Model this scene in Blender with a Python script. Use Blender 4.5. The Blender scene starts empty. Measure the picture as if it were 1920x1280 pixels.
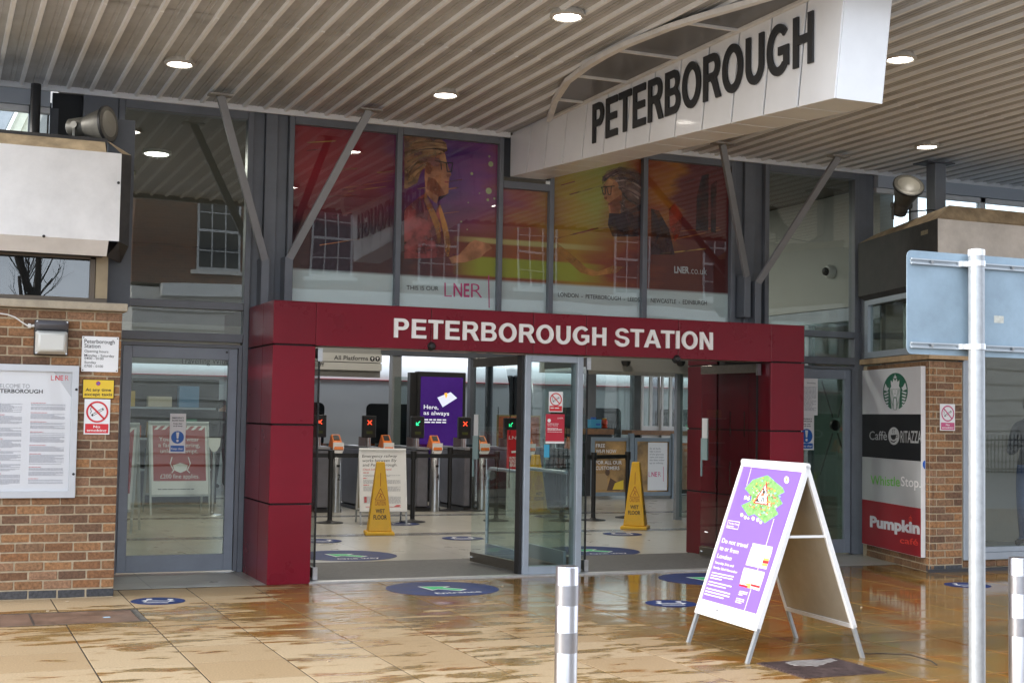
import bpy, bmesh, math, random
from mathutils import Vector, Matrix
random.seed(7)
S = bpy.context.scene
COL = S.collection
V = Vector

# ------------------------------------------------------------------ camera
CAMP = V((0, 0, 1.53)); FPX = 2575.1
RR = V((0.92119163, -0.38875434, 0.01661439)); RU = V((-0.03633277, -0.04342513, 0.99839581)); RF = V((0.38740922, 0.92031751, 0.05412739))
cd = bpy.data.cameras.new('camera'); cam = bpy.data.objects.new('camera', cd); COL.objects.link(cam)
cam.matrix_world = Matrix(((RR.x, RU.x, -RF.x, CAMP.x), (RR.y, RU.y, -RF.y, CAMP.y), (RR.z, RU.z, -RF.z, CAMP.z), (0, 0, 0, 1)))
cd.sensor_width = 36; cd.lens = FPX / 1920 * 36; cd.clip_start = 0.05; cd.clip_end = 3000
S.camera = cam

# ------------------------------------------------------------------ sky, sun, exposure
SUN_EL, SUN_AZ = 18, 271      # azimuth measured clockwise from +Y
W = bpy.data.worlds.new('World'); S.world = W; W.use_nodes = True
nt = W.node_tree; N = nt.nodes; N.clear()
o_ = N.new('ShaderNodeOutputWorld'); bg = N.new('ShaderNodeBackground'); bg.inputs[1].default_value = 0.15
sky = N.new('ShaderNodeTexSky'); sky.sky_type = 'NISHITA'; sky.sun_disc = False
sky.sun_elevation = math.radians(SUN_EL); sky.sun_rotation = math.radians(SUN_AZ); sky.dust_density = 2.5
tc = N.new('ShaderNodeTexCoord'); mp = N.new('ShaderNodeMapping'); mp.inputs['Scale'].default_value = (1, 1, 2.6)
nz = N.new('ShaderNodeTexNoise'); nz.inputs['Scale'].default_value = 2.2; nz.inputs['Detail'].default_value = 7; nz.inputs['Roughness'].default_value = .58
r1 = N.new('ShaderNodeValToRGB'); r1.color_ramp.elements[0].position = .36; r1.color_ramp.elements[1].position = .6
r1.color_ramp.elements[0].color = (.55, .55, .55, 1)
r2 = N.new('ShaderNodeValToRGB'); r2.color_ramp.elements[0].position = .35; r2.color_ramp.elements[1].position = .75
r2.color_ramp.elements[0].color = (4.5, 5.0, 5.9, 1); r2.color_ramp.elements[1].color = (8.3, 8.8, 9.5, 1)
mx = N.new('ShaderNodeMixRGB')
L = nt.links.new
L(tc.outputs['Generated'], mp.inputs[0]); L(mp.outputs[0], nz.inputs[0]); L(nz.outputs[0], r1.inputs[0]); L(nz.outputs[0], r2.inputs[0])
L(r1.outputs[0], mx.inputs[0]); L(sky.outputs[0], mx.inputs[1]); L(r2.outputs[0], mx.inputs[2]); L(mx.outputs[0], bg.inputs[0]); L(bg.outputs[0], o_.inputs[0])
sd = bpy.data.lights.new('sun', 'SUN'); sd.energy = 1.35; sd.angle = math.radians(5); sd.color = (1, .975, .93)
sun = bpy.data.objects.new('sun', sd); COL.objects.link(sun); sun.location = (-20, -20, 30)
sdir = V((math.sin(math.radians(SUN_AZ)) * math.cos(math.radians(SUN_EL)), math.cos(math.radians(SUN_AZ)) * math.cos(math.radians(SUN_EL)), math.sin(math.radians(SUN_EL))))
sun.rotation_euler = sdir.to_track_quat('Z', 'Y').to_euler()
S.view_settings.view_transform = 'Standard'; S.view_settings.look = 'None'; S.view_settings.gamma = 1; S.view_settings.exposure = 1.65
S.view_settings.use_curve_mapping = False
S.render.engine = 'CYCLES'
S.cycles.max_bounces = 10; S.cycles.transparent_max_bounces = 24; S.cycles.glossy_bounces = 4; S.cycles.diffuse_bounces = 4; S.cycles.caustics_reflective = False; S.cycles.caustics_refractive = False

# ------------------------------------------------------------------ helpers
ORG = {}
class Fr:                                     # a plane in space: origin, right, up, outward normal
    def __init__(s, o, u, v):
        s.o = V(o); s.u = V(u).normalized(); s.v = V(v).normalized(); s.n = s.u.cross(s.v)
    def pt(s, a, b, c=0): return s.o + s.u * a + s.v * b + s.n * c
    def px(s, x, y):                          # photo pixel -> (a, b) on this plane
        d = RR * ((x - 960) / FPX) - RU * ((y - 640) / FPX) + RF
        t = (s.o - CAMP).dot(s.n) / d.dot(s.n); p = CAMP + d * t - s.o
        return p.dot(s.u), p.dot(s.v)
    def off(s, c): return Fr(s.pt(0, 0, c), s.u, s.v)
def FY(y): return Fr((0, y, 0), (1, 0, 0), (0, 0, 1))
GF = Fr((0, 0, 0), (1, 0, 0), (0, 1, 0))     # ground plane, a = x, b = y
def GZ(z): return Fr((0, 0, z), (1, 0, 0), (0, 1, 0))

class M:
    def __init__(s): s.v = []; s.f = []
    def add(s, vs, fs):
        n = len(s.v); s.v += [V(q) for q in vs]; s.f += [tuple(i + n for i in f) for f in fs]; return s
    def box(s, a0, a1, b0, b1, c0, c1, fr=None):
        P = [(a, b, c) for c in (c0, c1) for b in (b0, b1) for a in (a0, a1)]
        if fr: P = [fr.pt(*q) for q in P]
        return s.add(P, [(0, 2, 3, 1), (4, 5, 7, 6), (0, 1, 5, 4), (2, 6, 7, 3), (0, 4, 6, 2), (1, 3, 7, 5)])
    def prism(s, pts, c0, c1, fr):
        n = len(pts); P = [fr.pt(a, b, c0) for a, b in pts] + [fr.pt(a, b, c1) for a, b in pts]
        return s.add(P, [tuple(range(n - 1, -1, -1)), tuple(range(n, 2 * n))] + [(i, (i + 1) % n, (i + 1) % n + n, i + n) for i in range(n)])
    def face(s, pts, fr, c=0): return s.add([fr.pt(a, b, c) for a, b in pts], [tuple(range(len(pts)))])
    def cyl(s, p0, p1, r0, r1=None, seg=16):
        p0, p1 = V(p0), V(p1); r1 = r0 if r1 is None else r1
        d = (p1 - p0).normalized(); a = d.orthogonal().normalized(); b = d.cross(a)
        P = []
        for p, r in ((p0, r0), (p1, r1)):
            for k in range(seg):
                t = 2 * math.pi * k / seg; P.append(p + (a * math.cos(t) + b * math.sin(t)) * r)
        return s.add(P, [tuple(range(seg - 1, -1, -1)), tuple(range(seg, 2 * seg))] + [(i, (i + 1) % seg, (i + 1) % seg + seg, i + seg) for i in range(seg)])
    def lathe(s, c, ax, prof, seg=24):        # prof: (radius, distance along axis)
        c = V(c); d = V(ax).normalized(); a = d.orthogonal().normalized(); b = d.cross(a); n0 = len(s.v)
        for r, h in prof:
            for k in range(seg):
                t = 2 * math.pi * k / seg; s.v.append(c + d * h + (a * math.cos(t) + b * math.sin(t)) * max(r, 1e-4))
        for j in range(len(prof) - 1):
            for k in range(seg):
                q = n0 + j * seg; s.f.append((q + k, q + (k + 1) % seg, q + seg + (k + 1) % seg, q + seg + k))
        s.f.append(tuple(n0 + k for k in range(seg - 1, -1, -1))); e = n0 + (len(prof) - 1) * seg; s.f.append(tuple(e + k for k in range(seg)))
        return s
    def tube(s, path, r, seg=8, rs=None):
        path = [V(p) for p in path]; n0 = len(s.v); n = len(path); a = None
        for i, p in enumerate(path):
            d = (path[min(i + 1, n - 1)] - path[max(i - 1, 0)]).normalized()
            a = d.orthogonal().normalized() if a is None else (a - d * a.dot(d)).normalized()
            b = d.cross(a); rr = rs[i] if rs else r
            for k in range(seg):
                t = 2 * math.pi * k / seg; s.v.append(p + (a * math.cos(t) + b * math.sin(t)) * rr)
        for j in range(n - 1):
            for k in range(seg):
                q = n0 + j * seg; s.f.append((q + k, q + (k + 1) % seg, q + seg + (k + 1) % seg, q + seg + k))
        s.f.append(tuple(n0 + k for k in range(seg - 1, -1, -1))); e = n0 + (n - 1) * seg; s.f.append(tuple(e + k for k in range(seg)))
        return s
    def out(s, name, mat, parent=None, smooth=False, bev=0, origin=None, normals=True):
        if parent is not None: org = ORG[parent.name]
        elif origin is not None: org = V(origin)
        else:
            xs = [v.x for v in s.v]; ys = [v.y for v in s.v]
            org = V(((min(xs) + max(xs)) / 2, (min(ys) + max(ys)) / 2, min(v.z for v in s.v)))
        me = bpy.data.meshes.new(name); me.from_pydata([v - org for v in s.v], [], s.f)
        if normals or bev:
            b = bmesh.new(); b.from_mesh(me)
            if normals: bmesh.ops.recalc_face_normals(b, faces=b.faces)
            if bev: bmesh.ops.bevel(b, geom=list(b.edges), offset=bev, segments=1, affect='EDGES', clamp_overlap=True)
            b.to_mesh(me); b.free()
        if smooth:
            me.polygons.foreach_set('use_smooth', [True] * len(me.polygons)); me.set_sharp_from_angle(angle=math.radians(35))
        if mat: me.materials.append(mat)
        o = bpy.data.objects.new(name, me); COL.objects.link(o)
        if parent is not None: o.parent = parent
        else: o.location = org
        ORG[o.name] = org
        return o
def B(a0, a1, b0, b1, c0, c1, fr=None): return M().box(a0, a1, b0, b1, c0, c1, fr)
def tag(o, label, cat, group=None):
    o['label'] = label; o['category'] = cat
    if group: o['group'] = group
    return o
def thing(name, label, cat, loc, group=None):
    o = bpy.data.objects.new(name, None); COL.objects.link(o); o.location = loc; o.empty_display_size = .1
    ORG[o.name] = V(loc); return tag(o, label, cat, group)
def struct(o): o['kind'] = 'structure'; return o

MT = {}
def add_objvar(m, amt):
    """small brightness change from one object to the next, and a fine speckle of road dirt"""
    t = m.node_tree; p = t.nodes['Principled BSDF']; l = t.links.new; src = p.inputs['Base Color'].links[0].from_socket
    oi = t.nodes.new('ShaderNodeObjectInfo'); r = t.nodes.new('ShaderNodeMapRange'); r.inputs[3].default_value = 1 - amt; r.inputs[4].default_value = 1 + amt; l(oi.outputs['Random'], r.inputs[0])
    h = t.nodes.new('ShaderNodeMixRGB'); h.blend_type = 'MULTIPLY'; h.inputs[0].default_value = 1; l(src, h.inputs[1]); l(r.outputs[0], h.inputs[2]); l(h.outputs[0], p.inputs['Base Color'])
def mat(name, col, rough=.5, metal=0, var=0, scale=6, bump=0, bscale=80, coat=0, emit=None, es=0, dirt=0, spec=.5):
    if name in MT: return MT[name]
    m = bpy.data.materials.new(name); m.use_nodes = True; t = m.node_tree; p = t.nodes['Principled BSDF']; MT[name] = m
    c = (*col, 1); p.inputs['Base Color'].default_value = c; p.inputs['Roughness'].default_value = rough; p.inputs['Metallic'].default_value = metal
    p.inputs['Coat Weight'].default_value = coat; p.inputs['Coat Roughness'].default_value = .06; p.inputs['Specular IOR Level'].default_value = spec
    if emit: p.inputs['Emission Color'].default_value = (*emit, 1); p.inputs['Emission Strength'].default_value = es
    g = t.nodes.new('ShaderNodeNewGeometry')
    if var:
        n = t.nodes.new('ShaderNodeTexNoise'); n.inputs['Scale'].default_value = scale; n.inputs['Detail'].default_value = 6; n.inputs['Roughness'].default_value = .65
        r = t.nodes.new('ShaderNodeValToRGB'); r.color_ramp.elements[0].position = .3; r.color_ramp.elements[1].position = .7
        r.color_ramp.elements[0].color = (*[x * (1 - var) for x in col], 1); r.color_ramp.elements[1].color = (*[min(1, x * (1 + var)) for x in col], 1)
        t.links.new(g.outputs['Position'], n.inputs['Vector']); t.links.new(n.outputs[0], r.inputs[0]); t.links.new(r.outputs[0], p.inputs['Base Color'])
        mr = t.nodes.new('ShaderNodeMapRange'); mr.inputs[3].default_value = max(.02, rough * .8); mr.inputs[4].default_value = min(1, rough * 1.25)
        t.links.new(n.outputs[0], mr.inputs[0]); t.links.new(mr.outputs[0], p.inputs['Roughness'])
    if bump:
        n = t.nodes.new('ShaderNodeTexNoise'); n.inputs['Scale'].default_value = bscale; n.inputs['Detail'].default_value = 4
        b = t.nodes.new('ShaderNodeBump'); b.inputs['Strength'].default_value = bump; b.inputs['Distance'].default_value = .01
        t.links.new(g.outputs['Position'], n.inputs['Vector']); t.links.new(n.outputs[0], b.inputs['Height']); t.links.new(b.outputs[0], p.inputs['Normal'])
    return m
def glassmat(name, tint=(.92, .96, .95), f0=.06, rough=0.0, wave=.02):
    """thin pane: straight-through light plus a mirror share that grows towards grazing angles"""
    m = bpy.data.materials.new(name); m.use_nodes = True; t = m.node_tree; t.nodes.clear(); n_ = t.nodes.new; l = t.links.new
    o = n_('ShaderNodeOutputMaterial'); mix = n_('ShaderNodeMixShader'); tr = n_('ShaderNodeBsdfTransparent'); gl = n_('ShaderNodeBsdfGlossy'); g = n_('ShaderNodeNewGeometry')
    tr.inputs[0].default_value = (*tint, 1); gl.inputs['Roughness'].default_value = rough
    d = n_('ShaderNodeVectorMath'); d.operation = 'DOT_PRODUCT'; l(g.outputs['Incoming'], d.inputs[0]); l(g.outputs['Normal'], d.inputs[1])
    def mth(op, a, b=None):
        q = n_('ShaderNodeMath'); q.operation = op
        for k, z in enumerate((a, b)):
            if z is None: continue
            if isinstance(z, (int, float)): q.inputs[k].default_value = z
            else: l(z, q.inputs[k])
        return q.outputs[0]
    c = mth('ABSOLUTE', d.outputs['Value']); p = mth('POWER', mth('SUBTRACT', 1, c), 5); f = mth('ADD', mth('MULTIPLY', p, 1 - f0), f0)
    # float glass is never quite flat: a slow ripple bends the reflections
    n = n_('ShaderNodeTexNoise'); n.inputs['Scale'].default_value = 1.3; n.inputs['Detail'].default_value = 0
    b = n_('ShaderNodeBump'); b.inputs['Strength'].default_value = wave; b.inputs['Distance'].default_value = .1
    l(g.outputs['Position'], n.inputs['Vector']); l(n.outputs[0], b.inputs['Height']); l(b.outputs[0], gl.inputs['Normal'])
    l(f, mix.inputs[0]); l(tr.outputs[0], mix.inputs[1]); l(gl.outputs[0], mix.inputs[2]); l(mix.outputs[0], o.inputs[0])
    MT[name] = m; return m
GLASS = glassmat('glass', f0=.055, wave=.010); GLASSB = glassmat('glass_bay', (.88, .93, .92), .08, wave=.008); GLASSG = glassmat('glass_green', (.80, .87, .85), .065, wave=.01); GLASSL = glassmat('glass_leaf', (.90, .95, .94), .045); GLASSD = glassmat('glass_dark', (.5, .55, .57), .11); COVER = glassmat('thin_cover', (.98, .98, .98), .012)

ALU = mat('grey_paint', (.155, .17, .195), .42, 0, .14, 3); ALUD = mat('grey_paint_dark', (.075, .083, .098), .45, 0, .18, 3)
ALUL = mat('silver_frame', (.36, .41, .47), .35, .3, .08, 4); STEEL = mat('brushed_steel', (.52, .53, .54), .3, 1, .12, 12); STEELB = mat('bollard_steel', (.55, .55, .58), .28, 1, .03, 4)
STEELD = mat('door_steel', (.30, .28, .25), .32, 1, .1, 20); GALV = mat('galvanised_steel', (.36, .385, .41), .45, .45, .12, 25, .05, 120)
RED = mat('red_panel', (.185, .0025, .015), .28, 0, .10, 1.6, .018, 2.0, spec=.33); REDI = mat('red_panel_dimmed', (.10, .002, .008), .3, 0, .1, 1.6, spec=.3)  # darker inner copy of the red: door-glass dimming put into the colour
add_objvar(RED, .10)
BLACK = mat('black_gap', (.006, .006, .007), .7); BLK = mat('black_plastic', (.014, .014, .015), .45); CHAR = mat('charcoal_letter', (.022, .023, .024), .5)
WHITE = mat('white_panel', (.80, .815, .83), .3, 0, .05, 2, 0, 80, .2); WHT = mat('white_print', (.82, .82, .82), .5); WPL = mat('white_plastic', (.78, .78, .76), .4)
WFRAME = mat('white_alu', (.78, .79, .80), .38, .1, .05, 8); LET = mat('white_letter', (.86, .86, .86), .45)
STONE = mat('stone', (.40, .35, .27), .75, 0, .2, 9, .3, 60); WOOD = mat('wood', (.24, .12, .05), .5, 0, .3, 12); BEIGE = mat('beige_frame', (.30, .24, .15), .5, 0, .15, 6)
YEL = mat('yellow_plastic', (.74, .42, .01), .42, 0, .06, 10); YSIGN = mat('yellow_sign', (.80, .55, .03), .4); NAVY = mat('floor_navy', (.012, .030, .13), .5, 0, .35, 7, spec=.2); GRN = mat('floor_green', (.05, .55, .20), .5, 0, .12, 9, spec=.2)
INK = mat('ink_black', (.015, .015, .017), .5); INKG = mat('ink_grey', (.18, .19, .22), .5); INKR = mat('ink_red', (.62, .02, .03), .45); INKB = mat('ink_blue', (.02, .13, .48), .45); INKM = mat('ink_magenta', (.62, .05, .20), .5); PALEG = mat('print_grey', (.55, .57, .60), .5)
INKL = mat('ink_light_grey', (.42, .43, .46), .6); CYAN = mat('ink_cyan', (.05, .35, .55), .5)

# ------------------------------------------------------------------ text and print
_cap = []
def _tmesh(s, bold=0, shear=0, ext=0, res=3):
    cu = bpy.data.curves.new('t', 'FONT'); cu.body = s; cu.offset = bold; cu.shear = shear; cu.extrude = ext; cu.resolution_u = res
    o = bpy.data.objects.new('t', cu); me = bpy.data.meshes.new_from_object(o)
    v = [q.co.copy() for q in me.vertices]; f = [tuple(p.vertices) for p in me.polygons]
    bpy.data.objects.remove(o); bpy.data.curves.remove(cu); bpy.data.meshes.remove(me)
    return v, f
def capheight():
    if not _cap: v, f = _tmesh('H'); _cap.append(max(q.y for q in v))
    return _cap[0]
def textm(m, s, fr, a0, b0, a1, b1, h, bold=.0, shear=0, c=.002, depth=0):
    """text from baseline start (a0,b0) to baseline end (a1,b1), capital height h, added to m"""
    ch = capheight(); v, f = _tmesh(s, bold, shear, .5 if depth else 0)
    x0 = min(q.x for q in v); x1 = max(q.x for q in v); w = math.hypot(a1 - a0, b1 - b0)
    du, dv = (a1 - a0) / w, (b1 - b0) / w; k = w / (x1 - x0); kh = h / (ch + 2 * bold)
    P = []
    for q in v:
        x = (q.x - x0) * k; y = (q.y + bold) * kh; z = c + (q.z + .5) * depth if depth else c
        P.append(fr.pt(a0 + x * du - y * dv, b0 + x * dv + y * du, z))
    m.add(P, f); return m
def text(parent, fr, s, p0, p1, hp, mt, bold=.0, shear=0, c=.002, depth=0, name='lettering'):
    """the same, with the baseline's ends and the capital height in photo pixels"""
    a0, b0 = fr.px(*p0); a1, b1 = fr.px(*p1); a2, b2 = fr.px(p0[0], p0[1] - hp)
    return textm(M(), s, fr, a0, b0, a1, b1, b2 - b0, bold, shear, c, depth).out(name, mt, parent, normals=False)
def poly(parent, fr, pts, mt, c=.002, name='print'):
    return M().face([fr.px(*p) for p in pts], fr, c).out(name, mt, parent, normals=False)
def ell(cx, cy, rx, ry, n=28, t0=0, t1=2 * math.pi): return [(cx + rx * math.cos(t0 + (t1 - t0) * k / n), cy + ry * math.sin(t0 + (t1 - t0) * k / n)) for k in range(n)]
def ringm(m, fr, cx, cy, rx, ry, w, c, n=32):
    for k in range(n):
        a, b = 2 * math.pi * k / n, 2 * math.pi * (k + 1) / n
        m.face([(cx + rx * math.cos(a), cy + ry * math.sin(a)), (cx + rx * math.cos(b), cy + ry * math.sin(b)), (cx + (rx - w) * math.cos(b), cy + (ry - w * ry / rx) * math.sin(b)), (cx + (rx - w) * math.cos(a), cy + (ry - w * ry / rx) * math.sin(a))], fr, c)
    return m
def stroke(m, fr, p, q, w, c):
    p, q = V((*p, 0)), V((*q, 0)); d = (q - p).normalized(); n = V((-d.y, d.x, 0)) * w / 2
    return m.face([(p + n).xy, (p - n).xy, (q - n).xy, (q + n).xy], fr, c)
def bars(m, fr, a0, a1, b0, b1, lh, rnd, fill=.86, c=.002, cut=.0):
    """fine print too small to read: rows of word-length strokes"""
    b = b1 - lh
    while b > b0:
        a = a0; end = a1 - (a1 - a0) * (rnd.random() * .35 if rnd.random() < .3 else 0)
        while a < end:
            w = lh * rnd.uniform(.9, 3.4); e = min(a + w, end)
            if e - a > lh * .3: m.face([(a, b), (e, b), (e, b + lh * .5), (a, b + lh * .5)], fr, c)
            a = e + lh * .45
        b -= lh
        if cut and rnd.random() < cut: b -= lh * .8
    return m
def rectpx(fr, x0, y0, x1, y1):
    """upright rectangle on fr from the pixels of its left, top, right and bottom edges (taken at mid-edge)"""
    xm, ym = (x0 + x1) / 2, (y0 + y1) / 2
    return fr.px(x0, ym)[0], fr.px(x1, ym)[0], fr.px(xm, y1)[1], fr.px(xm, y0)[1]
def nosmoking(root, fr, a0, a1, b0, b1, red, words, c=.004):
    """no-smoking symbol and a red caption panel inside the rectangle"""
    w = a1 - a0; cx = (a0 + a1) / 2; r = w * .43; cy = b1 - w * .08 - r; m = M()
    k = M(); stroke(k, fr, (cx - r * .5, cy - r * .35), (cx + r * .55, cy + r * .3), r * .2, c)
    for q in range(3): stroke(k, fr, (cx - r * (.62 - .1 * (q % 2)), cy - r * (.15 - .2 * q)), (cx - r * (.52 + .1 * (q % 2)), cy + r * (.05 + .2 * q)), r * .05, c)
    k.out('symbol', INK, root, normals=False)
    k = M(); stroke(k, fr, (cx - r * .36, cy - r * .27), (cx + r * .45, cy + r * .235), r * .1, c + .0007); k.out('symbol', WHT, root, normals=False)
    ringm(m, fr, cx, cy, r, r, r * .16, c + .001); stroke(m, fr, (cx - r * .64, cy + r * .64), (cx + r * .64, cy - r * .64), r * .16, c + .001)
    m.out('prohibition_ring', red, root, normals=False)
    pb = b0 + w * .05; pt = b0 + (b1 - b0) * .30
    M().face([(a0 + w * .05, pb), (a1 - w * .05, pb), (a1 - w * .05, pt), (a0 + w * .05, pt)], fr, c).out('caption_panel', red, root, normals=False)
    k = M(); hh = (pt - pb)
    if len(words) == 2:
        textm(k, words[0], fr, cx - w * .13, pb + hh * .56, cx + w * .13, pb + hh * .56, hh * .27, .02, 0, c + .001)
        textm(k, words[1], fr, cx - w * .38, pb + hh * .17, cx + w * .38, pb + hh * .17, hh * .27, .02, 0, c + .001)
    else: bars(k, fr, a0 + w * .12, a1 - w * .12, pb + hh * .1, pt - hh * .1, hh * .4, random.Random(3), c=c + .001)
    k.out('lettering', WHT, root, normals=False)
S.cycles.use_denoising = True

# ================================================================== LARGE STRUCTURE
YB, YP, YG, ZS = 11.71, 12.13, 13.2, 4.465    # brick front, portal front, glazing plane, soffit height

def wetstone(name):
    m = bpy.data.materials.new(name); m.use_nodes = True; t = m.node_tree; p = t.nodes['Principled BSDF']; n_ = t.nodes.new; l = t.links.new; MT[name] = m
    g = n_('ShaderNodeNewGeometry'); oi = n_('ShaderNodeObjectInfo')
    sx = n_('ShaderNodeSeparateXYZ'); l(g.outputs['Position'], sx.inputs[0])
    mp = n_('ShaderNodeMapping'); mp.inputs['Scale'].default_value = (1.3, 4.4, 1); mp.inputs['Rotation'].default_value = (0, 0, .05); l(g.outputs['Position'], mp.inputs[0])
    a = n_('ShaderNodeTexNoise'); a.inputs['Scale'].default_value = 1.35; a.inputs['Detail'].default_value = 8; a.inputs['Roughness'].default_value = .62; a.inputs['Distortion'].default_value = .3; l(mp.outputs[0], a.inputs['Vector'])
    def mth(op, x, y):
        q = n_('ShaderNodeMath'); q.operation = op
        for i, z in enumerate((x, y)):
            if isinstance(z, (int, float)): q.inputs[i].default_value = z
            else: l(z, q.inputs[i])
        return q.outputs[0]
    def mr(x, a0, a1, b0, b1):
        q = n_('ShaderNodeMapRange'); l(x, q.inputs[0]); q.interpolation_type = 'SMOOTHSTEP'
        for i, z in zip((1, 2, 3, 4), (a0, a1, b0, b1)): q.inputs[i].default_value = z
        return q.outputs[0]
    # puddled towards the café end, blown in in front of the doors, dry by the kerb and under the wall
    bx = mr(sx.outputs[0], 4.0, 6.2, 0, .30); by = mr(sx.outputs[1], 8.6, 10.6, 0, .14); dry = mr(sx.outputs[0], 2.6, 1.6, 0, .05); dry2 = mr(sx.outputs[1], 10.8, 11.6, 0, 1)
    b = mth('ADD', bx, by); b = mth('SUBTRACT', b, mth('MULTIPLY', dry, 1)); b = mth('SUBTRACT', b, mth('MULTIPLY', mth('MULTIPLY', dry2, mr(sx.outputs[0], 3.0, 2.0, 0, 1)), .35))
    w = mth('ADD', a.outputs[0], b); w = mth('ADD', w, mth('MULTIPLY', mth('SUBTRACT', oi.outputs['Random'], .5), .09))
    damp = mr(w, .528, .552, 0, 1); wet = mr(w, .535, .575, 0, 1)
    f = n_('ShaderNodeTexNoise'); f.inputs['Scale'].default_value = 90; f.inputs['Detail'].default_value = 5; l(g.outputs['Position'], f.inputs['Vector'])
    f2 = n_('ShaderNodeTexNoise'); f2.inputs['Scale'].default_value = 3.1; f2.inputs['Detail'].default_value = 5; l(g.outputs['Position'], f2.inputs['Vector'])
    c1 = n_('ShaderNodeValToRGB'); c1.color_ramp.elements[0].color = (.37, .255, .135, 1); c1.color_ramp.elements[1].color = (.45, .335, .20, 1); c1.color_ramp.elements[0].position = .2; c1.color_ramp.elements[1].position = .8; l(oi.outputs['Random'], c1.inputs[0])
    c2 = n_('ShaderNodeValToRGB'); c2.color_ramp.elements[0].color = (.25, .105, .018, 1); c2.color_ramp.elements[0].position = .36; c2.color_ramp.elements[1].position = .66; c2.color_ramp.elements[1].color = (.19, .118, .042, 1)
    e = c2.color_ramp.elements.new(.5); e.color = (.25, .148, .04, 1); l(f2.outputs[0], c2.inputs[0])
    mx = n_('ShaderNodeMixRGB'); l(damp, mx.inputs[0]); l(c1.outputs[0], mx.inputs[1]); l(c2.outputs[0], mx.inputs[2])
    sp = n_('ShaderNodeMixRGB'); sp.blend_type = 'MULTIPLY'; sp.inputs[0].default_value = 1; l(mx.outputs[0], sp.inputs[1])
    r = n_('ShaderNodeValToRGB'); r.color_ramp.elements[0].position = .3; r.color_ramp.elements[0].color = (.72, .72, .72, 1); r.color_ramp.elements[1].position = .7; r.color_ramp.elements[1].color = (1.12, 1.12, 1.12, 1); l(f.outputs[0], r.inputs[0]); l(r.outputs[0], sp.inputs[2])
    l(sp.outputs[0], p.inputs['Base Color'])
    deep = mr(w, .6, .84, .24, .06)
    ro = n_('ShaderNodeMixRGB'); l(wet, ro.inputs[0]); ro.inputs[1].default_value = (.62, .62, .62, 1); l(deep, ro.inputs[2]); l(ro.outputs[0], p.inputs['Roughness'])
    bu = n_('ShaderNodeBump'); bu.inputs['Distance'].default_value = .004; l(mr(w, .52, .75, .35, .03), bu.inputs['Strength']); l(f.outputs[0], bu.inputs['Height']); l(bu.outputs[0], p.inputs['Normal'])
    return m
WET = wetstone('wet_sandstone')

# ---- ground sheets
struct(B(-300, 300, -300, 300, -.2, -.06).out('ground', mat('asphalt', (.25, .252, .255), .6, 0, .2, 2, .3, 90)))
struct(B(-14, 30, 3.2, 12.17, -.058, -.0022).out('paving_bed', mat('joint_grit', (.028, .021, .014), .9, 0, .3, 30)))
pav = struct(B(-14, 30, 2.9, 3.19, -.058, .0).out('pavement', mat('kerb_stone', (.30, .29, .27), .7, 0, .2, 8), origin=(4, 8, 0)))
def slabmesh(sx, sy, k):
    b = bmesh.new(); bmesh.ops.create_cube(b, size=1); bmesh.ops.scale(b, vec=(sx, sy, .026), verts=b.verts)
    bmesh.ops.bevel(b, geom=list(b.edges), offset=.0012, segments=1, affect='EDGES'); me = bpy.data.meshes.new('slab'); b.to_mesh(me); b.free(); me.materials.append(WET); return me
PX, PY_ = .573, .6
SL = [slabmesh(PX - .010, PY_ - .010, k) for k in range(2)]
rs = random.Random(11)
cov = (-.33, 1.46, 10.27, 10.94)              # steel-framed access cover let into the paving
for i in range(-2, 19):
    for j in range(14):
        x0 = -.21 + PX * i; y0 = 12.12 - PY_ * (j + 1)
        if y0 < 3.9: continue
        if y0 > 10.0 and y0 < 10.5 and i in (0, 1, 2): continue
        o = bpy.data.objects.new('slab', SL[rs.randrange(2)]); COL.objects.link(o); o.parent = pav
        o.location = V((x0 + PX / 2, y0 + PY_ / 2, -.013 + rs.uniform(-.0005, .0005))) - ORG[pav.name]; o.rotation_euler = (rs.uniform(-.0009, .0009), rs.uniform(-.0009, .0009), rs.choice((0, math.pi)))
for a, b in ((-14, -1.36), (10.68, 30)):
    struct(B(a, b, 3.2, 12.11, -.002, -.0006).out('paving', WET))
struct(B(-1.36, 10.68, 3.2, 3.715, -.002, -.0006).out('paving', WET))

# ---- concourse floor, platform, track bed
def tilemat():
    m = bpy.data.materials.new('floor_tile'); m.use_nodes = True; t = m.node_tree; p = t.nodes['Principled BSDF']; l = t.links.new
    g = t.nodes.new('ShaderNodeNewGeometry'); b = t.nodes.new('ShaderNodeTexBrick'); b.offset = 0; b.inputs['Scale'].default_value = 1; b.inputs['Brick Width'].default_value = .9; b.inputs['Row Height'].default_value = .6; b.inputs['Mortar Size'].default_value = .006
    b.inputs['Color1'].default_value = (.44, .42, .365, 1); b.inputs['Color2'].default_value = (.40, .385, .335, 1); b.inputs['Mortar'].default_value = (.26, .25, .22, 1)
    l(g.outputs['Position'], b.inputs['Vector']); l(b.outputs[0], p.inputs['Base Color'])
    n = t.nodes.new('ShaderNodeTexNoise'); n.inputs['Scale'].default_value = 2.2; n.inputs['Detail'].default_value = 6; l(g.outputs['Position'], n.inputs['Vector'])
    r = t.nodes.new('ShaderNodeMapRange'); r.inputs[3].default_value = .24; r.inputs[4].default_value = .34; l(n.outputs[0], r.inputs[0]); l(r.outputs[0], p.inputs['Roughness']); return m
struct(B(-6, 22, 12.17, 25.2, -.1, 0).out('concourse_floor', tilemat()))
struct(B(-30, 60, 25.2, 29.0, -.1, .0).out('platform', mat('platform_paving', (.22, .21, .2), .5, 0, .2, 3)))
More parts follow.
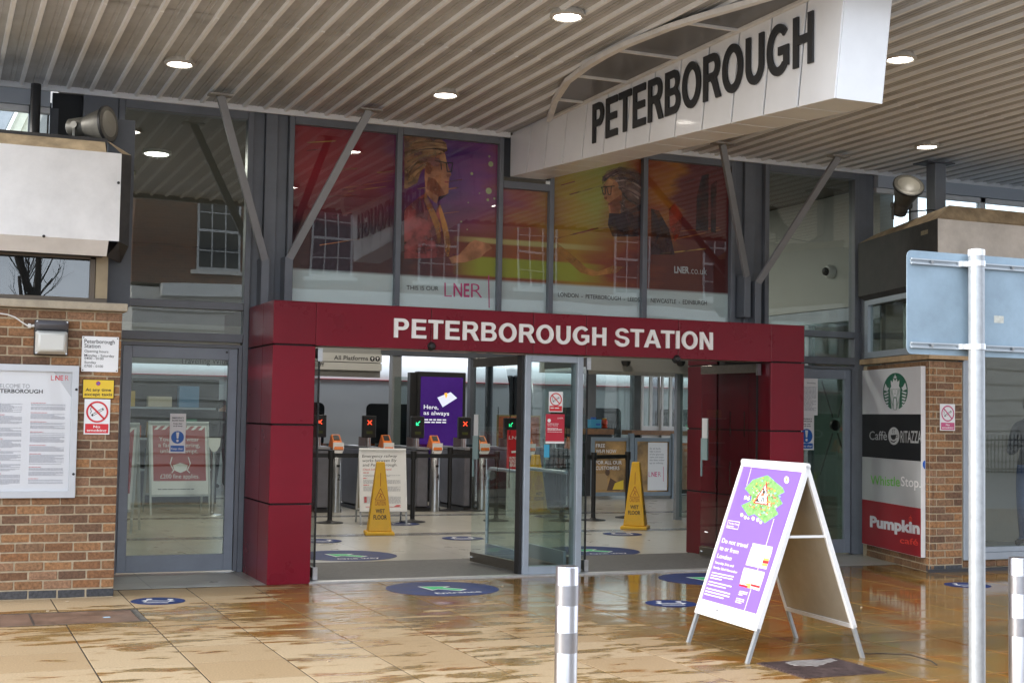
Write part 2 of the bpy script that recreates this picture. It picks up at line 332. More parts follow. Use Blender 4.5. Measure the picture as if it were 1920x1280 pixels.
for y0, y1 in ((16.62, 16.92), (19.75, 20.05), (24.2, 24.45)): struct(B(-6, 22, y0, y1, .0, .003).out('floor_band', mat('grey_tile', (.17, .17, .165), .25, 0, .12, 4)))
mg = M()
for k in range(24): mg.box(3.19, 8.04, 12.24 + k * .062, 12.24 + k * .062 + .05, .001, .012)
o = mg.out('entrance_matting', mat('matting', (.12, .116, .108), .6, .2, .3, 18, .3, 120)); o['kind'] = 'structure'
struct(B(3.17, 8.05, 12.12, 12.235, -.004, .014).out('threshold_strip', mat('threshold_alu', (.5, .5, .49), .4, .6, .15, 9)))

# ---- bricks
def brickmat(name, stops, mort=False):
    m = bpy.data.materials.new(name); m.use_nodes = True; t = m.node_tree; p = t.nodes['Principled BSDF']; l = t.links.new; n_ = t.nodes.new
    oi = n_('ShaderNodeObjectInfo'); g = n_('ShaderNodeNewGeometry'); r = n_('ShaderNodeValToRGB'); r.color_ramp.interpolation = 'LINEAR'
    for k, c in enumerate(stops):
        e = r.color_ramp.elements[k] if k < 2 else r.color_ramp.elements.new(1)
        e.position = k / (len(stops) - 1); e.color = (*c, 1)
    l(oi.outputs['Random'], r.inputs[0])
    n = n_('ShaderNodeTexNoise'); n.inputs['Scale'].default_value = 38; n.inputs['Detail'].default_value = 6; n.inputs['Roughness'].default_value = .7; l(g.outputs['Position'], n.inputs['Vector'])
    k = n_('ShaderNodeValToRGB'); k.color_ramp.elements[0].position = .32; k.color_ramp.elements[0].color = (.45, .42, .4, 1); k.color_ramp.elements[1].position = .66; k.color_ramp.elements[1].color = (1.15, 1.12, 1.1, 1); l(n.outputs[0], k.inputs[0])
    mx = n_('ShaderNodeMixRGB'); mx.blend_type = 'MULTIPLY'; mx.inputs[0].default_value = 1; l(r.outputs[0], mx.inputs[1]); l(k.outputs[0], mx.inputs[2]); l(mx.outputs[0], p.inputs['Base Color'])
    b = n_('ShaderNodeBump'); b.inputs['Strength'].default_value = .7; b.inputs['Distance'].default_value = .006; l(n.outputs[0], b.inputs['Height']); l(b.outputs[0], p.inputs['Normal']); p.inputs['Roughness'].default_value = .82
    MT[name] = m; return m
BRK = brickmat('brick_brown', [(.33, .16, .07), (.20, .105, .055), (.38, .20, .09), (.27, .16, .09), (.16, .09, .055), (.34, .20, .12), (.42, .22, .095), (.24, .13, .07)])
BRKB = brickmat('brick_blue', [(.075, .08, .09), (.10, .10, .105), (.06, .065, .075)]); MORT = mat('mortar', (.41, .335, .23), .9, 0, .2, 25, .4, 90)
_bm = {}
def brickmesh(L_, mt, k):
    key = (round(L_, 3), mt.name, k)
    if key in _bm: return _bm[key]
    r = random.Random(hash(key[0]) + k); b = bmesh.new(); bmesh.ops.create_cube(b, size=1); bmesh.ops.scale(b, vec=(L_, .06, .063), verts=b.verts)
    for v in b.verts: v.co += V((r.uniform(-.0025, .0025), r.uniform(-.003, .003), r.uniform(-.002, .002)))
    bmesh.ops.bevel(b, geom=list(b.edges), offset=.005, segments=1, affect='EDGES'); me = bpy.data.meshes.new('brick'); b.to_mesh(me); b.free(); me.materials.append(mt); _bm[key] = me; return me
def brickwall(root, fr, a0, a1, nc, mt, plinth=True, seed=1, skip=None, b0=0.0):
    r = random.Random(seed); ang = math.atan2(fr.u.y, fr.u.x)
    for c in range(nc):
        b = b0 + c * .075 + .0375; a = a1; first = True
        while a > a0 + .02:
            L_ = .2225 if not (first and c % 2) else .11
            L_ = min(L_, a - a0); first = False
            if not (skip and skip(a - L_ / 2, b)):
                o = bpy.data.objects.new('brick', brickmesh(L_ - .012, BRKB if plinth and c == 0 else mt, r.randrange(3))); COL.objects.link(o); o.parent = root
                o.location = fr.pt(a - L_ / 2, b, -.03 + r.uniform(-.002, .0025)) - ORG[root.name]; o.rotation_euler = (0, 0, ang)
            a -= L_
# left brick wall
FB = FY(YB)
lw = thing('brick_wall', 'low brown brick wall with blue brick plinth under the beige window', 'wall', (.5, YB, 0))
brickwall(lw, FB, -.62, 1.43, 31, BRK, seed=4)
B(-.62, 1.424, YB + .005, YB + .35, -.02, 2.33).out('mortar', MORT, lw)
B(-6, -.625, YB, YB + .35, -.02, 2.33).out('plain_brickwork', BRK, lw)
B(1.1, 1.42, YB + .35, YG + .05, -.02, 2.33).out('return_wall', BRK, lw)
B(-6, 1.46, YB - .07, YB + .2, 2.335, 2.40).out('stone_coping', STONE, lw, bev=.006)
# right brick pier: a front face and a long side face that splays back to the glazing
PA = V((9.475, 11.39, 0)); PB = V((9.94, 13.1, 0)); FS = Fr(PB, PA - PB, (0, 0, 1)); SLEN = (PA - PB).length; FRT = FY(11.39)
rp = thing('brick_pier', 'brown brick pier carrying the tall café name board', 'pier', (9.7, 11.8, 0))
brickwall(rp, FRT, 9.478, 9.905, 29, BRK, seed=9)
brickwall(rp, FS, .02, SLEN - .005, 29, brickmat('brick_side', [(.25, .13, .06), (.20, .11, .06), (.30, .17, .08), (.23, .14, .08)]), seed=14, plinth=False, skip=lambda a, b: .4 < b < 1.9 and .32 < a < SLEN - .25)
M().prism([(9.481, 11.395), (9.91, 11.395), (9.91, 13.05), (9.948, 13.1)], -.02, 2.17, GF).out('mortar', MORT, rp)
M().prism([(9.42, 11.33), (9.93, 11.33), (9.93, 11.6), (9.62, 11.6), (10.0, 13.08), (9.92, 13.14)], 2.19, 2.25, GF).out('stone_coping', mat('stone_warm', (.48, .34, .2), .75, 0, .2, 9, .3, 60), rp)

# ---- glazed screen
FG = FY(YG)
gs = thing('glazed_screen', 'grey framed two-storey glazed screen between the two brick walls', 'glazing', (5.7, YG, 0))
def member(x0, x1, z0, z1, name='frame_post', y0=YG, d=.12, mt=ALU): return B(x0, x1, y0, y0 + d, z0, z1).out(name, mt, gs, bev=.004)
# columns either side of the main bay and at the ends
for x0, x1 in ((2.80, 3.145), (8.265, 8.655)):
    w = x1 - x0; M().box(x0, x0 + w * .33, YG + .06, YG + .2, 0, 4.46).box(x0 + w * .33 + .004, x0 + w * .68, YG + .015, YG + .2, 0, 4.46).box(x0 + w * .68 + .004, x1, YG + .06, YG + .2, 0, 4.46).out('column', ALU, gs, bev=.003)
M().box(1.20, 1.515, YG + .02, YG + .2, 2.42, 4.46).out('column', ALU, gs, bev=.003); M().box(.93, 1.195, YG + .12, YG + .2, 2.42, 4.46).out('column', mat('near_black_grey', (.02, .021, .023), .6), gs)  # set-back end column in near-black grey
M().box(9.955, 10.06, YG + .02, YG + .2, 0, 4.46).box(10.064, 10.2, YG + .05, YG + .2, 2.3, 4.46).out('column', ALU, gs, bev=.003)
def pane(x0, x1, z0, z1, mt=GLASS, y=YG + .055): return B(x0 - .01, x1 + .01, y, y + .01, z0 - .01, z1 + .01).out('pane', mt, gs)
for x0, x1 in ((1.52, 2.795), (8.66, 9.95)):
    member(x0, x0 + .055, 0, 4.46); member(x1 - .055, x1, 0, 4.46)
    member(x0 + .057, x1 - .057, 4.365, 4.455, 'transom'); member(x0 + .057, x1 - .057, 2.50, 2.572, 'transom', YG - .012, .13); member(x0 + .057, x1 - .057, 2.19, 2.27, 'transom', YG - .006, .12)
    pane(x0 + .055, x1 - .055, 2.572, 4.365, GLASSB); pane(x0 + .055, x1 - .055, 2.27, 2.50, GLASSB)
posts = [(3.15, 3.20), (4.262, 4.318), (5.385, 5.432), (5.968, 6.02), (7.09, 7.147), (8.212, 8.262)]
for x0, x1 in posts: member(x0, x1, 2.36, 4.46)
for k in range(5):
    x0, x1 = posts[k][1], posts[k + 1][0]; zt = 3.915 if k == 2 else 4.37
    member(x0 + .002, x1 - .002, zt, zt + .075, 'transom')
    if k == 2: member(x0 + .002, x1 - .002, 4.04, 4.45, 'head_panel', YG + .05, .05, ALUD)
    member(x0 + .002, x1 - .002, 2.38, 2.48, 'transom')
    pane(x0, x1, 2.48, zt)
# printed film behind the panes, one sheet for each pane
def filmmat():
    m = bpy.data.materials.new('window_film'); m.use_nodes = True; t = m.node_tree; p = t.nodes['Principled BSDF']; l = t.links.new; n_ = t.nodes.new; p.inputs['Roughness'].default_value = .6
    g = n_('ShaderNodeNewGeometry'); s = n_('ShaderNodeSeparateXYZ'); l(g.outputs['Position'], s.inputs[0])
    def mr(x, a0, a1, b0=0, b1=1):
        q = n_('ShaderNodeMapRange'); l(x, q.inputs[0])
        for i, z in zip((1, 2, 3, 4), (a0, a1, b0, b1)): q.inputs[i].default_value = z
        return q.outputs[0]
    mp = n_('ShaderNodeMapping'); mp.inputs['Scale'].default_value = (.9, 1, 3.2); mp.inputs['Rotation'].default_value = (0, .3, 0); l(g.outputs['Position'], mp.inputs[0])
    n = n_('ShaderNodeTexNoise'); n.inputs['Scale'].default_value = 1.7; n.inputs['Detail'].default_value = 5; l(mp.outputs[0], n.inputs['Vector'])
    def ad(x, y, k=1.0):
        q = n_('ShaderNodeMath'); q.operation = 'MULTIPLY_ADD'; l(y, q.inputs[0]); q.inputs[1].default_value = k; l(x, q.inputs[2]); return q.outputs[0]
    hx = ad(mr(s.outputs[0], 3.2, 8.2), n.outputs[0], .22)
    def ramp(src, st):
        r = n_('ShaderNodeValToRGB')
        for k, (q, c) in enumerate(st):
            e = r.color_ramp.elements[k] if k < 2 else r.color_ramp.elements.new(q)
            e.position = q; e.color = (*c, 1)
        l(src, r.inputs[0]); return r.outputs[0]
    up = ramp(hx, [(.08, (0.46, 0.006, 0.017)), (.30, (0.26, 0.010, 0.035)), (.42, (0.085, 0.012, 0.20)), (.52, (0.30, 0.045, 0.26)), (.60, (0.448, 0.098, 0.084)), (.70, (0.60, 0.36, 0.05)), (.78, (0.50, 0.46, 0.09)), (.88, (0.42, 0.045, 0.008)), (.96, (0.62, 0.19, 0.007)), (1.0, (0.196, 0.007, 0.014))])
    lo = ramp(hx, [(.10, (0.044, 0.006, 0.018)), (.34, (0.056, 0.011, 0.024)), (.48, (0.240, 0.032, 0.016)), (.60, (0.400, 0.080, 0.010)), (.74, (0.520, 0.240, 0.008)), (.84, (0.336, 0.040, 0.008)), (.93, (0.128, 0.010, 0.011))])
    hz = ad(mr(s.outputs[2], 2.95, 4.35), n.outputs[0], .3)
    mx = n_('ShaderNodeMixRGB'); l(mr(hz, .42, .82), mx.inputs[0]); l(lo, mx.inputs[1]); l(up, mx.inputs[2])
    # light trail and lime table edge across the middle panes
    def band(z0, z1, soft=.02):
        a = mr(s.outputs[2], z0 - soft, z0); b = mr(s.outputs[2], z1 + soft, z1); q = n_('ShaderNodeMath'); q.operation = 'MULTIPLY'; l(a, q.inputs[0]); l(b, q.inputs[1])
        e = mr(s.outputs[0], 4.9, 5.2); f = mr(s.outputs[0], 6.7, 6.3); w = n_('ShaderNodeMath'); w.operation = 'MULTIPLY'; l(e, w.inputs[0]); l(f, w.inputs[1])
        v = n_('ShaderNodeMath'); v.operation = 'MULTIPLY'; l(q.outputs[0], v.inputs[0]); l(w.outputs[0], v.inputs[1]); return v.outputs[0]
    m1 = n_('ShaderNodeMixRGB'); l(band(3.335, 3.37), m1.inputs[0]); l(mx.outputs[0], m1.inputs[1]); m1.inputs[2].default_value = (.62, .45, .16, 1)
    m2 = n_('ShaderNodeMixRGB'); l(band(2.99, 3.17), m2.inputs[0]); l(m1.outputs[0], m2.inputs[1]); m2.inputs[2].default_value = (.42, .40, .02, 1)
    fin = n_('ShaderNodeMixRGB'); l(mr(s.outputs[2], 2.955, 2.925), fin.inputs[0]); l(m2.outputs[0], fin.inputs[1]); fin.inputs[2].default_value = (.82, .84, .85, 1)
    l(fin.outputs[0], p.inputs['Base Color']); return m
FILM = filmmat(); YF = YG + .0665
FF = FY(YF)
film = thing('window_film_set', 'sunset-coloured advertising film with two travellers on the upper panes', 'window film', (5.7, YF, 2.3))
for k in range(5):
    x0, x1 = posts[k][1], posts[k + 1][0]; B(x0 - .004, x1 + .004, YF + .001, YF + .003, 2.47, 3.92 if k == 2 else 4.38).out('film_sheet', FILM, film)
def pz(pts, mt, name='figure', c=.0015): return poly(film, FF, pts, mt, c, name)
def soft(m, lo=.35):
    t = m.node_tree; p = t.nodes['Principled BSDF']; g = t.nodes.new('ShaderNodeNewGeometry'); n = t.nodes.new('ShaderNodeTexNoise'); n.inputs['Scale'].default_value = 5; n.inputs['Detail'].default_value = 6
    r = t.nodes.new('ShaderNodeMapRange'); r.inputs[1].default_value = .35; r.inputs[2].default_value = .62; r.inputs[3].default_value = lo; r.inputs[4].default_value = 1
    t.links.new(g.outputs['Position'], n.inputs['Vector']); t.links.new(n.outputs[0], r.inputs[0]); t.links.new(r.outputs[0], p.inputs['Alpha']); return m
HAIR = mat('film_hair', (.36, .17, .08), .6, 0, .6, 9); SKIN = mat('film_skin', (.55, .22, .11), .6, 0, .35, 6); SHIRT = mat('film_shirt', (.28, .05, .05), .6, 0, .7, 5); DRK = mat('film_dark', (.028, .012, .022), .6, 0, .6, 5); GLOW = mat('film_glow', (.55, .22, .05), .6, 0, .4, 6); LIME = mat('film_dot', (.45, .48, .25), .6)
zz = lambda q: [(750 + x * 200 / 914, 240 + y * 200 / 914) for x, y in q]
pz(zz([(38, 400), (36, 70), (230, 75), (330, 85), (395, 130), (405, 180), (380, 215), (330, 235), (250, 260), (215, 310), (170, 400), (150, 470), (60, 520), (36, 520)]), HAIR)
pz(zz([(215, 310), (240, 262), (330, 235), (385, 215), (400, 285), (412, 330), (440, 400), (425, 420), (418, 460), (415, 560), (385, 575), (330, 590), (315, 650), (270, 620), (220, 560), (210, 420)]), SKIN, c=.002)
pz(zz([(330, 590), (415, 565), (340, 620), (320, 660)]), DRK, c=.0022)
pz(zz([(36, 1120), (36, 700), (150, 600), (215, 560), (260, 620), (310, 720), (330, 640), (360, 720), (405, 880), (430, 1000), (425, 1110)]), SHIRT, c=.0018)
pz(zz([(215, 545), (240, 600), (300, 720), (345, 830), (350, 980), (325, 1000), (300, 860), (240, 700), (205, 620)]), GLOW, c=.0023)
pz(zz([(340, 640), (400, 820), (435, 980), (420, 1100), (395, 1100), (370, 900), (330, 700)]), GLOW, c=.0024)
pz(zz([(420, 1110), (500, 1090), (600, 980), (640, 960), (760, 990), (790, 1030), (740, 1060), (690, 1110), (560, 1150), (440, 1160)]), SKIN, c=.0021)
m = M(); p_ = lambda x, y: FF.px(*zz([(x, y)])[0])
for a, b in (((300, 280), (395, 300)), ((395, 300), (450, 300)), ((395, 300), (405, 375)), ((450, 300), (440, 375)), ((405, 375), (440, 375)), ((350, 300), (355, 360))): stroke(m, FF, p_(*a), p_(*b), .012, .003)
m.out('spectacles', INK, film, normals=False)
m = M(); rr_ = random.Random(5)
for x, y, r in [(778, 310, 22), (760, 540, 26), (752, 616, 12), (808, 605, 9), (765, 245, 9), (615, 392, 12), (584, 640, 6), (524, 803, 7), (575, 870, 5), (680, 560, 5), (1500 - 620, 420, 8)]:
    a, b = p_(x, y); m.face(ell(a, b, r * .0013, r * .0013, 14), FF, .0016)
m.out('light_spots', LIME, film, normals=False)
zw = lambda q: [(1100 + x * 280 / 1493, 290 + y * 280 / 1493) for x, y in q]
pz(zw([(160, 300), (150, 250), (200, 165), (330, 120), (470, 140), (572, 210), (572, 480), (540, 560), (400, 600), (340, 590), (330, 480), (350, 380), (300, 270), (220, 230)]), mat('film_hair_grey', (.22, .12, .11), .6, 0, .6, 9))
pz(zw([(165, 310), (220, 228), (300, 265), (350, 380), (345, 520), (320, 590), (225, 585), (215, 510), (225, 480), (175, 445), (170, 400)]), SKIN, c=.002)
pz(zw([(225, 585), (330, 590), (400, 560), (572, 480), (572, 820), (260, 820), (210, 700)]), DRK, c=.0019)
pz(zw([(642, 540), (720, 560), (820, 740), (850, 860), (880, 1000), (642, 1000)]), DRK, c=.0018)
pz(zw([(820, 540), (880, 480), (960, 600), (930, 800), (880, 870), (830, 720)]), mat('film_red', (.40, .03, .008), .6, 0, .5, 6))
pz(zw([(1100, 420), (1150, 210), (1220, 190), (1215, 760), (1090, 760)]), DRK, c=.0017); pz(zw([(1240, 300), (1300, 260), (1290, 780), (1240, 780)]), DRK, c=.0017)
pz(zw([(-300, 880), (-150, 1000), (0, 1130), (110, 1170), (260, 1110), (380, 1120), (300, 1180), (60, 1215), (-60, 1180), (-300, 960)]), GLOW, c=.0021)
m = M(); p_ = lambda x, y: FF.px(*zw([(x, y)])[0])
for a, b in (((140, 330), (190, 320)), ((190, 320), (280, 315)), ((150, 330), (165, 400)), ((190, 325), (185, 395)), ((165, 400), (185, 395)), ((200, 325), (215, 400)), ((215, 400), (240, 400)), ((240, 400), (245, 320))): stroke(m, FF, p_(*a), p_(*b), .011, .003)
m.out('spectacles', INK, film, normals=False)
def strands(pts, n, mts, w, seed, conv):
    rr = random.Random(seed); ms = [M() for _ in mts]
    for q in range(n):
        (x0, y0), (x1, y1), (x2, y2) = [(x + rr.uniform(-26, 26), y + rr.uniform(-20, 20)) for x, y in pts[rr.randrange(len(pts))]]
        prev = None; k = rr.randrange(len(mts)); ww = w * rr.uniform(.5, 1.3)
        for u in range(7):
            u /= 6; X_ = (1 - u) ** 2 * x0 + 2 * u * (1 - u) * x1 + u * u * x2; Y_ = (1 - u) ** 2 * y0 + 2 * u * (1 - u) * y1 + u * u * y2
            cur = FF.px(*conv([(X_, Y_)])[0])
            if prev: stroke(ms[k], FF, prev, cur, ww, .0026 + q * .000004)
            prev = cur
    for m_, t_ in zip(ms, mts):
        if m_.f: m_.out('hair_strands', t_, film, normals=False)['kind'] = 'stuff'
HA = [mat('strand_%d' % k, c, .6) for k, c in enumerate(((.50, .26, .12), (.22, .09, .04), (.60, .36, .20), (.13, .05, .03)))]; HB = [mat('strand_g%d' % k, c, .6) for k, c in enumerate(((.36, .22, .20), (.20, .10, .10), (.46, .32, .28), (.09, .05, .06)))]
strands([((60, 150), (200, 90), (370, 150)), ((60, 220), (220, 150), (380, 190)), ((70, 300), (170, 230), (330, 215)), ((60, 380), (120, 300), (220, 270)), ((80, 450), (130, 380), (200, 320))], 60, HA, .018, 3, zz)
strands([((230, 210), (380, 140), (540, 230)), ((300, 250), (430, 220), (550, 330)), ((340, 330), (430, 330), (540, 430)), ((350, 400), (400, 460), (500, 500)), ((345, 470), (350, 540), (420, 560)), ((170, 250), (230, 180), (340, 150))], 70, HB, .016, 5, zw)
TN = mat('film_skin_shade', (.30, .09, .05), .6, 0, .4, 9); TL = mat('film_skin_light', (.70, .34, .16), .6, 0, .3, 9)
pz(zz([(215, 320), (235, 290), (262, 300), (275, 350), (262, 395), (240, 400), (215, 370)]), TN, c=.0025); pz(zz([(240, 420), (300, 440), (360, 520), (385, 570), (330, 590), (280, 560), (225, 520)]), TN, c=.0024); pz(zz([(340, 240), (385, 222), (398, 285), (412, 335), (385, 340), (350, 290)]), TL, c=.0024); pz(zz([(395, 400), (432, 398), (422, 420), (405, 425)]), TN, c=.0026); pz(zz([(380, 455), (418, 460), (415, 472), (385, 470)]), SHIRT, c=.0026)
pz(zw([(230, 480), (300, 430), (345, 400), (345, 520), (320, 590), (240, 585)]), TN, c=.0025); pz(zw([(180, 300), (220, 240), (270, 270), (250, 310), (200, 318)]), TL, c=.0025); pz(zw([(212, 488), (255, 480), (250, 500), (215, 505)]), SHIRT, c=.0027); pz(zw([(172, 430), (200, 420), (205, 445), (180, 448)]), TN, c=.0026)
pz(zw([(380, 600), (440, 560), (500, 700), (520, 820), (470, 820)]), mat('film_lapel', (.07, .03, .045), .6, 0, .5, 9), c=.0024); pz(zw([(655, 560), (700, 600), (740, 760), (690, 900), (655, 800)]), MT['film_lapel'], c=.0024)
stm = [M(), M(), M()]; rr = random.Random(77)
for q in range(70):
    x = rr.uniform(560, 1365); y = rr.uniform(250, 480); L_ = rr.uniform(25, 110); an = rr.uniform(-.28, -.05); p, e = (x, y), (x + L_ * math.cos(an), y + L_ * math.sin(an))
    (px_, pz_), (ex, ez) = FF.px(*p), FF.px(*e)
    if any(a0 - .004 < max(px_, ex) and min(px_, ex) < a1 + .004 for a0, a1 in posts) or ex > 8.2 or pz_ < 3.0 or px_ < 3.21 or max(pz_, ez) > (3.88 if 5.4 < px_ < 6 else 4.34): continue
    stroke(stm[q % 3], FF, (px_, pz_), (ex, ez), rr.uniform(.004, .014), .0006 + q * .000004)
for m_, c_ in zip(stm, ((.55, .16, .05), (.62, .34, .08), (.30, .03, .05))):
    if m_.f: m_.out('light_streaks', mat('streak_%d' % int(c_[0] * 100), c_, .6), film, normals=False)['kind'] = 'stuff'
for n_m in list(MT):
    if n_m.startswith('film_') and n_m not in ('film_dot',): soft(MT[n_m], .25 if n_m in ('film_shirt', 'film_dark', 'film_glow', 'film_red', 'film_lapel') else .5)
    if n_m.startswith(('strand_', 'streak_')): soft(MT[n_m], .1)
text(film, FF, 'THIS IS OUR', (762, 543), (822, 545), 8, INK, .004, c=.003)
m = M()
for s, a, b, bo in (('L', 833, 847, -.012), ('NE', 850, 880, .018), ('R', 883, 904, -.012)): textm(m, s, FF, *FF.px(a, 556 + (a - 833) * .03), *FF.px(b, 556 + (b - 833) * .03), FF.px(850, 530)[1] - FF.px(850, 556)[1], bo, 0, .003)
stroke(m, FF, FF.px(916, 516), FF.px(917, 577), .012, .003); m.out('lettering', INKM, film, normals=False)
text(film, FF, 'LONDON  -  PETERBOROUGH  -  LEEDS', (1046, 556), (1199, 566), 8, INK, .004, c=.003)
text(film, FF, 'NEWCASTLE  -  EDINBURGH', (1220, 567), (1325, 572), 8, INK, .004, c=.003)
text(film, FF, 'LNER', (1264, 512), (1292, 513), 13, PALEG, .03, c=.003); text(film, FF, '.co.uk', (1293, 513), (1325, 515), 13, PALEG, -.01, c=.003)

# ---- emergency doors in the side bays
def emdoor(name, label, x0, x1):
    d = thing(name, label, 'door', ((x0 + x1) / 2, YG, .01)); y = YG - .01; z0, z1 = .012, 2.165
    M().box(x0, x0 + .035, y, YG + .1, z0, z1).box(x1 - .035, x1, y, YG + .1, z0, z1).box(x0 + .035, x1 - .035, y, YG + .1, z1 - .03, z1).out('door_frame', ALU, d)
    a, b = x0 + .04, x1 - .04; yy = YG + .008
    M().box(a, a + .085, yy, yy + .05, z0 + .006, z1 - .035).box(b - .085, b, yy, yy + .05, z0 + .006, z1 - .035).box(a + .085, b - .085, yy, yy + .05, z0 + .006, .175).box(a + .085, b - .085, yy, yy + .05, z1 - .145, z1 - .035).out('leaf_frame', mat('door_alu', (.25, .285, .335), .4, .1, .1, 4), d, bev=.003)
    B(a + .08, b - .08, yy + .02, yy + .03, .17, z1 - .14).out('glass', GLASSG, d)
    return d, yy
def keepclear(fr, root, x0, y0, x1, y1):
    a0, a1, b0, b1 = rectpx(fr, x0, y0, x1, y1); w = a1 - a0; h = b1 - b0
    B(a0, a1, b0, b1, .001, .002, fr).out('sticker', WHT, root)
    k = M()
    for i, s in enumerate(('EMERGENCY', 'ESCAPE DOOR')): textm(k, s, fr, a0 + w * .13, b1 - h * (.13 + .065 * i), a1 - w * .13, b1 - h * (.13 + .065 * i), h * .04, .02, 0, .003)
    for i, s in enumerate(('Keep clear', 'at all times')): textm(k, s, fr, a0 + w * .22, b1 - h * (.27 + .06 * i), a1 - w * .22, b1 - h * (.27 + .06 * i), h * .035, .02, 0, .003)
    k.out('lettering', INK, root, normals=False)
    M().face(ell((a0 + a1) / 2, b0 + h * .40, w * .4, w * .4), fr, .003).out('symbol_disc', INKB, root, normals=False)
    cx, cy = (a0 + a1) / 2, b0 + h * .40
    M().face([(cx - w * .1, cy + w * .32), (cx + w * .1, cy + w * .32), (cx + w * .05, cy - w * .08), (cx - w * .05, cy - w * .08)], fr, .0036).face(ell(cx, cy - w * .22, w * .08, w * .08, 14), fr, .0036).out('symbol', WHT, root, normals=False)
    B(a0 + w * .08, a1 - w * .08, b0 + h * .04, b0 + h * .19, .002, .003, fr).out('caption_panel', INKB, root)
    textm(M(), 'Keep clear', fr, a0 + w * .13, b0 + h * .085, a1 - w * .13, b0 + h * .085, h * .055, .02, 0, .0036).out('lettering', WHT, root, normals=False)
dl, yd = emdoor('emergency_door', 'grey framed glass escape door beside the low brick wall', 1.585, 2.735)
B(2.58, 2.6, yd - .006, yd + .001, 2.085, 2.105).out('lock', BLK, dl); keepclear(FY(yd + .019), dl, 318, 775, 348, 849)
dr, yd = emdoor('emergency_door', 'grey framed glass escape door beside the brick pier with the café board', 8.72, 9.89)
keepclear(FY(yd + .019), dr, 1498, 778, 1526, 843)
f = FY(yd + .019); a0, a1, b0, b1 = rectpx(f, 1500, 709, 1533, 778); B(a0, a1, b0, b1, .001, .002, f).out('notice', WHT, dr)
bars(M(), f, a0 + .02, a1 - .02, b0 + .04, b1 - .09, .014, random.Random(2), c=.003).out('fine_print', INKL, dr, normals=False)
textm(M(), 'WhistleStop', f, a0 + .09, b1 - .06, a1 - .03, b1 - .06, .014, .02, 0, .003).out('lettering', INKG, dr, normals=False)

sp_ = thing('bracing_hub', 'dark ring hub with four tension rods behind the right escape door', 'bracing', FY(13.7).pt(*FY(13.7).px(1565, 797))); fz = FY(13.7); hc = fz.pt(*fz.px(1565, 797))
M().lathe(hc - V((0, .02, 0)), (0, 1, 0), [(.028, 0), (.062, 0), (.066, .01), (.066, .03), (.062, .04), (.028, .04), (.026, .02), (.028, 0)], 24).out('ring', BLK, sp_, smooth=True)
for x, y, x2, y2 in ((1541, 715, 1561, 782), (1581, 740, 1571, 782), (1537, 890, 1561, 812), (1581, 845, 1570, 812)): M().tube([fz.pt(*fz.px(x, y)), fz.pt(*fz.px(x2, y2))], .008, 8).out('rod', BLK, sp_)

# ---- red entrance portal
pt = thing('entrance_portal', 'dark red clad entrance portal with white station name letters', 'portal', (5.62, YP, 0))
X0, X1, XL, XR, ZH, ZT = 2.79, 8.45, 3.178, 8.04, 2.137, 2.525
M().box(X0 + .02, XL - .014, YP + .02, YG - .02, 0, ZT - .02).box(XR + .014, X1 - .02, YP + .02, YG - .02, 0, ZT - .02).box(XL - .014, XR + .014, YP + .02, YP + .30, ZH + .016, ZT - .02).box(XL - .014, XR + .014, YP + .301, YG - .02, ZT - .07, ZT - .02).out('core', BLACK, pt)
gz = .008
def rpanel(a0, a1, z0, z1, y=YP, mt=RED): return B(a0, a1, y, y + .016, z0, z1).out('panel', mt, pt, bev=.0025)
zc = [0.0, .712, 1.42, 2.137, ZT]
for z0, z1 in zip(zc[:-1], zc[1:]):
    e = gz if z0 > 0 else .0
    rpanel(X0, XL, z0 + e, z1 - (gz if z1 < ZT else 0)); rpanel(XR, X1, z0 + e, z1 - (gz if z1 < ZT else 0))
    for y0, y1 in ((YP + .018, YP + .42), (YP + .426, YG - .03)):
        B(X0, X0 + .016, y0, y1, z0 + e, z1 - (gz if z1 < ZT else 0)).out('panel', RED, pt, bev=.0025)
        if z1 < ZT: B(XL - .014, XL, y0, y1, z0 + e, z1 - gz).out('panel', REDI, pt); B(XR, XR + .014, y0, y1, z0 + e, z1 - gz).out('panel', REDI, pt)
        B(X1 - .016, X1, y0, y1, z0 + e, z1 - (gz if z1 < ZT else 0)).out('panel', RED, pt, bev=.0025)
hx = [XL] + [FY(YP).px(x, 625)[0] for x in (808.5, 1000.5, 1099.5, 1272.5)] + [XR]
for a, b in zip(hx[:-1], hx[1:]): rpanel(a + .003, b - .003, ZH, ZT)
B(X0, X1, YP, YG - .03, ZT + .0005, ZT + .006).out('top_flashing', RED, pt); B(XL, XR, YP + .018, YP + .31, ZH, ZH + .012).out('soffit_panel', mat('portal_soffit', (.12, .10, .095), .4), pt)
def _arc(cx, cy, rx, ry, t0, t1, n=14): return [(cx + rx * math.cos(math.radians(t0 + (t1 - t0) * k / n)), cy + ry * math.sin(math.radians(t0 + (t1 - t0) * k / n))) for k in range(n + 1)]
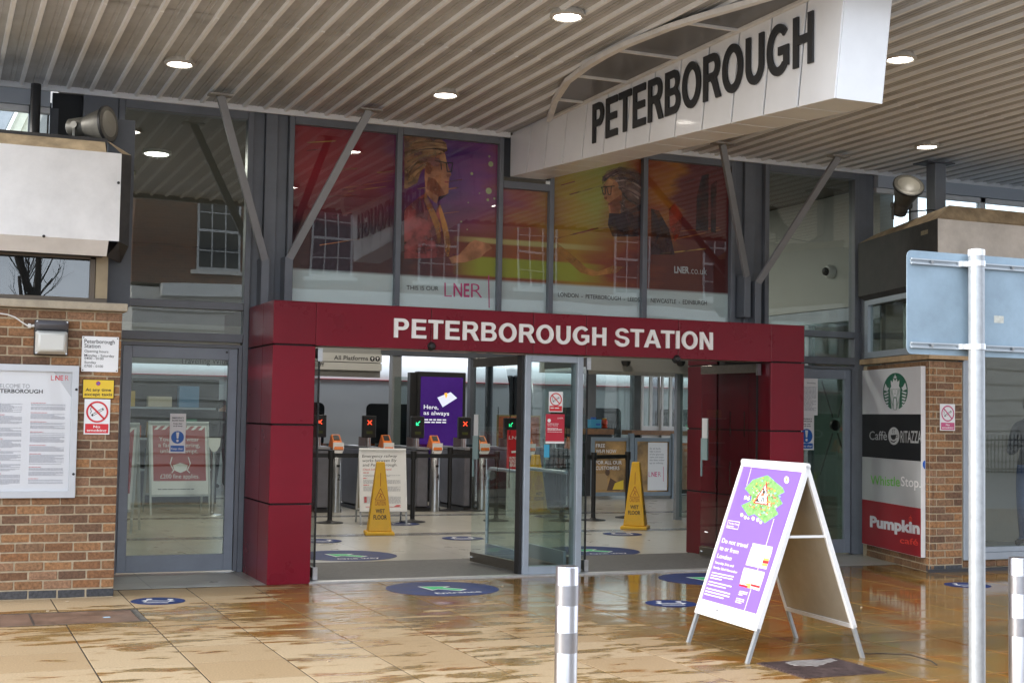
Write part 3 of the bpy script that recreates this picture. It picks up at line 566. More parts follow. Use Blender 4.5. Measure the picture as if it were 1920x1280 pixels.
GLY = {
 'P': (.93, [[(.10, 0), (.10, 1), (.52, 1)] + _arc(.545, .70, .315, .30, 90, -90) + [(.305, .40), (.305, 0)], [(.305, .57)] + _arc(.53, .70, .12, .13, -90, 90, 8) + [(.305, .83)]]),
 'E': (.93, [[(.10, 0), (.10, 1), (.84, 1), (.84, .83), (.305, .83), (.305, .60), (.80, .60), (.80, .43), (.305, .43), (.305, .17), (.86, .17), (.86, 0)]]),
 'T': (.853, [[(.325, 0), (.325, .83), (.03, .83), (.03, 1), (.823, 1), (.823, .83), (.53, .83), (.53, 0)]]),
 'R': (1.008, [[(.10, 0), (.10, 1), (.56, 1)] + _arc(.60, .71, .305, .29, 90, -62) + [(.78, .38), (.99, 0), (.75, 0), (.56, .33), (.47, .415), (.305, .415), (.305, 0)], [(.305, .585)] + _arc(.58, .71, .12, .125, -90, 90, 8) + [(.305, .835)]]),
 'B': (1.008, [[(.10, 0), (.10, 1), (.56, 1)] + _arc(.59, .755, .285, .245, 90, -50) + _arc(.62, .285, .31, .285, 60, -90), [(.305, .60)] + _arc(.57, .715, .115, .115, -90, 90, 8) + [(.305, .83)], [(.305, .17)] + _arc(.60, .305, .125, .135, -90, 90, 8) + [(.305, .44)]]),
 'O': (1.087, [_arc(.5435, .5, .485, .52, 0, 352.8, 50), _arc(.5435, .5, .275, .345, 0, 345, 24)]),
 'U': (1.008, [[(.10, 1), (.305, 1), (.305, .44)] + _arc(.504, .40, .199, .24, 180, 360, 14) + [(.703, .44), (.703, 1), (.908, 1), (.908, .40)] + _arc(.504, .38, .404, .40, 0, -180, 22)]),
 'G': (1.087, [_arc(.545, .5, .49, .52, 42, 318, 30) + [(.985, .13), (.985, .55), (.55, .55), (.55, .38), (.78, .38), (.78, .235)] + _arc(.555, .5, .285, .345, 310, 45, 22)]),
 'H': (1.008, [[(.10, 0), (.10, 1), (.305, 1), (.305, .61), (.70, .61), (.70, 1), (.905, 1), (.905, 0), (.70, 0), (.70, .44), (.305, .44), (.305, 0)]]),
 'A': (1.008, [[(0, 0), (.40, 1), (.61, 1), (1.01, 0), (.785, 0), (.705, .225), (.30, .225), (.225, 0)], [(.365, .395), (.64, .395), (.5025, .77)]]),
 'I': (.388, [[(.09, 0), (.09, 1), (.297, 1), (.297, 0)]]),
 'N': (1.008, [[(.10, 0), (.10, 1), (.30, 1), (.71, .34), (.71, 1), (.905, 1), (.905, 0), (.70, 0), (.295, .65), (.295, 0)]]),
 'S': (.93, [_arc(.46, .715, .385, .30, 12, 180, 16) + _arc(.47, .70, .395, .26, 190, 262, 8) + [(.60, .405)] + _arc(.56, .29, .13, .125, 70, -90, 8) + _arc(.45, .31, .20, .145, -90, -165, 8) + [(.045, .345)] + _arc(.46, .30, .415, .32, 185, 360, 20) + _arc(.48, .31, .395, .26, 5, 75, 8) + [(.36, .585)] + _arc(.375, .715, .12, .125, 250, 90, 8) + _arc(.44, .715, .20, .125, 90, 20, 8)]),
}
def signage(parent, fr, s, a0, b0, a1, b1, h, mt, depth, c):
    """raised bold capitals, each letter a part of its own, on the baseline (a0,b0)-(a1,b1)"""
    tot = sum(GLY[q][0] if q != ' ' else .388 for q in s); w = math.hypot(a1 - a0, b1 - b0); k = w / (tot - .18); x = -.09
    du, dv = (a1 - a0) / w, (b1 - b0) / w
    for q in s:
        if q == ' ': x += .388; continue
        cu = bpy.data.curves.new('g', 'CURVE'); cu.dimensions = '2D'; cu.fill_mode = 'BOTH'; cu.extrude = .5
        for ln in GLY[q][1]:
            sp = cu.splines.new('POLY'); sp.points.add(len(ln) - 1); sp.use_cyclic_u = True
            for pt_, (u, v) in zip(sp.points, ln): pt_.co = (u, v, 0, 1)
        ob = bpy.data.objects.new('g', cu); me = bpy.data.meshes.new_from_object(ob); m = M()
        P = []
        for v in me.vertices:
            X_ = (x + v.co.x) * k; Y_ = v.co.y * h; P.append(fr.pt(a0 + X_ * du, b0 + X_ * dv + Y_, c + (v.co.z + .5) * depth))
        m.add(P, [tuple(p.vertices) for p in me.polygons]); m.out('letter', mt, parent, normals=False)
        bpy.data.objects.remove(ob); bpy.data.curves.remove(cu); bpy.data.meshes.remove(me); x += GLY[q][0]
fp = FY(YP); a0, b0 = fp.px(737.5, 632.5); a1, b1 = fp.px(1335.5, 656); signage(pt, fp, 'PETERBOROUGH STATION', a0, b0, a1, b1, .178, LET, .018, .001)
for x, y in ((809, 649), (1269, 673)):
    c = fp.pt(*fp.px(x, y)); M().lathe(c + V((0, .04, 0)), (0, -1, 0), [(.035, 0), (.045, .02), (.04, .05), (.022, .075), (.003, .08)], 16).out('door_sensor', BLK, pt, smooth=True)

# ---- canopy
def soffitmat():
    m = bpy.data.materials.new('painted_decking'); m.use_nodes = True; t = m.node_tree; p = t.nodes['Principled BSDF']; l = t.links.new; n_ = t.nodes.new
    g = n_('ShaderNodeNewGeometry'); oi = n_('ShaderNodeObjectInfo')
    a = n_('ShaderNodeTexNoise'); a.inputs['Scale'].default_value = 1.6; a.inputs['Detail'].default_value = 7; a.inputs['Roughness'].default_value = .7; l(g.outputs['Position'], a.inputs['Vector'])
    mp = n_('ShaderNodeMapping'); mp.inputs['Scale'].default_value = (2.2, .5, 2); l(g.outputs['Position'], mp.inputs[0])
    b = n_('ShaderNodeTexNoise'); b.inputs['Scale'].default_value = 2.4; b.inputs['Detail'].default_value = 5; l(mp.outputs[0], b.inputs['Vector'])
    r = n_('ShaderNodeValToRGB'); r.color_ramp.elements[0].position = .32; r.color_ramp.elements[0].color = (.39, .40, .415, 1); r.color_ramp.elements[1].position = .62; r.color_ramp.elements[1].color = (.53, .545, .565, 1); l(a.outputs[0], r.inputs[0])
    k = n_('ShaderNodeValToRGB'); k.color_ramp.elements[0].position = .3; k.color_ramp.elements[0].color = (.72, .70, .67, 1); k.color_ramp.elements[1].position = .6; k.color_ramp.elements[1].color = (1, 1, 1, 1); l(b.outputs[0], k.inputs[0])
    mx = n_('ShaderNodeMixRGB'); mx.blend_type = 'MULTIPLY'; mx.inputs[0].default_value = .55; l(r.outputs[0], mx.inputs[1]); l(k.outputs[0], mx.inputs[2]); l(mx.outputs[0], p.inputs['Base Color']); p.inputs['Roughness'].default_value = .42
    MT['painted_decking'] = m; return m
DECK = soffitmat(); YE = 7.2; RIBM = mat('rib_lit_white', (.88, .91, .95), .4, 0, .07, 2.5)  # ribs whitened over darker pans: their lit stripes are put into the colour
cn = thing('entrance_canopy', 'dirty white corrugated metal canopy over the station entrance', 'canopy', (5.5, 10, ZS))
def sheet(x0, n, y0, y1, dz):
    """decking seen from below: ribs that hang down between wide pans with a small stiffener"""
    P = .2037; prof = []
    for k in range(n):
        x = x0 + k * P
        prof += [(x + .022, 0), (x + .092, 0), (x + .095, .006), (x + .100, .006), (x + .103, 0), (x + .128, 0), (x + .131, -.005), (x + .136, -.005), (x + .139, 0)]
    prof.append((x0 + n * P + .022, 0)); q = M(); z = ZS + .03 + dz
    vs = [(a, y, z + b) for y in (y0, y1) for a, b in prof]; w = len(prof)
    q.add(vs, [(i, i + 1, i + 1 + w, i + w) for i in range(w - 1)])
    for k in range(n):
        x = x0 + k * P; a_, b_ = y0, y1
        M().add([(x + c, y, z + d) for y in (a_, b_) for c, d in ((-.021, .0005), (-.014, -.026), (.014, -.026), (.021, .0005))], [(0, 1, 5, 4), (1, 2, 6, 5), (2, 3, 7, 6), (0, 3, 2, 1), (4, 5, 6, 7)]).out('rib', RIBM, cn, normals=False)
    return q.out('decking_sheet', DECK, cn, normals=False)
for i in range(-2, 14):
    for (y0, y1, dz) in ((YG - .012, 10.25, 0), (10.275, YE, .004)):
        sheet(1.463 + .2037 * 5 * i - .0, 5, y0, y1, dz + .0012 * (i % 2))
M().box(-.6, 16, YE + .01, YG + .22, ZS + .056, ZS + .36).box(1.0, 10.7, YG + .2205, 25.4, ZS + .056, ZS + .36).out('roof_deck', mat('roof', (.2, .2, .2), .8), cn); B(-.6, 16, YE - .05, YE, ZS - .03, ZS + .4).out('fascia', mat('fascia_grey', (.12, .12, .125), .5), cn)
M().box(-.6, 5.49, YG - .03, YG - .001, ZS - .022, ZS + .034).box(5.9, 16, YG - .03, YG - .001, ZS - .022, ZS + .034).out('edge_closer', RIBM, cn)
# struts from the columns
def strut(top, bot, label):
    s = thing('canopy_strut', label, 'strut', bot, 'struts under the canopy'); t, b = V(top), V(bot); d = (t - b).normalized(); sd = d.cross(V((0, 1, 0))).normalized()
    fr = Fr(b, sd, d); M().box(-.037, .037, 0, (t - b).length, -.02, .02, fr).out('bar', mat('strut_grey', (.25, .26, .275), .42, 0, .1, 5), s, bev=.003)
    M().box(t.x - .11, t.x + .11, t.y - .06, t.y + .06, t.z - .006, t.z + .008).out('head_plate', mat('plate_grey', (.32, .31, .29), .5, 0, .2, 9), s)
    M().box(b.x - .04, b.x + .04, b.y - .025, b.y + .17, b.z - .45, b.z + .03).out('foot_bracket', ALU, s, bev=.004)
GS = GZ(4.425)
for (tx, ty), (bx, by), lb in (((413, 179), (497, 490), 'grey strut leaning over the left escape door'), ((693, 207), (541, 487), 'grey strut crossing the man on the film'), ((1354, 270), (1400, 520), 'grey strut rising from the right column beside the film'), ((1572, 294), (1420, 532), 'grey strut leaning over the right escape door')):
    a, b = GS.px(tx, ty); c, d = FY(13.1).px(bx, by); strut((a, b, 4.425), (c, 13.1, d), lb)
# downlights
LENS = mat('lamp_lens', (.9, .9, .88), .4, emit=(1, .93, .82), es=9)
for k, (x, y, lb) in enumerate(((337, 119, 'by the left floodlight'), (835, 177, 'in front of the film with the man'), (1064, 30, 'beside the curved recess'), (1688, 110, 'beyond the end of the blade sign'), (1738, 274, 'above the café board'))):
    a, b = GZ(4.465).px(x, y); d = thing('downlight', 'round lit canopy downlight ' + lb, 'light', (a, b, 4.415), 'canopy downlights')
    M().lathe((a, b, 4.466), (0, 0, -1), [(.10, -.03), (.124, -.03), (.132, .008), (.110, .020), (.098, .014), (.098, .006)], 28).out('bezel', mat('bezel_dull', (.5, .49, .46), .5, 0, .2, 30), d, smooth=True); M().cyl((a, b, 4.461), (a, b, 4.456), .097, None, 28).out('lens', LENS, d)
# ---- PETERBOROUGH blade sign
XF, XF2 = 5.495, 5.89
bl = thing('blade_sign', 'long white panelled blade sign with black town name under the canopy', 'sign', (5.69, 10.4, 3.7))
FBL = Fr((XF, 0, 0), (0, -1, 0), (0, 0, 1))   # left face, a = -y
def zb(y): return 4.031 + (13.19 - y) * (3.690 - 4.031) / (13.19 - 7.55)
yb_ = [13.19 - (13.19 - 7.55) * k / 13 for k in range(14)]
rk = .115
for k in range(13):
    y0, y1 = yb_[k] - .010, yb_[k + 1] + .010
    t0, t1 = (y0 if k == 0 else y0 - rk), y1 - rk
    for x, sg in ((XF, 1), (XF2 - .012, 1)):
        P = [(x, y0, zb(y0)), (x, y1, zb(y1)), (x, t1, ZS + .002), (x, t0, ZS + .002)]
        M().add([V(p) for p in P] + [V(p) + V((.012, 0, 0)) for p in P], [(0, 1, 2, 3), (7, 6, 5, 4), (0, 4, 5, 1), (1, 5, 6, 2), (2, 6, 7, 3), (3, 7, 4, 0)]).out('side_panel', WHITE, bl, bev=.0015)
    P = [(XF + .013, y0, zb(y0)), (XF2 - .013, y0, zb(y0)), (XF2 - .013, y1, zb(y1)), (XF + .013, y1, zb(y1))]
    M().add([V(p) for p in P] + [V(p) + V((0, 0, .012)) for p in P], [(0, 1, 2, 3), (7, 6, 5, 4), (0, 4, 5, 1), (1, 5, 6, 2), (2, 6, 7, 3), (3, 7, 4, 0)]).out('bottom_panel', WHITE, bl, bev=.0015)
P = [(XF + .013, 7.552, zb(7.55)), (XF2 - .013, 7.552, zb(7.55)), (XF2 - .013, 7.552 - rk, ZS + .02), (XF + .013, 7.552 - rk, ZS + .02)]
M().add([V(p) for p in P] + [V(p) + V((0, .012, 0)) for p in P], [(0, 1, 2, 3), (7, 6, 5, 4), (0, 4, 5, 1), (1, 5, 6, 2), (2, 6, 7, 3), (3, 7, 4, 0)]).out('end_panel', WHITE, bl)
P = [(x, y, z) for x in (XF + .03, XF2 - .03) for y, z in ((13.17, 4.06), (7.6, 3.72), (7.5, ZS), (13.17, ZS))]
M().add(P, [(0, 1, 2, 3), (7, 6, 5, 4), (0, 4, 5, 1), (1, 5, 6, 2), (2, 6, 7, 3), (3, 7, 4, 0)]).out('core', BLACK, bl)
m = M(); a0, b0 = FBL.px(1113, 270); a1, b1 = FBL.px(1528, 117)
FB2 = Fr((XF, 0, 0), (0, -1, 0), (0, 0, 1))
signage(bl, FB2, 'PETERBOROUGH', a0, b0, a1, b1, .36, CHAR, .014, .006)
# curved recess in the soffit beside the blade
arc = [(5.49, 12.2), (5.36, 11.85), (5.19, 11.4), (4.98, 10.68), (4.91, 10.13), (4.89, 9.78), (4.895, 9.42), (4.96, 8.87), (5.04, 8.52), (5.15, 8.14), (5.28, 7.7), (5.42, 7.3), (5.49, 7.12)]
rc = thing('soffit_recess', 'leaf-shaped dark recess with white ribs in the canopy beside the blade sign', 'recess', (5.2, 9.8, ZS))
GZ_ = GZ(0)
M().prism(arc, ZS - .012, ZS - .006, GZ_).out('backing_panel', mat('recess_panel', (.14, .14, .14), .3, 0, .14, 2.5), rc)
m = M()
for p, q in zip(arc[:-1], arc[1:]):
    d = V((q[0] - p[0], q[1] - p[1], 0)).normalized(); n = V((d.y, -d.x, 0)) * .026
    m.add([(p[0] - n.x, p[1] - n.y, ZS - .045), (q[0] - n.x, q[1] - n.y, ZS - .045), (q[0] + n.x, q[1] + n.y, ZS - .045), (p[0] + n.x, p[1] + n.y, ZS - .045), (p[0] - n.x, p[1] - n.y, ZS - .006), (q[0] - n.x, q[1] - n.y, ZS - .006), (q[0] + n.x, q[1] + n.y, ZS - .006), (p[0] + n.x, p[1] + n.y, ZS - .006)], [(0, 3, 2, 1), (4, 5, 6, 7), (0, 1, 5, 4), (1, 2, 6, 5), (2, 3, 7, 6), (3, 0, 4, 7)])
m.out('edge_trim', mat('trim_cream', (.76, .75, .73), .5, 0, .12, 6), rc)
for y, xl in ((11.37, 5.21), (10.5, 4.97), (9.62, 4.92), (8.72, 5.02), (7.85, 5.26)): B(xl, 5.485, y - .012, y + .012, ZS - .034, ZS - .013).out('rib', MT['trim_cream'], rc)
B(5.455, 5.49, 7.15, 12.15, ZS - .036, ZS - .0135).out('inner_trim', MT['trim_cream'], rc)

# ================================================================== STREET SIDE
# ---- fascia boxes over the two shop fronts
DIRTY = mat('weathered_white', (.80, .81, .82), .6, 0, .10, 3, .25, 6); RUST = mat('stained_sheet', (.37, .285, .18), .65, 0, .45, 5, .1, 30); DKM = mat('dark_fascia_metal', (.042, .041, .04), .6, 0, .6, 4, .2, 40)
YFa = 11.42
lf = thing('fascia_box', 'long white sheeted fascia box with stained chamfered edges above the beige window', 'fascia', (.4, YFa, 2.75))
pr = [(0, 2.885), (0, 3.60), (.17, 3.74), (.62, 3.74), (.62, 2.77), (.12, 2.77)]     # depth behind the face, height
def strip(x0, x1, p, q, mt, name, root, y0, dx0=0, dx1=0):
    return M().add([(x0 + dx0, y0 + p[0], p[1]), (x1 + dx1, y0 + p[0], p[1]), (x1, y0 + q[0], q[1]), (x0, y0 + q[0], q[1])], [(0, 1, 2, 3)]).out(name, mt, root, normals=False)
XE = 1.345
strip(-6, XE, pr[0], pr[1], DIRTY, 'face_sheet', lf, YFa); strip(-6, XE - .12, pr[2], pr[1], RUST, 'top_chamfer', lf, YFa, 0, 0); strip(-6, XE - .08, pr[5], pr[0], DIRTY, 'bottom_chamfer', lf, YFa)
M().add([(XE, YFa, 3.60), (XE - .12, YFa + .17, 3.74), (XE + .09, YFa + .1, 3.61)], [(0, 1, 2)]).out('top_chamfer', RUST, lf, normals=False)
M().add([(XE + .001, YFa, 2.885), (XE + .001, YFa, 3.60), (XE + .09, YFa + .10, 3.61), (XE + .09, YFa + .10, 2.86)], [(0, 1, 2, 3)]).add([(XE + .09, YFa + .1, 2.86), (XE + .09, YFa + .1, 3.61), (XE + .09, YFa + .62, 3.7), (XE + .09, YFa + .62, 2.8)], [(0, 1, 2, 3)]).add([(XE + .001, YFa, 2.885), (XE + .09, YFa + .1, 2.86), (XE + .09, YFa + .62, 2.77), (XE - .08, YFa + .12, 2.77)], [(0, 1, 2, 3)]).out('end_sheet', DKM, lf, normals=False)
M().box(-6, XE - .1, YFa + .13, YFa + .62, 2.775, 3.735).out('carcass', DKM, lf)
for x, z in ((222, 343), (82, 443)):
    a, b = FY(YFa).px(x, z); M().lathe((a, YFa - .001, b), (0, -1, 0), [(.012, 0), (.011, .008), (.004, .012)], 10).out('fixing', INK, lf)
# beige office window under it
ow = thing('office_window', 'brown framed office window under the white fascia box', 'window', (.4, YB, 2.4))
M().box(-6, 1.30, YB + .02, YB + .1, 2.40, 2.44).box(1.16, 1.20, YB + .02, YB + .1, 2.44, 2.80).box(-6, 1.20, YB + .02, YB + .1, 2.76, 2.82).out('frame', mat('brown_frame', (.11, .085, .06), .45, 0, .1, 6), ow)
B(1.205, 1.30, YB + .01, YB + .12, 2.44, 2.80).out('jamb', BEIGE, ow); B(-6, 1.165, YB + .05, YB + .06, 2.435, 2.765).out('pane', GLASSD, ow); B(-6, 1.3, YB + .25, YB + .3, 2.4, 2.8).out('blind', mat('office_dark', (.02, .02, .022), .7), ow)
B(1.30, 1.52, YB + .3, YG + .02, 2.40, 4.0).out('return_panel', ALUD, ow)
# right fascia
rf = thing('fascia_box', 'weathered dark metal fascia box with white front above the café pier', 'fascia', (10.2, 11.4, 2.95))
uS = (PA - PB).normalized(); nS = FS.n
def sp(a, z, c=0): return FS.pt(a, z, c)
a_end = SLEN + .33
M().add([sp(.0, 2.98, .06), sp(a_end, 2.98, .06), sp(a_end, 3.60, .06), sp(0, 3.60, .06), sp(.12, 3.74, -.06), sp(a_end - .05, 3.74, -.06), sp(.1, 2.86, -.08), sp(a_end, 2.86, -.08)], [(0, 1, 2, 3), (0, 6, 7, 1)]).out('side_sheet', DKM, rf, normals=False)
M().add([sp(0, 3.60, .06), sp(a_end, 3.60, .06), sp(a_end - .12, 3.76, -.12), sp(.1, 3.70, -.1)], [(0, 1, 2, 3)]).out('top_chamfer', RUST, rf, normals=False)
E0 = sp(a_end, 0, .06); E0.z = 0; YR = E0.y
M().add([(E0.x + .0, YR, 2.95), (16, YR, 2.95), (16, YR, 3.60), (E0.x, YR, 3.60)], [(0, 1, 2, 3)]).out('face_sheet', mat('grubby_white', (.70, .68, .65), .6, 0, .2, 3), rf, normals=False)
M().add([(E0.x, YR, 3.60), (16, YR, 3.60), (16, YR + .16, 3.76), sp(a_end - .12, 3.76, -.12)], [(0, 1, 2, 3)]).out('top_chamfer', RUST, rf, normals=False)
M().prism([(E0.x + .06, YR + .02), (16, YR + .02), (16, 12.2), (10.2, 13.0), (10.08, 13.0)], 2.90, 3.595, GF).out('carcass', DKM, rf)
f = FS.off(.062); a0, a1, b0, b1 = rectpx(f, 1727, 432, 1740, 440); B(a0, a1, b0, b1, 0, .003, f).out('small_plate', mat('tarnished_plate', (.3, .27, .18), .6, 0, .3, 30), rf)
# upper side window under it
uw = thing('side_window', 'grey framed upper window on the splayed side above the café board', 'window', tuple(FS.pt(.6, 2.25)))
B(.04, SLEN - .02, 2.26, 2.33, -.06, .0, FS).out('frame', ALUL, uw); B(.04, .14, 2.332, 2.94, -.06, 0, FS).out('frame', ALUL, uw); B(.142, SLEN - .02, 2.87, 2.94, -.06, 0, FS).out('frame', ALUL, uw); B(SLEN - .1, SLEN - .02, 2.332, 2.868, -.06, 0, FS).out('frame', ALUL, uw)
B(.13, SLEN - .09, 2.32, 2.88, -.04, -.03, FS).out('pane', GLASSG, uw); B(.5, .58, 2.33, 2.87, -.3, -.27, FS).out('blind_cord', WPL, uw)
B(-.1, .035, 2.25, 2.98, -.08, -.01, FS).out('jamb', ALU, uw)
# clerestory strips: left and right gaps between fascia and soffit
for nm, lb, xs in (('clerestory', 'pale clerestory strip above the white fascia beside the floodlight', [(-5.4, -.2), (.24, .72), (.80, .905)]), ('clerestory', 'pale framed clerestory windows above the dark café fascia', [(10.22, 10.75), (10.83, 11.78), (11.86, 12.9), (12.98, 15.5)])):
    c = thing(nm, lb, 'window', ((xs[0][0] + xs[-1][1]) / 2, YG + .6, 3.4)); yy = YG + .08 if xs[0][0] < 0 else YG + .05
    for x0, x1 in xs:
        B(x0, x1, yy, yy + .01, 3.3, 4.24).out('pane', GLASS, c)
        B(x1 + .002, x1 + .078, yy - .03, yy + .05, 3.3, 4.3).out('mullion', WFRAME if xs[0][0] > 0 else ALUD, c)
    B(xs[0][0], xs[-1][1], yy - .03, yy + .05, 4.245, 4.30).out('head_rail', WFRAME, c)
    B(xs[0][0], xs[-1][1], yy - .06, yy + .06, 4.305, 4.5).out('eaves_panel', mat('pale_blue_panel', (.5, .55, .62), .5), c)
nc = thing('neighbour_roof', 'cream corrugated roof edge seen through the strip beside the floodlight', 'roof', (.3, 17, 3.0))
for q in range(9): M().box(.15 + .16 * q, .23 + .16 * q, 0, 2.6, -.04, .0, Fr((0, 16.5, 3.2), (1, 0, 0), (.35, .3, .9))).out('corrugation', mat('cream_sheet', (.62, .60, .48), .5, 0, .15, 6), nc)
M().box(.1, 1.7, 0, 2.6, -.08, -.041, Fr((0, 16.5, 3.2), (1, 0, 0), (.35, .3, .9))).out('sheet', MT['cream_sheet'], nc); M().box(-.14, .06, 0, 2.6, -.08, .02, Fr((0, 16.5, 3.2), (1, 0, 0), (.35, .3, .9))).out('edge_board', mat('edge_board_grey', (.36, .37, .40), .5, 0, .1, 6), nc)
cl = thing('drainpipe', 'dark rainwater pipe beside the left floodlight', 'pipe', (.76, 12.9, 3.4)); M().cyl((.76, 12.95, 3.2), (.76, 12.95, 4.44), .045, None, 18).out('pipe', BLK, cl, smooth=True)
cb = thing('corner_post', 'dark grey end post with bolts holding up the canopy edge', 'post', (.12, 12.4, 2.4)); M().box(-.12, .3, 12.3, 12.5, 3.7, 4.36).out('post', ALUD, cb, bev=.004); M().box(-.2, .42, 12.2, 12.6, 4.37, 4.41).out('head_plate', mat('plate_grey2', (.32, .33, .33), .5), cb); 
a, b = FY(12.3).px(24, 110 + 50); M().box(.305, .36, 12.36, 12.42, 4.2, 4.36).out('bracket', BLK, cb)
pf = thing('canopy_post', 'square grey post standing on the café fascia box', 'post', (11.1, 12.3, 3.7)); a, b = FY(12.2).px(1758, 360); M().box(a - .075, a + .075, 12.15, 12.3, 3.72, 4.42).out('post', ALU, pf, bev=.004); M().box(a - .22, a + .16, 12.1, 12.35, 4.415, 4.43).out('head_plate', ALUD, pf); M().prism([(a - .3, 3.73), (a - .07, 3.73), (a - .07, 3.86)], 0, -.1, FY(12.2)).out('gusset', ALUD, pf)
# floodlights
def flood(label, c, ax, sc, base):
    t = thing('floodlight', label, 'floodlight', base); c = V(c); ax = V(ax).normalized(); q = lambda *p: [(r * sc, h * sc) for r, h in p]
    HS = mat('lamp_housing', (.12, .115, .10), .45, .3, .25, 20)
    M().lathe(c, ax, q((.07, -.27), (.088, -.255), (.092, -.12), (.085, -.10), (.085, -.085), (.10, -.08), (.115, -.03), (.162, .125), (.168, .135), (.168, .165), (.15, .168)), 28).out('housing', HS, t, smooth=True)
    M().lathe(c, ax, q((.146, .160), (.12, .172), (.06, .18), (.002, .182)), 28).out('lens', mat('lamp_glass', (.22, .21, .18), .4, 0, .1, 8), t, smooth=True)
    M().lathe(c, ax, q((.168, .135), (.178, .137), (.178, .16), (.168, .162)), 28).out('rim', BLK, t, smooth=True)
    s = ax.cross(V((0, 0, 1))).normalized()
    for g in (-1, 1):
        e = c - ax * .15 * sc + s * g * .1 * sc; M().cyl(e, e + s * g * .02 * sc, .035 * sc, None, 14).tube([e, V((e.x, e.y, base[2]))], .012 * sc + .004, 6).out('bracket', HS, t)
    return t
a, b = FY(11.9).px(176, 240); flood('grey floodlight pointing sideways on top of the left white fascia box', (a, 11.9, b + .02), (.80, -.6, .06), .86, (a, 11.9, 3.742))
a, b = FY(12.0).px(1694, 370); ft = flood('bronze floodlight pointing out on top of the dark café fascia', (a + .02, 12.0, b + .02), (-.25, -.72, .62), .95, (a, 12.0, 3.74))
p0 = V((a, 12.0, 3.78)); tag(M().tube([p0 + V((-.12, 0, -.02)), p0 + V((.02, -.1, .02)), p0 + V((.3, -.1, .06)), p0 + V((.7, -.1, .02)), p0 + V((1.3, -.1, -.02)), p0 + V((2.2, -.1, .1))], .008, 6).out('lamp_cable', BLK), 'black cable trailing along the café fascia from its floodlight', 'cable')

# ---- signs and fittings on the left brick wall
WB = YB - .004
def board(name, label, cat, fr, x0, y0, x1, y1, mt, th=.006, group=None, r=0):
    a0, a1, b0, b1 = rectpx(fr, x0, y0, x1, y1); t = thing(name, label, cat, fr.pt((a0 + a1) / 2, b0), group)
    B(a0, a1, b0, b1, .001, th, fr).out('plate', mt, t, bev=.001); return t, a0, a1, b0, b1
FW = FY(WB)
t, a0, a1, b0, b1 = board('opening_hours_sign', 'white metal sign with the station opening hours on the brick wall', 'sign', FW, 153, 631, 222, 697, WHITE)
m = M(); h = b1 - b0
for s, l0, l1, y, hh, bo in (('Peterborough', 158, 215, 643, 7.5, .006), ('Station', 158, 188, 651.5, 7.5, .006), ('Opening hours', 158, 203, 660, 4.6, .004), ('Monday - Saturday', 158, 214, 668, 4.6, .004), ('0400 - 0100', 158, 194, 673.5, 4.6, .004), ('Sunday', 158, 180, 681, 4.6, .004), ('0700 - 0100', 158, 193, 688, 4.6, .004)):
    p, q = FW.px(l0, y), FW.px(l1, y); textm(m, s, FW, *p, q[0], p[1], FW.px(l0, y - hh)[1] - p[1], bo, 0, .008)
m.out('lettering', INK, t, normals=False)
m = M()
for x, z in ((a0 + .012, b0 + .012), (a1 - .012, b0 + .012), (a0 + .012, b1 - .012), (a1 - .012, b1 - .012)): m.cyl(FW.pt(x, z, .006), FW.pt(x, z, .009), .005, None, 8)
m.out('screws', INK, t)
t, a0, a1, b0, b1 = board('parking_restriction_plate', 'small yellow plate about taxis on the brick wall', 'sign', FW, 154.5, 711, 214, 747, INK)
B(a0 + .005, a1 - .005, b0 + .005, b1 - .005, .006, .008, FW).out('face', YSIGN, t)
for s, l0, l1, y in (('At any time', 160, 208, 733), ('except taxis', 158, 210, 741.5)): text(t, FW, s, (l0, y), (l1, y + .6), 5.8, INK, .015, c=.0095)
a, b = FW.px(184, 718.5); M().face(ell(a, b, .018, .018, 18), FW, .009).out('symbol_disc', INKR, t, normals=False); M().face(ell(a, b, .014, .014, 18), FW, .0095).out('symbol_disc', INKB, t, normals=False); m = M(); stroke(m, FW, (a - .011, b + .011), (a + .011, b - .011), .005, .01); m.out('symbol_bar', INKR, t, normals=False)
t, a0, a1, b0, b1 = board('no_smoking_sign', 'white and red no smoking sign on the left brick wall', 'sign', FW, 157.5, 748, 206, 814, WHITE); nosmoking(t, FW, a0, a1, b0, b1, INKR, ('No', 'smoking'), .008)
# poster case
ar = FW.px(144, 800)[0]; zt, zb_ = FW.px(146, 686)[1], FW.px(139, 932)[1]; al = ar - .78
t = thing('poster_case', 'silver framed welcome poster case on the brick wall', 'notice board', (ar - .39, WB, zb_))
M().box(al, ar, zb_, zb_ + .052, .0, .035, FW).box(al, ar, zt - .052, zt, .0, .035, FW).box(al, al + .052, zb_ + .052, zt - .052, 0, .035, FW).box(ar - .052, ar, zb_ + .052, zt - .052, 0, .035, FW).out('frame', mat('case_alu', (.52, .54, .57), .4, .35, .05, 6), t)
B(al + .05, ar - .05, zb_ + .05, zt - .05, .004, .012, FW).out('poster', mat('poster_paper', (.76, .78, .81), .45), t)
B(al + .05, ar - .05, zb_ + .05, zt - .05, .024, .027, FW).out('cover', COVER, t)
fo = FW.off(.013)
poly(t, fo, [(99, 694.5), (136, 697), (134, 745)], PALEG, .0006)
m = M()
for s, l0, l1, bo in (('L', 95.5, 101, -.01), ('NE', 103.5, 118.5, .022), ('R', 122, 128.5, -.01)): textm(m, s, fo, *fo.px(l0, 712.8 + (l0 - 95) * .012), *fo.px(l1, 712.8 + (l1 - 95) * .012), fo.px(100, 703.3)[1] - fo.px(100, 712.8)[1], bo, 0, .0012)
m.out('logo', INKR, t, normals=False)
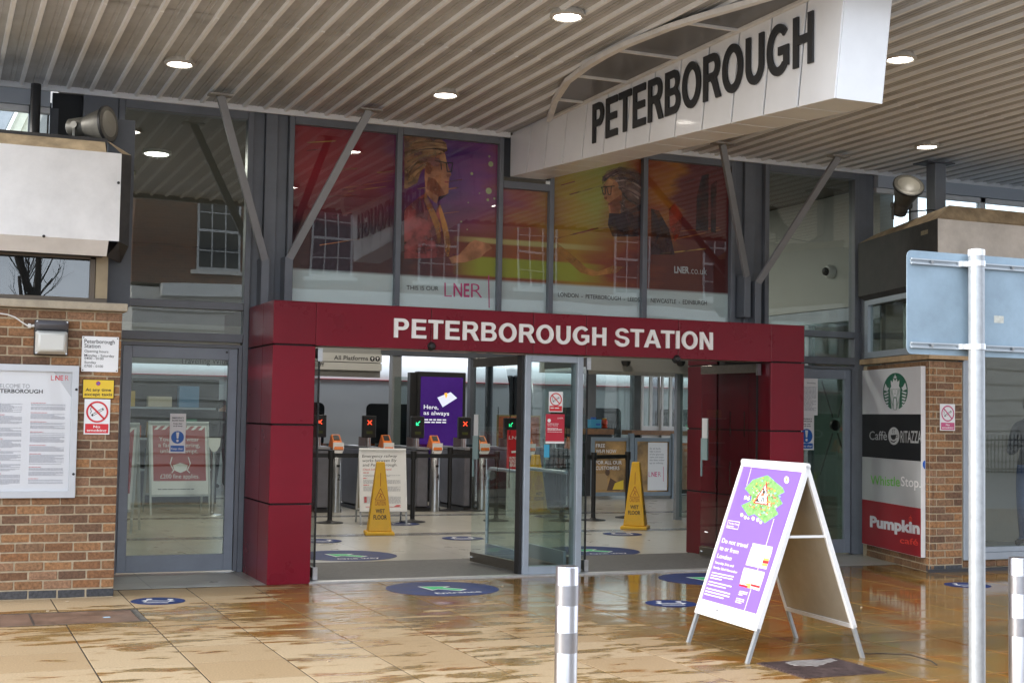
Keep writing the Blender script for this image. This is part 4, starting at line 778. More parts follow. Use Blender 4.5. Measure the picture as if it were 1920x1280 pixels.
text(t, fo, 'WELCOME TO', (-11, 726.5), (55.5, 727.5), 7.5, INKG, -.008, c=.001); text(t, fo, 'PETERBOROUGH', (-12, 736), (80, 737.5), 7.5, INK, .02, c=.001)
r = random.Random(21); mk, mr_ = M(), M()
for c0 in (al + .09, ar - .09 - .27, ):
    z = zt - .30
    while z > zb_ + .12:
        bars(mr_, fo, c0, c0 + r.uniform(.06, .17), z - .0095, z, .009, r, c=.001); z -= .012
        hh = r.uniform(.03, .085); bars(mk, fo, c0, c0 + .265, max(zb_ + .1, z - hh), z, .0072, r, c=.001, cut=.12); z -= hh + .012
mk.out('fine_print', mat('ink_mid_grey', (.34, .35, .40), .6), t, normals=False); mr_.out('headings', mat('ink_soft_red', (.62, .16, .17), .6), t, normals=False)
for x, z in ((142.5, 730), (137, 888)):
    a, b = FW.px(x, z); M().lathe(FW.pt(a, b, .035), (0, -1, 0), [(.011, 0), (.010, .005), (.003, .007)], 12).out('lock', BLK, t)
# bulkhead lamp
a0, a1, b0, b1 = rectpx(FW, 63, 600, 128, 667); t = thing('bulkhead_light', 'square bulkhead wall lamp with dark hood and frosted lens on the brick wall', 'light', FW.pt((a0 + a1) / 2, b0)); w = a1 - a0; h = b1 - b0
def pillow(m, a0, a1, b0, b1, c0, c1, i): return m.add([FW.pt(*q) for q in [(a0, b0, c0), (a1, b0, c0), (a1, b1, c0), (a0, b1, c0), (a0 + i, b0 + i, c1), (a1 - i, b0 + i, c1), (a1 - i, b1 - i, c1), (a0 + i, b1 - i, c1)]], [(0, 3, 2, 1), (4, 5, 6, 7), (0, 1, 5, 4), (1, 2, 6, 5), (2, 3, 7, 6), (3, 0, 4, 7)])
pillow(M(), a0, a1, b0, b1, 0, .045, .006).out('back_box', BLK, t, bev=.01); pillow(M(), a0 + .006, a1 - .006, b0 + .008, b0 + h * .70, .045, .125, .028).out('lens', mat('frosted_lens', (.62, .63, .60), .35), t, bev=.012, smooth=True)
pillow(M(), a0 + .002, a1 - .002, b0 + h * .705, b1 - .002, .045, .12, .03).out('hood', mat('hood_grey', (.10, .10, .115), .5), t, bev=.012, smooth=True)
m = M()
for x in (a0 + .018, a1 - .018):
    for z in (b0 + .018, b1 - .018): m.cyl(FW.pt(x, z, .04), FW.pt(x, z, .075), .007, None, 8)
m.out('screws', STEEL, t)
P = [FW.pt(*FW.px(x, y), .02) for x, y in ((-30, 587), (0, 588), (14, 590), (28, 595), (42, 605), (52, 611))]; o = M().tube(P, .006, 8).cyl(P[-1], P[-1] + V((.022, 0, 0)), .02, None, 12).cyl(P[-1] + V((.022, 0, 0)), P[-1] + V((.05, 0, .002)), .012, None, 10).out('lamp_cable', WPL, smooth=True); tag(o, 'white cable looping to the bulkhead wall lamp', 'cable')

# ---- café name board on the splayed side and small sign
fc = FS.off(.006); A0 = fc.px(1624.5, 860)[0]; A1 = fc.px(1735, 860)[0] ; ZB, ZT_ = fc.px(1680, 1031)[1], fc.px(1680, 691)[1]
cbd = thing('cafe_name_board', 'tall board with four café names on the brick pier', 'sign', FS.pt((A0 + A1) / 2, ZB))
B(A0 - .004, A1 + .004, ZB - .003, ZT_ + .003, 0, .048, fc).out('backing_tray', WFRAME, cbd)
fc2 = fc.off(.049); zq = [ZT_, fc2.px(1680, 776)[1], fc2.px(1680, 861)[1], fc2.px(1680, 945)[1], ZB]
for k, (nm, mt) in enumerate((('white_panel', mat('sign_white', (.66, .68, .71), .5, 0, .04, 3, spec=.25)), ('black_panel', mat('sign_black', (.008, .008, .010), .5, spec=.2)), ('grey_panel', mat('sign_grey', (.44, .46, .47), .5, 0, .05, 3, spec=.25)), ('red_panel', mat('sign_red', (.28, .018, .026), .5, 0, .05, 3, spec=.25)))):
    B(A0, A1, zq[k + 1] + (.001 if k < 3 else 0), zq[k] - .001, -.001, .001, fc2).out(nm, mt, cbd)
z5 = lambda x, y: fc2.px(1480 + x / 2.909, 640 + y / 2.909)
SG = mat('emblem_green', (.0, .115, .055), .35); a, b = z5(578, 272); ax_ = z5(647, 272)[0] - a; by_ = z5(578, 171)[1] - b
M().face(ell(a, b, ax_, by_, 40), fc2, .002).out('roundel', SG, cbd, normals=False)
E2 = lambda u, v: (a + ax_ * u, b + by_ * v)
m = M(); WSG = MT['sign_white']
m.face([E2(*q) for q in [(-.30, .25), (-.34, .42), (-.36, .62), (-.20, .50), (-.12, .72), (0, .55), (.12, .72), (.20, .50), (.36, .62), (.34, .42), (.30, .25)]], fc2, .0028)
m.face([E2(*q) for q in [(-.06, .74), (-.16, .76), (-.05, .80), (0, .95), (.05, .80), (.16, .76), (.06, .74), (0, .68)]], fc2, .0028)
m.face([E2(*q) for q in [(-.42, .15), (-.30, .28), (.30, .28), (.42, .15), (.36, -.4), (.30, -.95), (.1, -.99), (-.1, -.99), (-.30, -.95), (-.36, -.4)]], fc2, .0026)
for sg in (-1, 1):
    m.face([E2(sg * .92, .10), E2(sg * .80, .45), E2(sg * .62, .22), E2(sg * .50, .20), E2(sg * .62, .02)], fc2, .0026)
    for k in range(5): m.face([E2(sg * (.92 - .03 * k - .05 * (k == 4)), -.08 - .16 * k), E2(sg * .56, .0 - .17 * k), E2(sg * .54, -.07 - .17 * k), E2(sg * (.86 - .06 * k), -.16 - .16 * k)], fc2, .0026)
m.out('emblem_white', WSG, cbd, normals=False)
m = M()
for sg in (-1, 1):
    for k, x in enumerate((.18, .27, .35)):
        prev = None
        for q in range(13):
            v = .16 - q * (1.08 / 12); u = sg * (x * (1 - .25 * (q / 12)) + .03 * math.sin(q * .9 + k)) if q else sg * x
            cur = E2(u, v)
            if prev: stroke(m, fc2, prev, cur, .007, .0033)
            prev = cur
m.face([E2(*q) for q in [(-.1, -.30), (.1, -.30), (.16, -.6), (.13, -.99), (-.13, -.99), (-.16, -.6)]], fc2, .0031)
for p, q in (((-.13, .12), (-.04, .12)), ((.04, .12), (.13, .12)), ((-.06, -.12), (.06, -.12)), ((.0, .08), (.02, -.04))): stroke(m, fc2, E2(*p), E2(*q), .006, .0033)
m.out('emblem_lines', SG, cbd, normals=False)
M().face([E2(*q) for q in [(-.07, -.36), (.07, -.36), (.12, -.6), (.10, -.97), (-.10, -.97), (-.12, -.6)]], fc2, .0036).out('emblem_white', WSG, cbd, normals=False)
def ct(s, x0, y0, x1, y1, hp, mt, bo, c=.003): p, q = z5(x0, y0), z5(x1, y1); return textm(M(), s, fc2, *p, *q, z5(x0, y0 - hp)[1] - p[1], bo, 0, c).out('lettering', mt, cbd, normals=False)
ct('Caffè', 438, 535, 534, 537, 46, MT['sign_grey'], .005); ct('RITAZZA', 608, 551, 722, 554, 64, MT['sign_grey'], .01)
a, b = z5(571, 515); rx = z5(602, 515)[0] - a; ry = z5(571, 467)[1] - b; M().face(ell(a, b, rx, ry, 32), fc2, .003).out('cup_roundel', MT['sign_grey'], cbd, normals=False)
m = M(); E3 = lambda u, v: (a + rx * u, b + ry * v)
m.face([E3(*q) for q in [(-.55, .1), (.45, .18), (.35, -.25), (.1, -.42), (-.25, -.40), (-.48, -.2)]], fc2, .0035); m.face([E3(*q) for q in [(-.65, -.5), (0, -.62), (.6, -.42), (.1, -.75), (-.4, -.7)]], fc2, .0035)
for q in range(2): stroke(m, fc2, E3(-.15 + .3 * q, .3), E3(-.3 + .3 * q, .55), .008, .0035); stroke(m, fc2, E3(-.3 + .3 * q, .55), E3(-.05 + .3 * q, .8), .008, .0035)
ringm(m, fc2, *E3(.55, 0), rx * .22, ry * .16, rx * .07, .0035, 14); m.out('cup', MT['sign_black'], cbd, normals=False)
ct('Whistle', 444, 779, 604, 790, 50, mat('lime_letter', (.12, .50, .03), .4), .008); ct('Stop.', 610, 787, 718, 797, 52, LET, .008)
a, b = z5(742, 670); rx = z5(755, 670)[0] - a; m = M().face([E for E in [(a, b + rx * .75), (a - rx * .6, b + rx * .62), (a - rx * 1.0, b + rx * .2), (a - rx * .95, b - rx * .3), (a - rx * .5, b - rx * .75), (a, b - rx * .85)]], fc2, .003).out('sticker', mat('sticker_blue', (.0, .10, .55), .4), cbd, normals=False)
ct('Pumpkin', 441, 1010, 713, 1052, 62, MT['sign_white'], .05); ct('café', 604, 1098, 704, 1112, 34, mat('cafe_red', (.75, .04, .02), .4), .015)
a, b = z5(662, 968); m = M()
for u in (-1, 0, 1): ringm(m, fc2, a + u * .018, b, .03 - .006 * abs(u), .024, .007, .003, 20)
stroke(m, fc2, (a, b + .02), (a + .01, b + .045), .009, .003); m.out('pumpkin_mark', MT['cafe_red'], cbd, normals=False)
FQ = FY(11.386); t, a0, a1, b0, b1 = board('no_smoking_sign', 'faded pink no smoking sign on the brick pier beside the café board', 'sign', FQ, 1762, 757, 1790, 807, WHITE); nosmoking(t, FQ, a0, a1, b0, b1, mat('faded_pink', (.55, .09, .22), .5), ('No', 'smoking'), .008)

# ---- café window right of the pier
cw = thing('cafe_window', 'large grey framed café window right of the brick pier', 'window', (12, 11.4, .12))
for x0, x1, z0, z1 in ((9.918, 9.985, .115, 2.9), (9.987, 15, .115, .19), (9.987, 15, .192, .245), (9.987, 15, 2.82, 2.9), (12.2, 12.27, .247, 2.815)): B(x0, x1, 11.385 + (.01 if z0 == .192 else 0), 11.47, z0, z1).out('frame', ALUL, cw, bev=.003)
B(9.975, 15.01, 11.43, 11.44, .23, 2.83).out('pane', GLASS, cw)
wr = thing('dwarf_wall', 'one course of pale bricks under the café window', 'wall', (12, 11.4, 0)); B(9.92, 15, 11.42, 11.6, -.02, .112).out('mortar', MORT, wr)
k = 0
while 9.92 + k * .225 < 12.6:
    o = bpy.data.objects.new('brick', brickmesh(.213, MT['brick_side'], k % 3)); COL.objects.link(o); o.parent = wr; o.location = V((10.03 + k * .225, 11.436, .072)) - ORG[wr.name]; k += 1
o = M().prism([(9.46, 11.37), (9.46, 11.40), (15, 11.40), (15, 11.36)], -.01, .034, GF).out('damp_course', mat('slate', (.04, .04, .045), .5), wr)
# red leaflet and handle seen on the glass
a0, a1, b0, b1 = rectpx(FY(11.444), 1826, 782, 1847, 830); B(a0, a1, b0, b1, -.003, -.001, FY(11.444)).out('sticker', INKR, cw)

# ---- road sign seen from behind, bollards, access covers
YS = 6.0; fs = FY(YS); xp = 5.317
rs_ = thing('road_sign', 'back of a pale blue-grey road sign on a galvanised post', 'sign', (xp, YS, 0))
M().cyl((xp, YS, -.03), (xp, YS, 2.49), .044, None, 24).out('post', GALV, rs_, smooth=True); M().lathe((xp, YS, 2.49), (0, 0, 1), [(.046, -.03), (.046, .004), (.02, .010), (.001, .011)], 20).out('cap', mat('cap_alu', (.72, .74, .76), .4, .2, .05, 9), rs_, smooth=True)
def rrect(x0, x1, z0, z1, r, n=5):
    q = []
    for cx, cz, t in ((x1 - r, z1 - r, 0), (x0 + r, z1 - r, 90), (x0 + r, z0 + r, 180), (x1 - r, z0 + r, 270)):
        q += [(cx + r * math.cos(math.radians(t + 90 * k / n)), cz + r * math.sin(math.radians(t + 90 * k / n))) for k in range(n + 1)]
    return q
M().prism(rrect(4.893, 5.95, 1.905, 2.475, .035), -.066, -.07, fs).out('plate', mat('sign_back', (.27, .36, .43), .5, .15, .14, 5), rs_)
for q, (x, z) in enumerate(((5.05, 2.415), (5.62, 2.415), (5.05, 1.955), (5.62, 1.955))): M().cyl((x, YS + .066, z), (x, YS + .043, z), .009, None, 8).out('bolt', STEEL, rs_)
B(5.50, 5.57, 2.10, 2.14, -.0659, -.0654, fs).out('inspection_label', mat('label_faded', (.5, .5, .44), .6, 0, .2, 40), rs_)
for z in (1.955, 2.415):
    M().box(4.915, 5.92, z - .016, z - .008, -.066, -.05, fs).box(4.915, 5.92, z + .008, z + .016, -.066, -.05, fs).box(4.915, 5.92, z - .016, z + .016, -.066, -.062, fs).out('channel_rail', mat('rail_alu', (.45, .5, .54), .4, .3), rs_)
    m = M(); m.lathe((xp, YS, z - .016), (0, 0, 1), [(.0455, 0), (.0485, .001), (.0485, .031), (.0455, .032)], 24); m.box(xp - .082, xp - .04, z - .015, z + .015, -.06, -.02, fs); m.box(xp + .04, xp + .082, z - .015, z + .015, -.06, -.02, fs); m.out('clip', mat('clip_alu', (.7, .72, .74), .35, .6), rs_)
BAND = mat('bollard_band', (.36, .36, .385), .32, .9, .06, 30)
for px_, d_, ht, lb in ((1063, 6.2, .86, 'polished steel bollard standing in front of the entrance doors'), (1911, 6.9, .865, 'polished steel bollard beside the road sign post')):
    dr_ = RR * ((px_ - 960) / FPX) - RU * ((1100 - 640) / FPX) + RF; k = d_ / dr_.dot(RF); x, y = dr_.x * k, dr_.y * k
    t = thing('bollard', lb, 'bollard', (x, y, 0), 'steel bollards'); R_ = .0515
    M().lathe((x, y, -.02), (0, 0, 1), [(R_, 0), (R_, ht + .012), (R_ - .003, ht + .018), (R_ - .01, ht + .02), (.001, ht + .0205)], 32).out('tube', STEELB, t, smooth=True)
    for z in (.685, .475): M().lathe((x, y, z), (0, 0, 1), [(R_ + .0003, 0), (R_ + .0008, .0005), (R_ + .0008, .09), (R_ + .0003, .0905)], 32).out('reflective_band', BAND, t, smooth=True)
# access cover left: two infill trays in a steel frame
t = thing('access_cover', 'purple-grey slab-filled access cover in front of the brick wall', 'cover', (.6, 10.55, 0)); CVM = mat('cover_infill', (.17, .105, .075), .4, 0, .5, 6, .2, 90)
for x0, x1 in ((-.34, .718), (.728, 1.455)): B(x0 + .002, x1 - .002, 10.325, 10.905, -.03, .0005).out('infill_slab', CVM, t)
M().box(-.36, 1.52, 10.918, 10.93, -.03, .002).box(-.36, 1.52, 10.3, 10.312, -.03, .002).box(.719, .727, 10.313, 10.917, -.03, .002).box(1.457, 1.47, 10.313, 10.917, -.03, .002).out('steel_edge', mat('edge_steel', (.10, .095, .09), .5, .5, .3, 30), t)
B(1.472, 1.505, 10.313, 10.917, -.03, .0005).out('fill_strip', mat('mortar_patch', (.12, .11, .095), .7, 0, .5, 12), t)
B(1.22, 1.27, 10.55, 10.6, .0006, .0012).out('paint_spot', mat('paint_blue', (.35, .5, .62), .6), t)
t = thing('drain_cover', 'rusty ridged metal drain cover beside the purple A-board', 'cover', (5.14, 7.2, 0)); B(4.84, 5.44, 6.93, 7.45, .0, .005).out('plate', mat('rust_plate', (.085, .055, .05), .5, .2, .6, 14, .4, 60), t)
m = M()
for k in range(16): m.box(4.855, 5.425, 6.945 + k * .0315, 6.945 + k * .0315 + .016, .005, .010)
m.out('ridges', MT['rust_plate'], t); r = random.Random(4); pts = [(5.0, 7.30), (5.02, 7.4), (5.12, 7.42), (5.2, 7.43), (5.3, 7.40), (5.39, 7.42), (5.38, 7.34), (5.27, 7.30), (5.22, 7.26), (5.14, 7.22), (5.06, 7.25)]
M().prism(pts, .0051, .0094, GF).out('paint_spill', mat('spilt_white', (.42, .40, .37), .7, 0, .5, 30), t)
P = [az_ for az_ in [V((5.66, 7.5, .012)), V((5.8, 7.42, .02)), V((5.9, 7.28, .03)), V((5.92, 7.1, .02)), V((5.9, 7.02, .008))]]; tag(M().tube(P, .005, 6, [.003, .005, .006, .005, .004]).out('twig', mat('bark_dark', (.03, .022, .015), .8)), 'thin dark twig lying behind the foot of the purple A-board', 'twig')
r = random.Random(8)
for k, (x, y) in enumerate(((614, 1240), (941, 1099), (1614, 1139), (124, 1128), (87, 1146))):
    a, b = GF.px(x, y); tag(M().cyl((a, b, .0045), (a + .018, b + .008, .0045), .004, None, 8).out('cigarette_end', mat('filter_tip', (.55, .45, .33), .8)), ['cigarette end lying on the dry slabs in the foreground', 'cigarette end beside the large blue entrance disc', 'cigarette end behind the purple A-board', 'cigarette end at the foot of the brick wall', 'cigarette end beside the access cover'][k], 'litter')

# ---- floor discs
def disc(label, cx, cy, r, big, z, txt=None, seed=0):
    t = thing('floor_disc', label, 'floor sticker', (cx, cy, z), 'round floor stickers'); f = GZ(z); q = random.Random(seed)
    M().prism([(cx + r * (1 + q.uniform(-.008, .004)) * math.cos(2 * math.pi * k / 56), cy + r * (1 + q.uniform(-.008, .004)) * math.sin(2 * math.pi * k / 56)) for k in range(56)], 0, .0012, f).out('disc', NAVY, t)
    def R2(u, v, an): return (cx + r * (u * math.cos(an) - v * math.sin(an)), cy + r * (u * math.sin(an) + v * math.cos(an)))
    if big:
        an = .75
        M().face([R2(*p, an) for p in [(-.13, -.42), (.13, -.42), (.13, .02), (.34, .02), (0, .50), (-.34, .02), (-.13, .02)]], f, .0018).out('arrow_edge', WHT, t, normals=False)
        M().face([R2(*p, an) for p in [(-.095, -.38), (.095, -.38), (.095, .05), (.26, .05), (0, .44), (-.26, .05), (-.095, .05)]], f, .0022).out('arrow', GRN, t, normals=False)
        if txt: textm(M(), txt, f, cx - r * .34, cy - r * .68, cx + r * .50, cy - r * .66, r * .17, .01, 0, .0018).out('lettering', WHT, t, normals=False)
    else:
        m = M(); an = -.3
        for s in (-1, 1): m.face([R2(s * .62, .0, an), R2(s * .40, .22, an), R2(s * .40, .08, an), R2(s * .40, -.08, an), R2(s * .40, -.22, an)], f, .0018); m.face([R2(s * .50, .52, an), R2(s * .28, .55, an), R2(s * .3, .30, an), R2(s * .48, .28, an)], f, .0018)
        m.face([R2(-.399, -.05, an), R2(.399, -.05, an), R2(.399, .05, an), R2(-.399, .05, an)], f, .0018)
        for k in range(2): m.face([R2(-.45, -.42 - .15 * k, an), R2(.45, -.42 - .15 * k, an), R2(.45, -.36 - .15 * k, an), R2(-.45, -.36 - .15 * k, an)], f, .0018)
        m.out('symbol', WHT, t, normals=False)
disc('large blue floor sticker with green entrance arrow on the wet paving before the left doorway', 4.21, 11.49, .50, True, .001, 'Entrance', 1)
disc('large blue floor sticker with green arrow on the wet paving before the right doorway', 6.95, 11.5, .50, True, .001, 'Entrance', 2)
disc('large blue floor sticker with green arrow inside the left doorway', 4.17, 14.42, .55, True, .001, 'One way', 3)
disc('large blue floor sticker with green arrow inside the right doorway', 7.05, 14.27, .55, True, .001, 'One way', 4)
disc('small blue distancing sticker in front of the left escape door', 1.73, 11.35, .215, False, .001, None, 5)
disc('small blue distancing sticker on the wet paving left of the purple A-board', 5.71, 10.07, .215, False, .001, None, 6)
disc('small blue distancing sticker beside the foot of the brick pier', 9.12, 10.42, .215, False, .001, None, 7)
for k, (x, y, lb) in enumerate(((600, 1014, 'just behind the left portal leg'), (868, 1009, 'between the yellow cone and the glass door'), (1167, 1001, 'at the foot of the yellow cone by the wifi gates'), (752, 982, 'under the emergency works A-board'), (1033, 968, 'behind the middle glazed panel'))):
    a, b = GF.px(x, y); disc('small blue distancing sticker inside ' + lb, a, b, .26, False, .0035, None, 10 + k)

# ================================================================== ENTRANCE DOORS
MANI = glassmat('frosted_strip', (.62, .64, .64), .12, .3)
def leaf(label, h0, h1):
    """frameless glass leaf with steel rails, from its hinge edge to its free edge"""
    t = thing('glass_door_leaf', label, 'door', (*h0, .02), 'frameless glass door leaves'); h0, h1 = V((*h0, 0)), V((*h1, 0)); f = Fr(h0, h1 - h0, (0, 0, 1)); w = (h1 - h0).length
    B(0, w, .03, .125, -.018, .018, f).out('bottom_rail', STEELD, t, bev=.002); B(0, w, 2.03, 2.12, -.018, .018, f).out('top_rail', STEELD, t, bev=.002); B(0, w, .12, 2.035, -.006, .006, f).out('glass', GLASSL, t)
    B(.0, .014, .126, 2.029, -.008, .008, f).out('hinge_edge', BLK, t); B(-.03, .0, .02, .13, -.022, .022, f).out('bottom_pivot', STEEL, t); B(-.03, .0, 2.0, 2.12, -.022, .022, f).out('top_pivot', STEEL, t)
    for s in (-1, 1): M().lathe(f.pt(w - .05, .075, s * .018), f.n * s, [(.014, 0), (.014, .012), (.008, .02), (.001, .022)], 12).out('lock_stud', STEEL, t, smooth=True)
    B(w - .012, w + .001, .40 + .5, 1.32, -.0075, .0075, f).out('edge_notice', mat('teal_strip', (.33, .45, .45), .4), t); B(w - .12, w - .02, 1.32, 1.54, .0065, .0075, f).out('notice', WHT, t); B(w - .12, w - .02, 1.08, 1.319, .0065, .0075, f).out('notice', MT['teal_strip'], t); B(w - .12, w - .02, 1.08, 1.319, -.0075, -.0065, f).out('notice', MT['teal_strip'], t); B(w - .12, w - .02, 1.32, 1.54, -.0075, -.0065, f).out('notice', WHT, t)
    for k in range(3): B(w * (.22 + .25 * k), w * (.22 + .25 * k) + .02, 1.35, 1.62, .0065, .0075, f).out('manifestation', MANI, t); B(w * (.22 + .25 * k), w * (.22 + .25 * k) + .02, .82, 1.08, .0065, .0075, f).out('manifestation', MANI, t)
leaf('open glass door leaf folded back against the left portal leg', (3.255, 12.27), (3.275, 13.24))
leaf('open glass door leaf left of the silver framed panel', (5.29, 12.31), (5.19, 13.32))
leaf('open glass door leaf hidden behind the silver framed panel', (5.985, 12.27), (5.965, 13.24))
leaf('open glass door leaf against the inner red wall', (7.985, 12.3), (7.90, 13.29))
cp = thing('fixed_glass_panel', 'silver framed fixed glass panel with red notices between the two doorways', 'panel', (5.62, 12.2, 0)); yc = 12.2; fcp = FY(yc)
xa, xb = fcp.px(983, 870)[0], fcp.px(1092, 870)[0]
B(xa, xa + .062, yc, yc + .16, .012, 2.125).out('frame_post', ALUL, cp, bev=.004); B(xa - .03, xa - .003, yc + .03, yc + .14, .012, 2.125).out('hinge_post', BLK, cp); B(xb - .062, xb, yc, yc + .16, .012, 2.125).out('frame_post', ALUL, cp, bev=.004)
B(xa + .063, xb - .063, yc + .004, yc + .1, .012, .085).out('bottom_rail', ALUL, cp, bev=.003); B(xa + .063, xb - .063, yc + .004, yc + .1, 2.06, 2.125).out('top_rail', ALUL, cp, bev=.003); B(xa + .05, xb - .05, yc + .05, yc + .06, .075, 2.07).out('glass', GLASSG, cp)
fq = FY(yc + .049)
a0, a1, b0, b1 = rectpx(fq, 1029, 734, 1055, 772); B(a0, a1, b0, b1, 0, .001, fq).out('no_smoking_sticker', WHT, cp); nosmoking(cp, fq, a0, a1, b0, b1, INKR, ('x',), .002)
a0, a1, b0, b1 = rectpx(fq, 1023, 776, 1058, 831); B(a0, a1, b0, b1, 0, .001, fq).out('red_notice', mat('notice_red', (.50, .02, .045), .4), cp); B(a0, a1, b0, b0 + .02, .001, .002, fq).out('notice_foot', WHT, cp)
h = b1 - b0; w = a1 - a0; m = M(); textm(m, 'RESERVATION', fq, a0 + w * .1, b0 + h * .65, a0 + w * .68, b0 + h * .65, h * .035, .01, 0, .002); textm(m, 'ONLY TRAVEL', fq, a0 + w * .1, b0 + h * .59, a0 + w * .66, b0 + h * .59, h * .035, .01, 0, .002); textm(m, 'LNER', fq, a0 + w * .63, b0 + h * .84, a0 + w * .93, b0 + h * .84, h * .05, .004, 0, .002)
bars(m, fq, a0 + w * .1, a1 - w * .12, b0 + h * .36, b0 + h * .54, h * .032, random.Random(1), c=.002, cut=.3); m.face(ell(a0 + w * .18, b0 + h * .78, w * .09, w * .09, 18), fq, .002); m.out('lettering', WHT, cp, normals=False)
a0, a1, b0, b1 = rectpx(fq, 1020, 833, 1030, 857); B(a0, a1, b0, b1, 0, .001, fq).out('blue_sticker', CYAN, cp)
# guard rails behind the leaves
for x, lb in ((5.40, 'low silver guard rail with glass infill left of the fixed panel'), (5.835, 'low silver guard rail with glass infill behind the fixed panel')):
    g = thing('guard_rail', lb, 'rail', (x, 13.0, .0)); f = Fr((x, 12.42, 0), (0, 1, 0), (0, 0, 1)); P = [(0, .98), (.9, .98)] + [(.9 + .1 * math.sin(k * math.pi / 12), .88 + .1 * math.cos(k * math.pi / 12)) for k in range(1, 7)] + [(1.0, .06)]
    M().tube([f.pt(a, b) for a, b in P], .019, 10).out('tube', ALUL, g, smooth=True); B(0, 1.0, .06, .2, -.017, .017, f).out('bottom_rail', ALUL, g); B(.01, .985, .2, .965, -.004, .004, f).out('glass', GLASSG, g); M().box(.94, 1.0, .0, .06, -.02, .02, f).out('foot', BLK, g); M().box(.0, .06, .0, .06, -.02, .02, f).out('foot', BLK, g)

# ================================================================== CONCOURSE
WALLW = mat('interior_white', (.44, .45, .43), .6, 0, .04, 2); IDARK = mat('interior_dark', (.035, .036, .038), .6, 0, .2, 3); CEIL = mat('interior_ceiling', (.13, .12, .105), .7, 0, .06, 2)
struct(B(1.0, 10.7, YG + .21, 25.2, 4.40, 4.46).out('ceiling', CEIL)); struct(B(-1.2, -1.0, YG + .3, 25.2, 0, 2.9).out('wall_left', IDARK)); struct(B(.9, 1.0, YG + .3, 25.2, 2.9, 4.4).out('wall_upper_left', IDARK)); struct(B(-1.2, 1.0, YG + .3, 25.2, 2.9, 3.0).out('low_roof', IDARK)); struct(B(10.7, 16, YG + .5, 25.2, 2.96, 3.1).out('low_roof', IDARK)); struct(B(10.7, 10.8, 19.5, 25.2, 2.9, 4.4).out('wall_upper_right', WALLW))
rw = thing('inner_red_wall', 'dark red panelled inner wall behind the right door leaf', 'wall', (8.3, 13.4, 0)); B(8.055, 8.5, 13.22, 13.84, 0, 2.6).out('core', BLACK, rw)
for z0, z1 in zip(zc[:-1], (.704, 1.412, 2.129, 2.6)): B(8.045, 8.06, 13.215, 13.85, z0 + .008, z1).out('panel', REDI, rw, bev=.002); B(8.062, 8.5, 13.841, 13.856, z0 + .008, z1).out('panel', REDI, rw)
ls = thing('leaflet_stand', 'slim red leaflet stand at the end of the inner red wall', 'stand', (8.02, 13.9, 0)); a, b = FY(13.9).px(1300, 970); B(a - .03, a + .02, 13.87, 13.92, .0, .72).out('stand', mat('stand_red', (.40, .01, .025), .5), ls); B(a - .03, a + .02, 13.866, 13.8695, .3, .31).out('shelf_edge', WHT, ls); textm(M(), 'SAFETY', Fr((0, 13.866, 0), (0, 0, 1), (-1, 0, 0)), .38, -(a + .012), .6, -(a + .012), .025, .004, 0, .001).out('lettering', WHT, ls, normals=False)
# white side wall with dark shop glazing below, seen through the right bay
XW = 10.45
sw = thing('side_wall', 'white upper side wall with camera above dark shop glazing', 'wall', (XW, 16, 0)); B(XW, XW + .2, YG + .25, 19.5, 2.95, 4.38).out('upper_wall', WALLW, sw); B(XW, XW + .2, YG + .25, 19.5, 2.78, 2.94).out('beam', ALUL, sw)
for y0, y1 in ((13.5, 14.9), (15.0, 16.6), (16.7, 18.3)): B(XW + .05, XW + .06, y0, y1, .05, 2.77).out('shop_pane', GLASSG, sw); B(XW, XW + .1, y1 + .01, y1 + .09, 0, 2.77).out('mullion', ALUL, sw)
B(XW + .05, 13.5, 13.3, 13.5, 0, 2.9).out('end_wall', WALLW, sw); B(XW + 1.6, XW + 1.7, 13.5, 19.5, 0, 2.9).out('shop_back', mat('shop_green', (.20, .25, .23), .7, 0, .1, 3), sw)
cm = thing('dome_camera', 'white dome security camera on the white side wall', 'camera', (XW - .1, 14.6, 3.3)); f = FY(14.6); c = V((XW - .06, 14.4, 3.42)); M().lathe(c + V((.06, 0, 0)), (-1, 0, 0), [(.085, 0), (.085, .06), (.07, .09)], 20).out('housing', WPL, cm, smooth=True); M().lathe(c + V((-.03, 0, 0)), (-1, 0, -.4), [(.055, 0), (.05, .03), (.03, .05), (.002, .058)], 18).out('lens', BLK, cm, smooth=True)
db = thing('departure_board', 'orange-lit departure board glimpsed through the right bay', 'display', (9.3, 17, 2.5)); a0, a1, b0, b1 = rectpx(FY(17.0), 1425, 585, 1460, 625); B(a0, a1, 17.0, 17.15, b0 - .1, b1).out('housing', IDARK, db)
bars(M(), FY(17.0), a0 + .02, a1 - .02, b0 - .08, b1 - .02, .06, random.Random(6), c=.003).out('lit_text', mat('amber_led', (.3, .1, .0), .5, emit=(1, .35, .02), es=1.6), db, normals=False)
nb = thing('cycle_sign', 'white overhead sign about travelling with a cycle behind the left bay', 'sign', (2.6, 15, 2.2)); fN = FY(15.0); a0, a1, b0, b1 = rectpx(fN, 225, 660, 470, 683); B(a0, a1, 15.0, 15.03, b0, b1 + .3).out('panel', mat('sign_cream', (.5, .5, .46), .5), nb); text(nb, fN, 'Travelling With A Cycle', (338, 681), (475, 684), 11, INK, .004, c=.003)
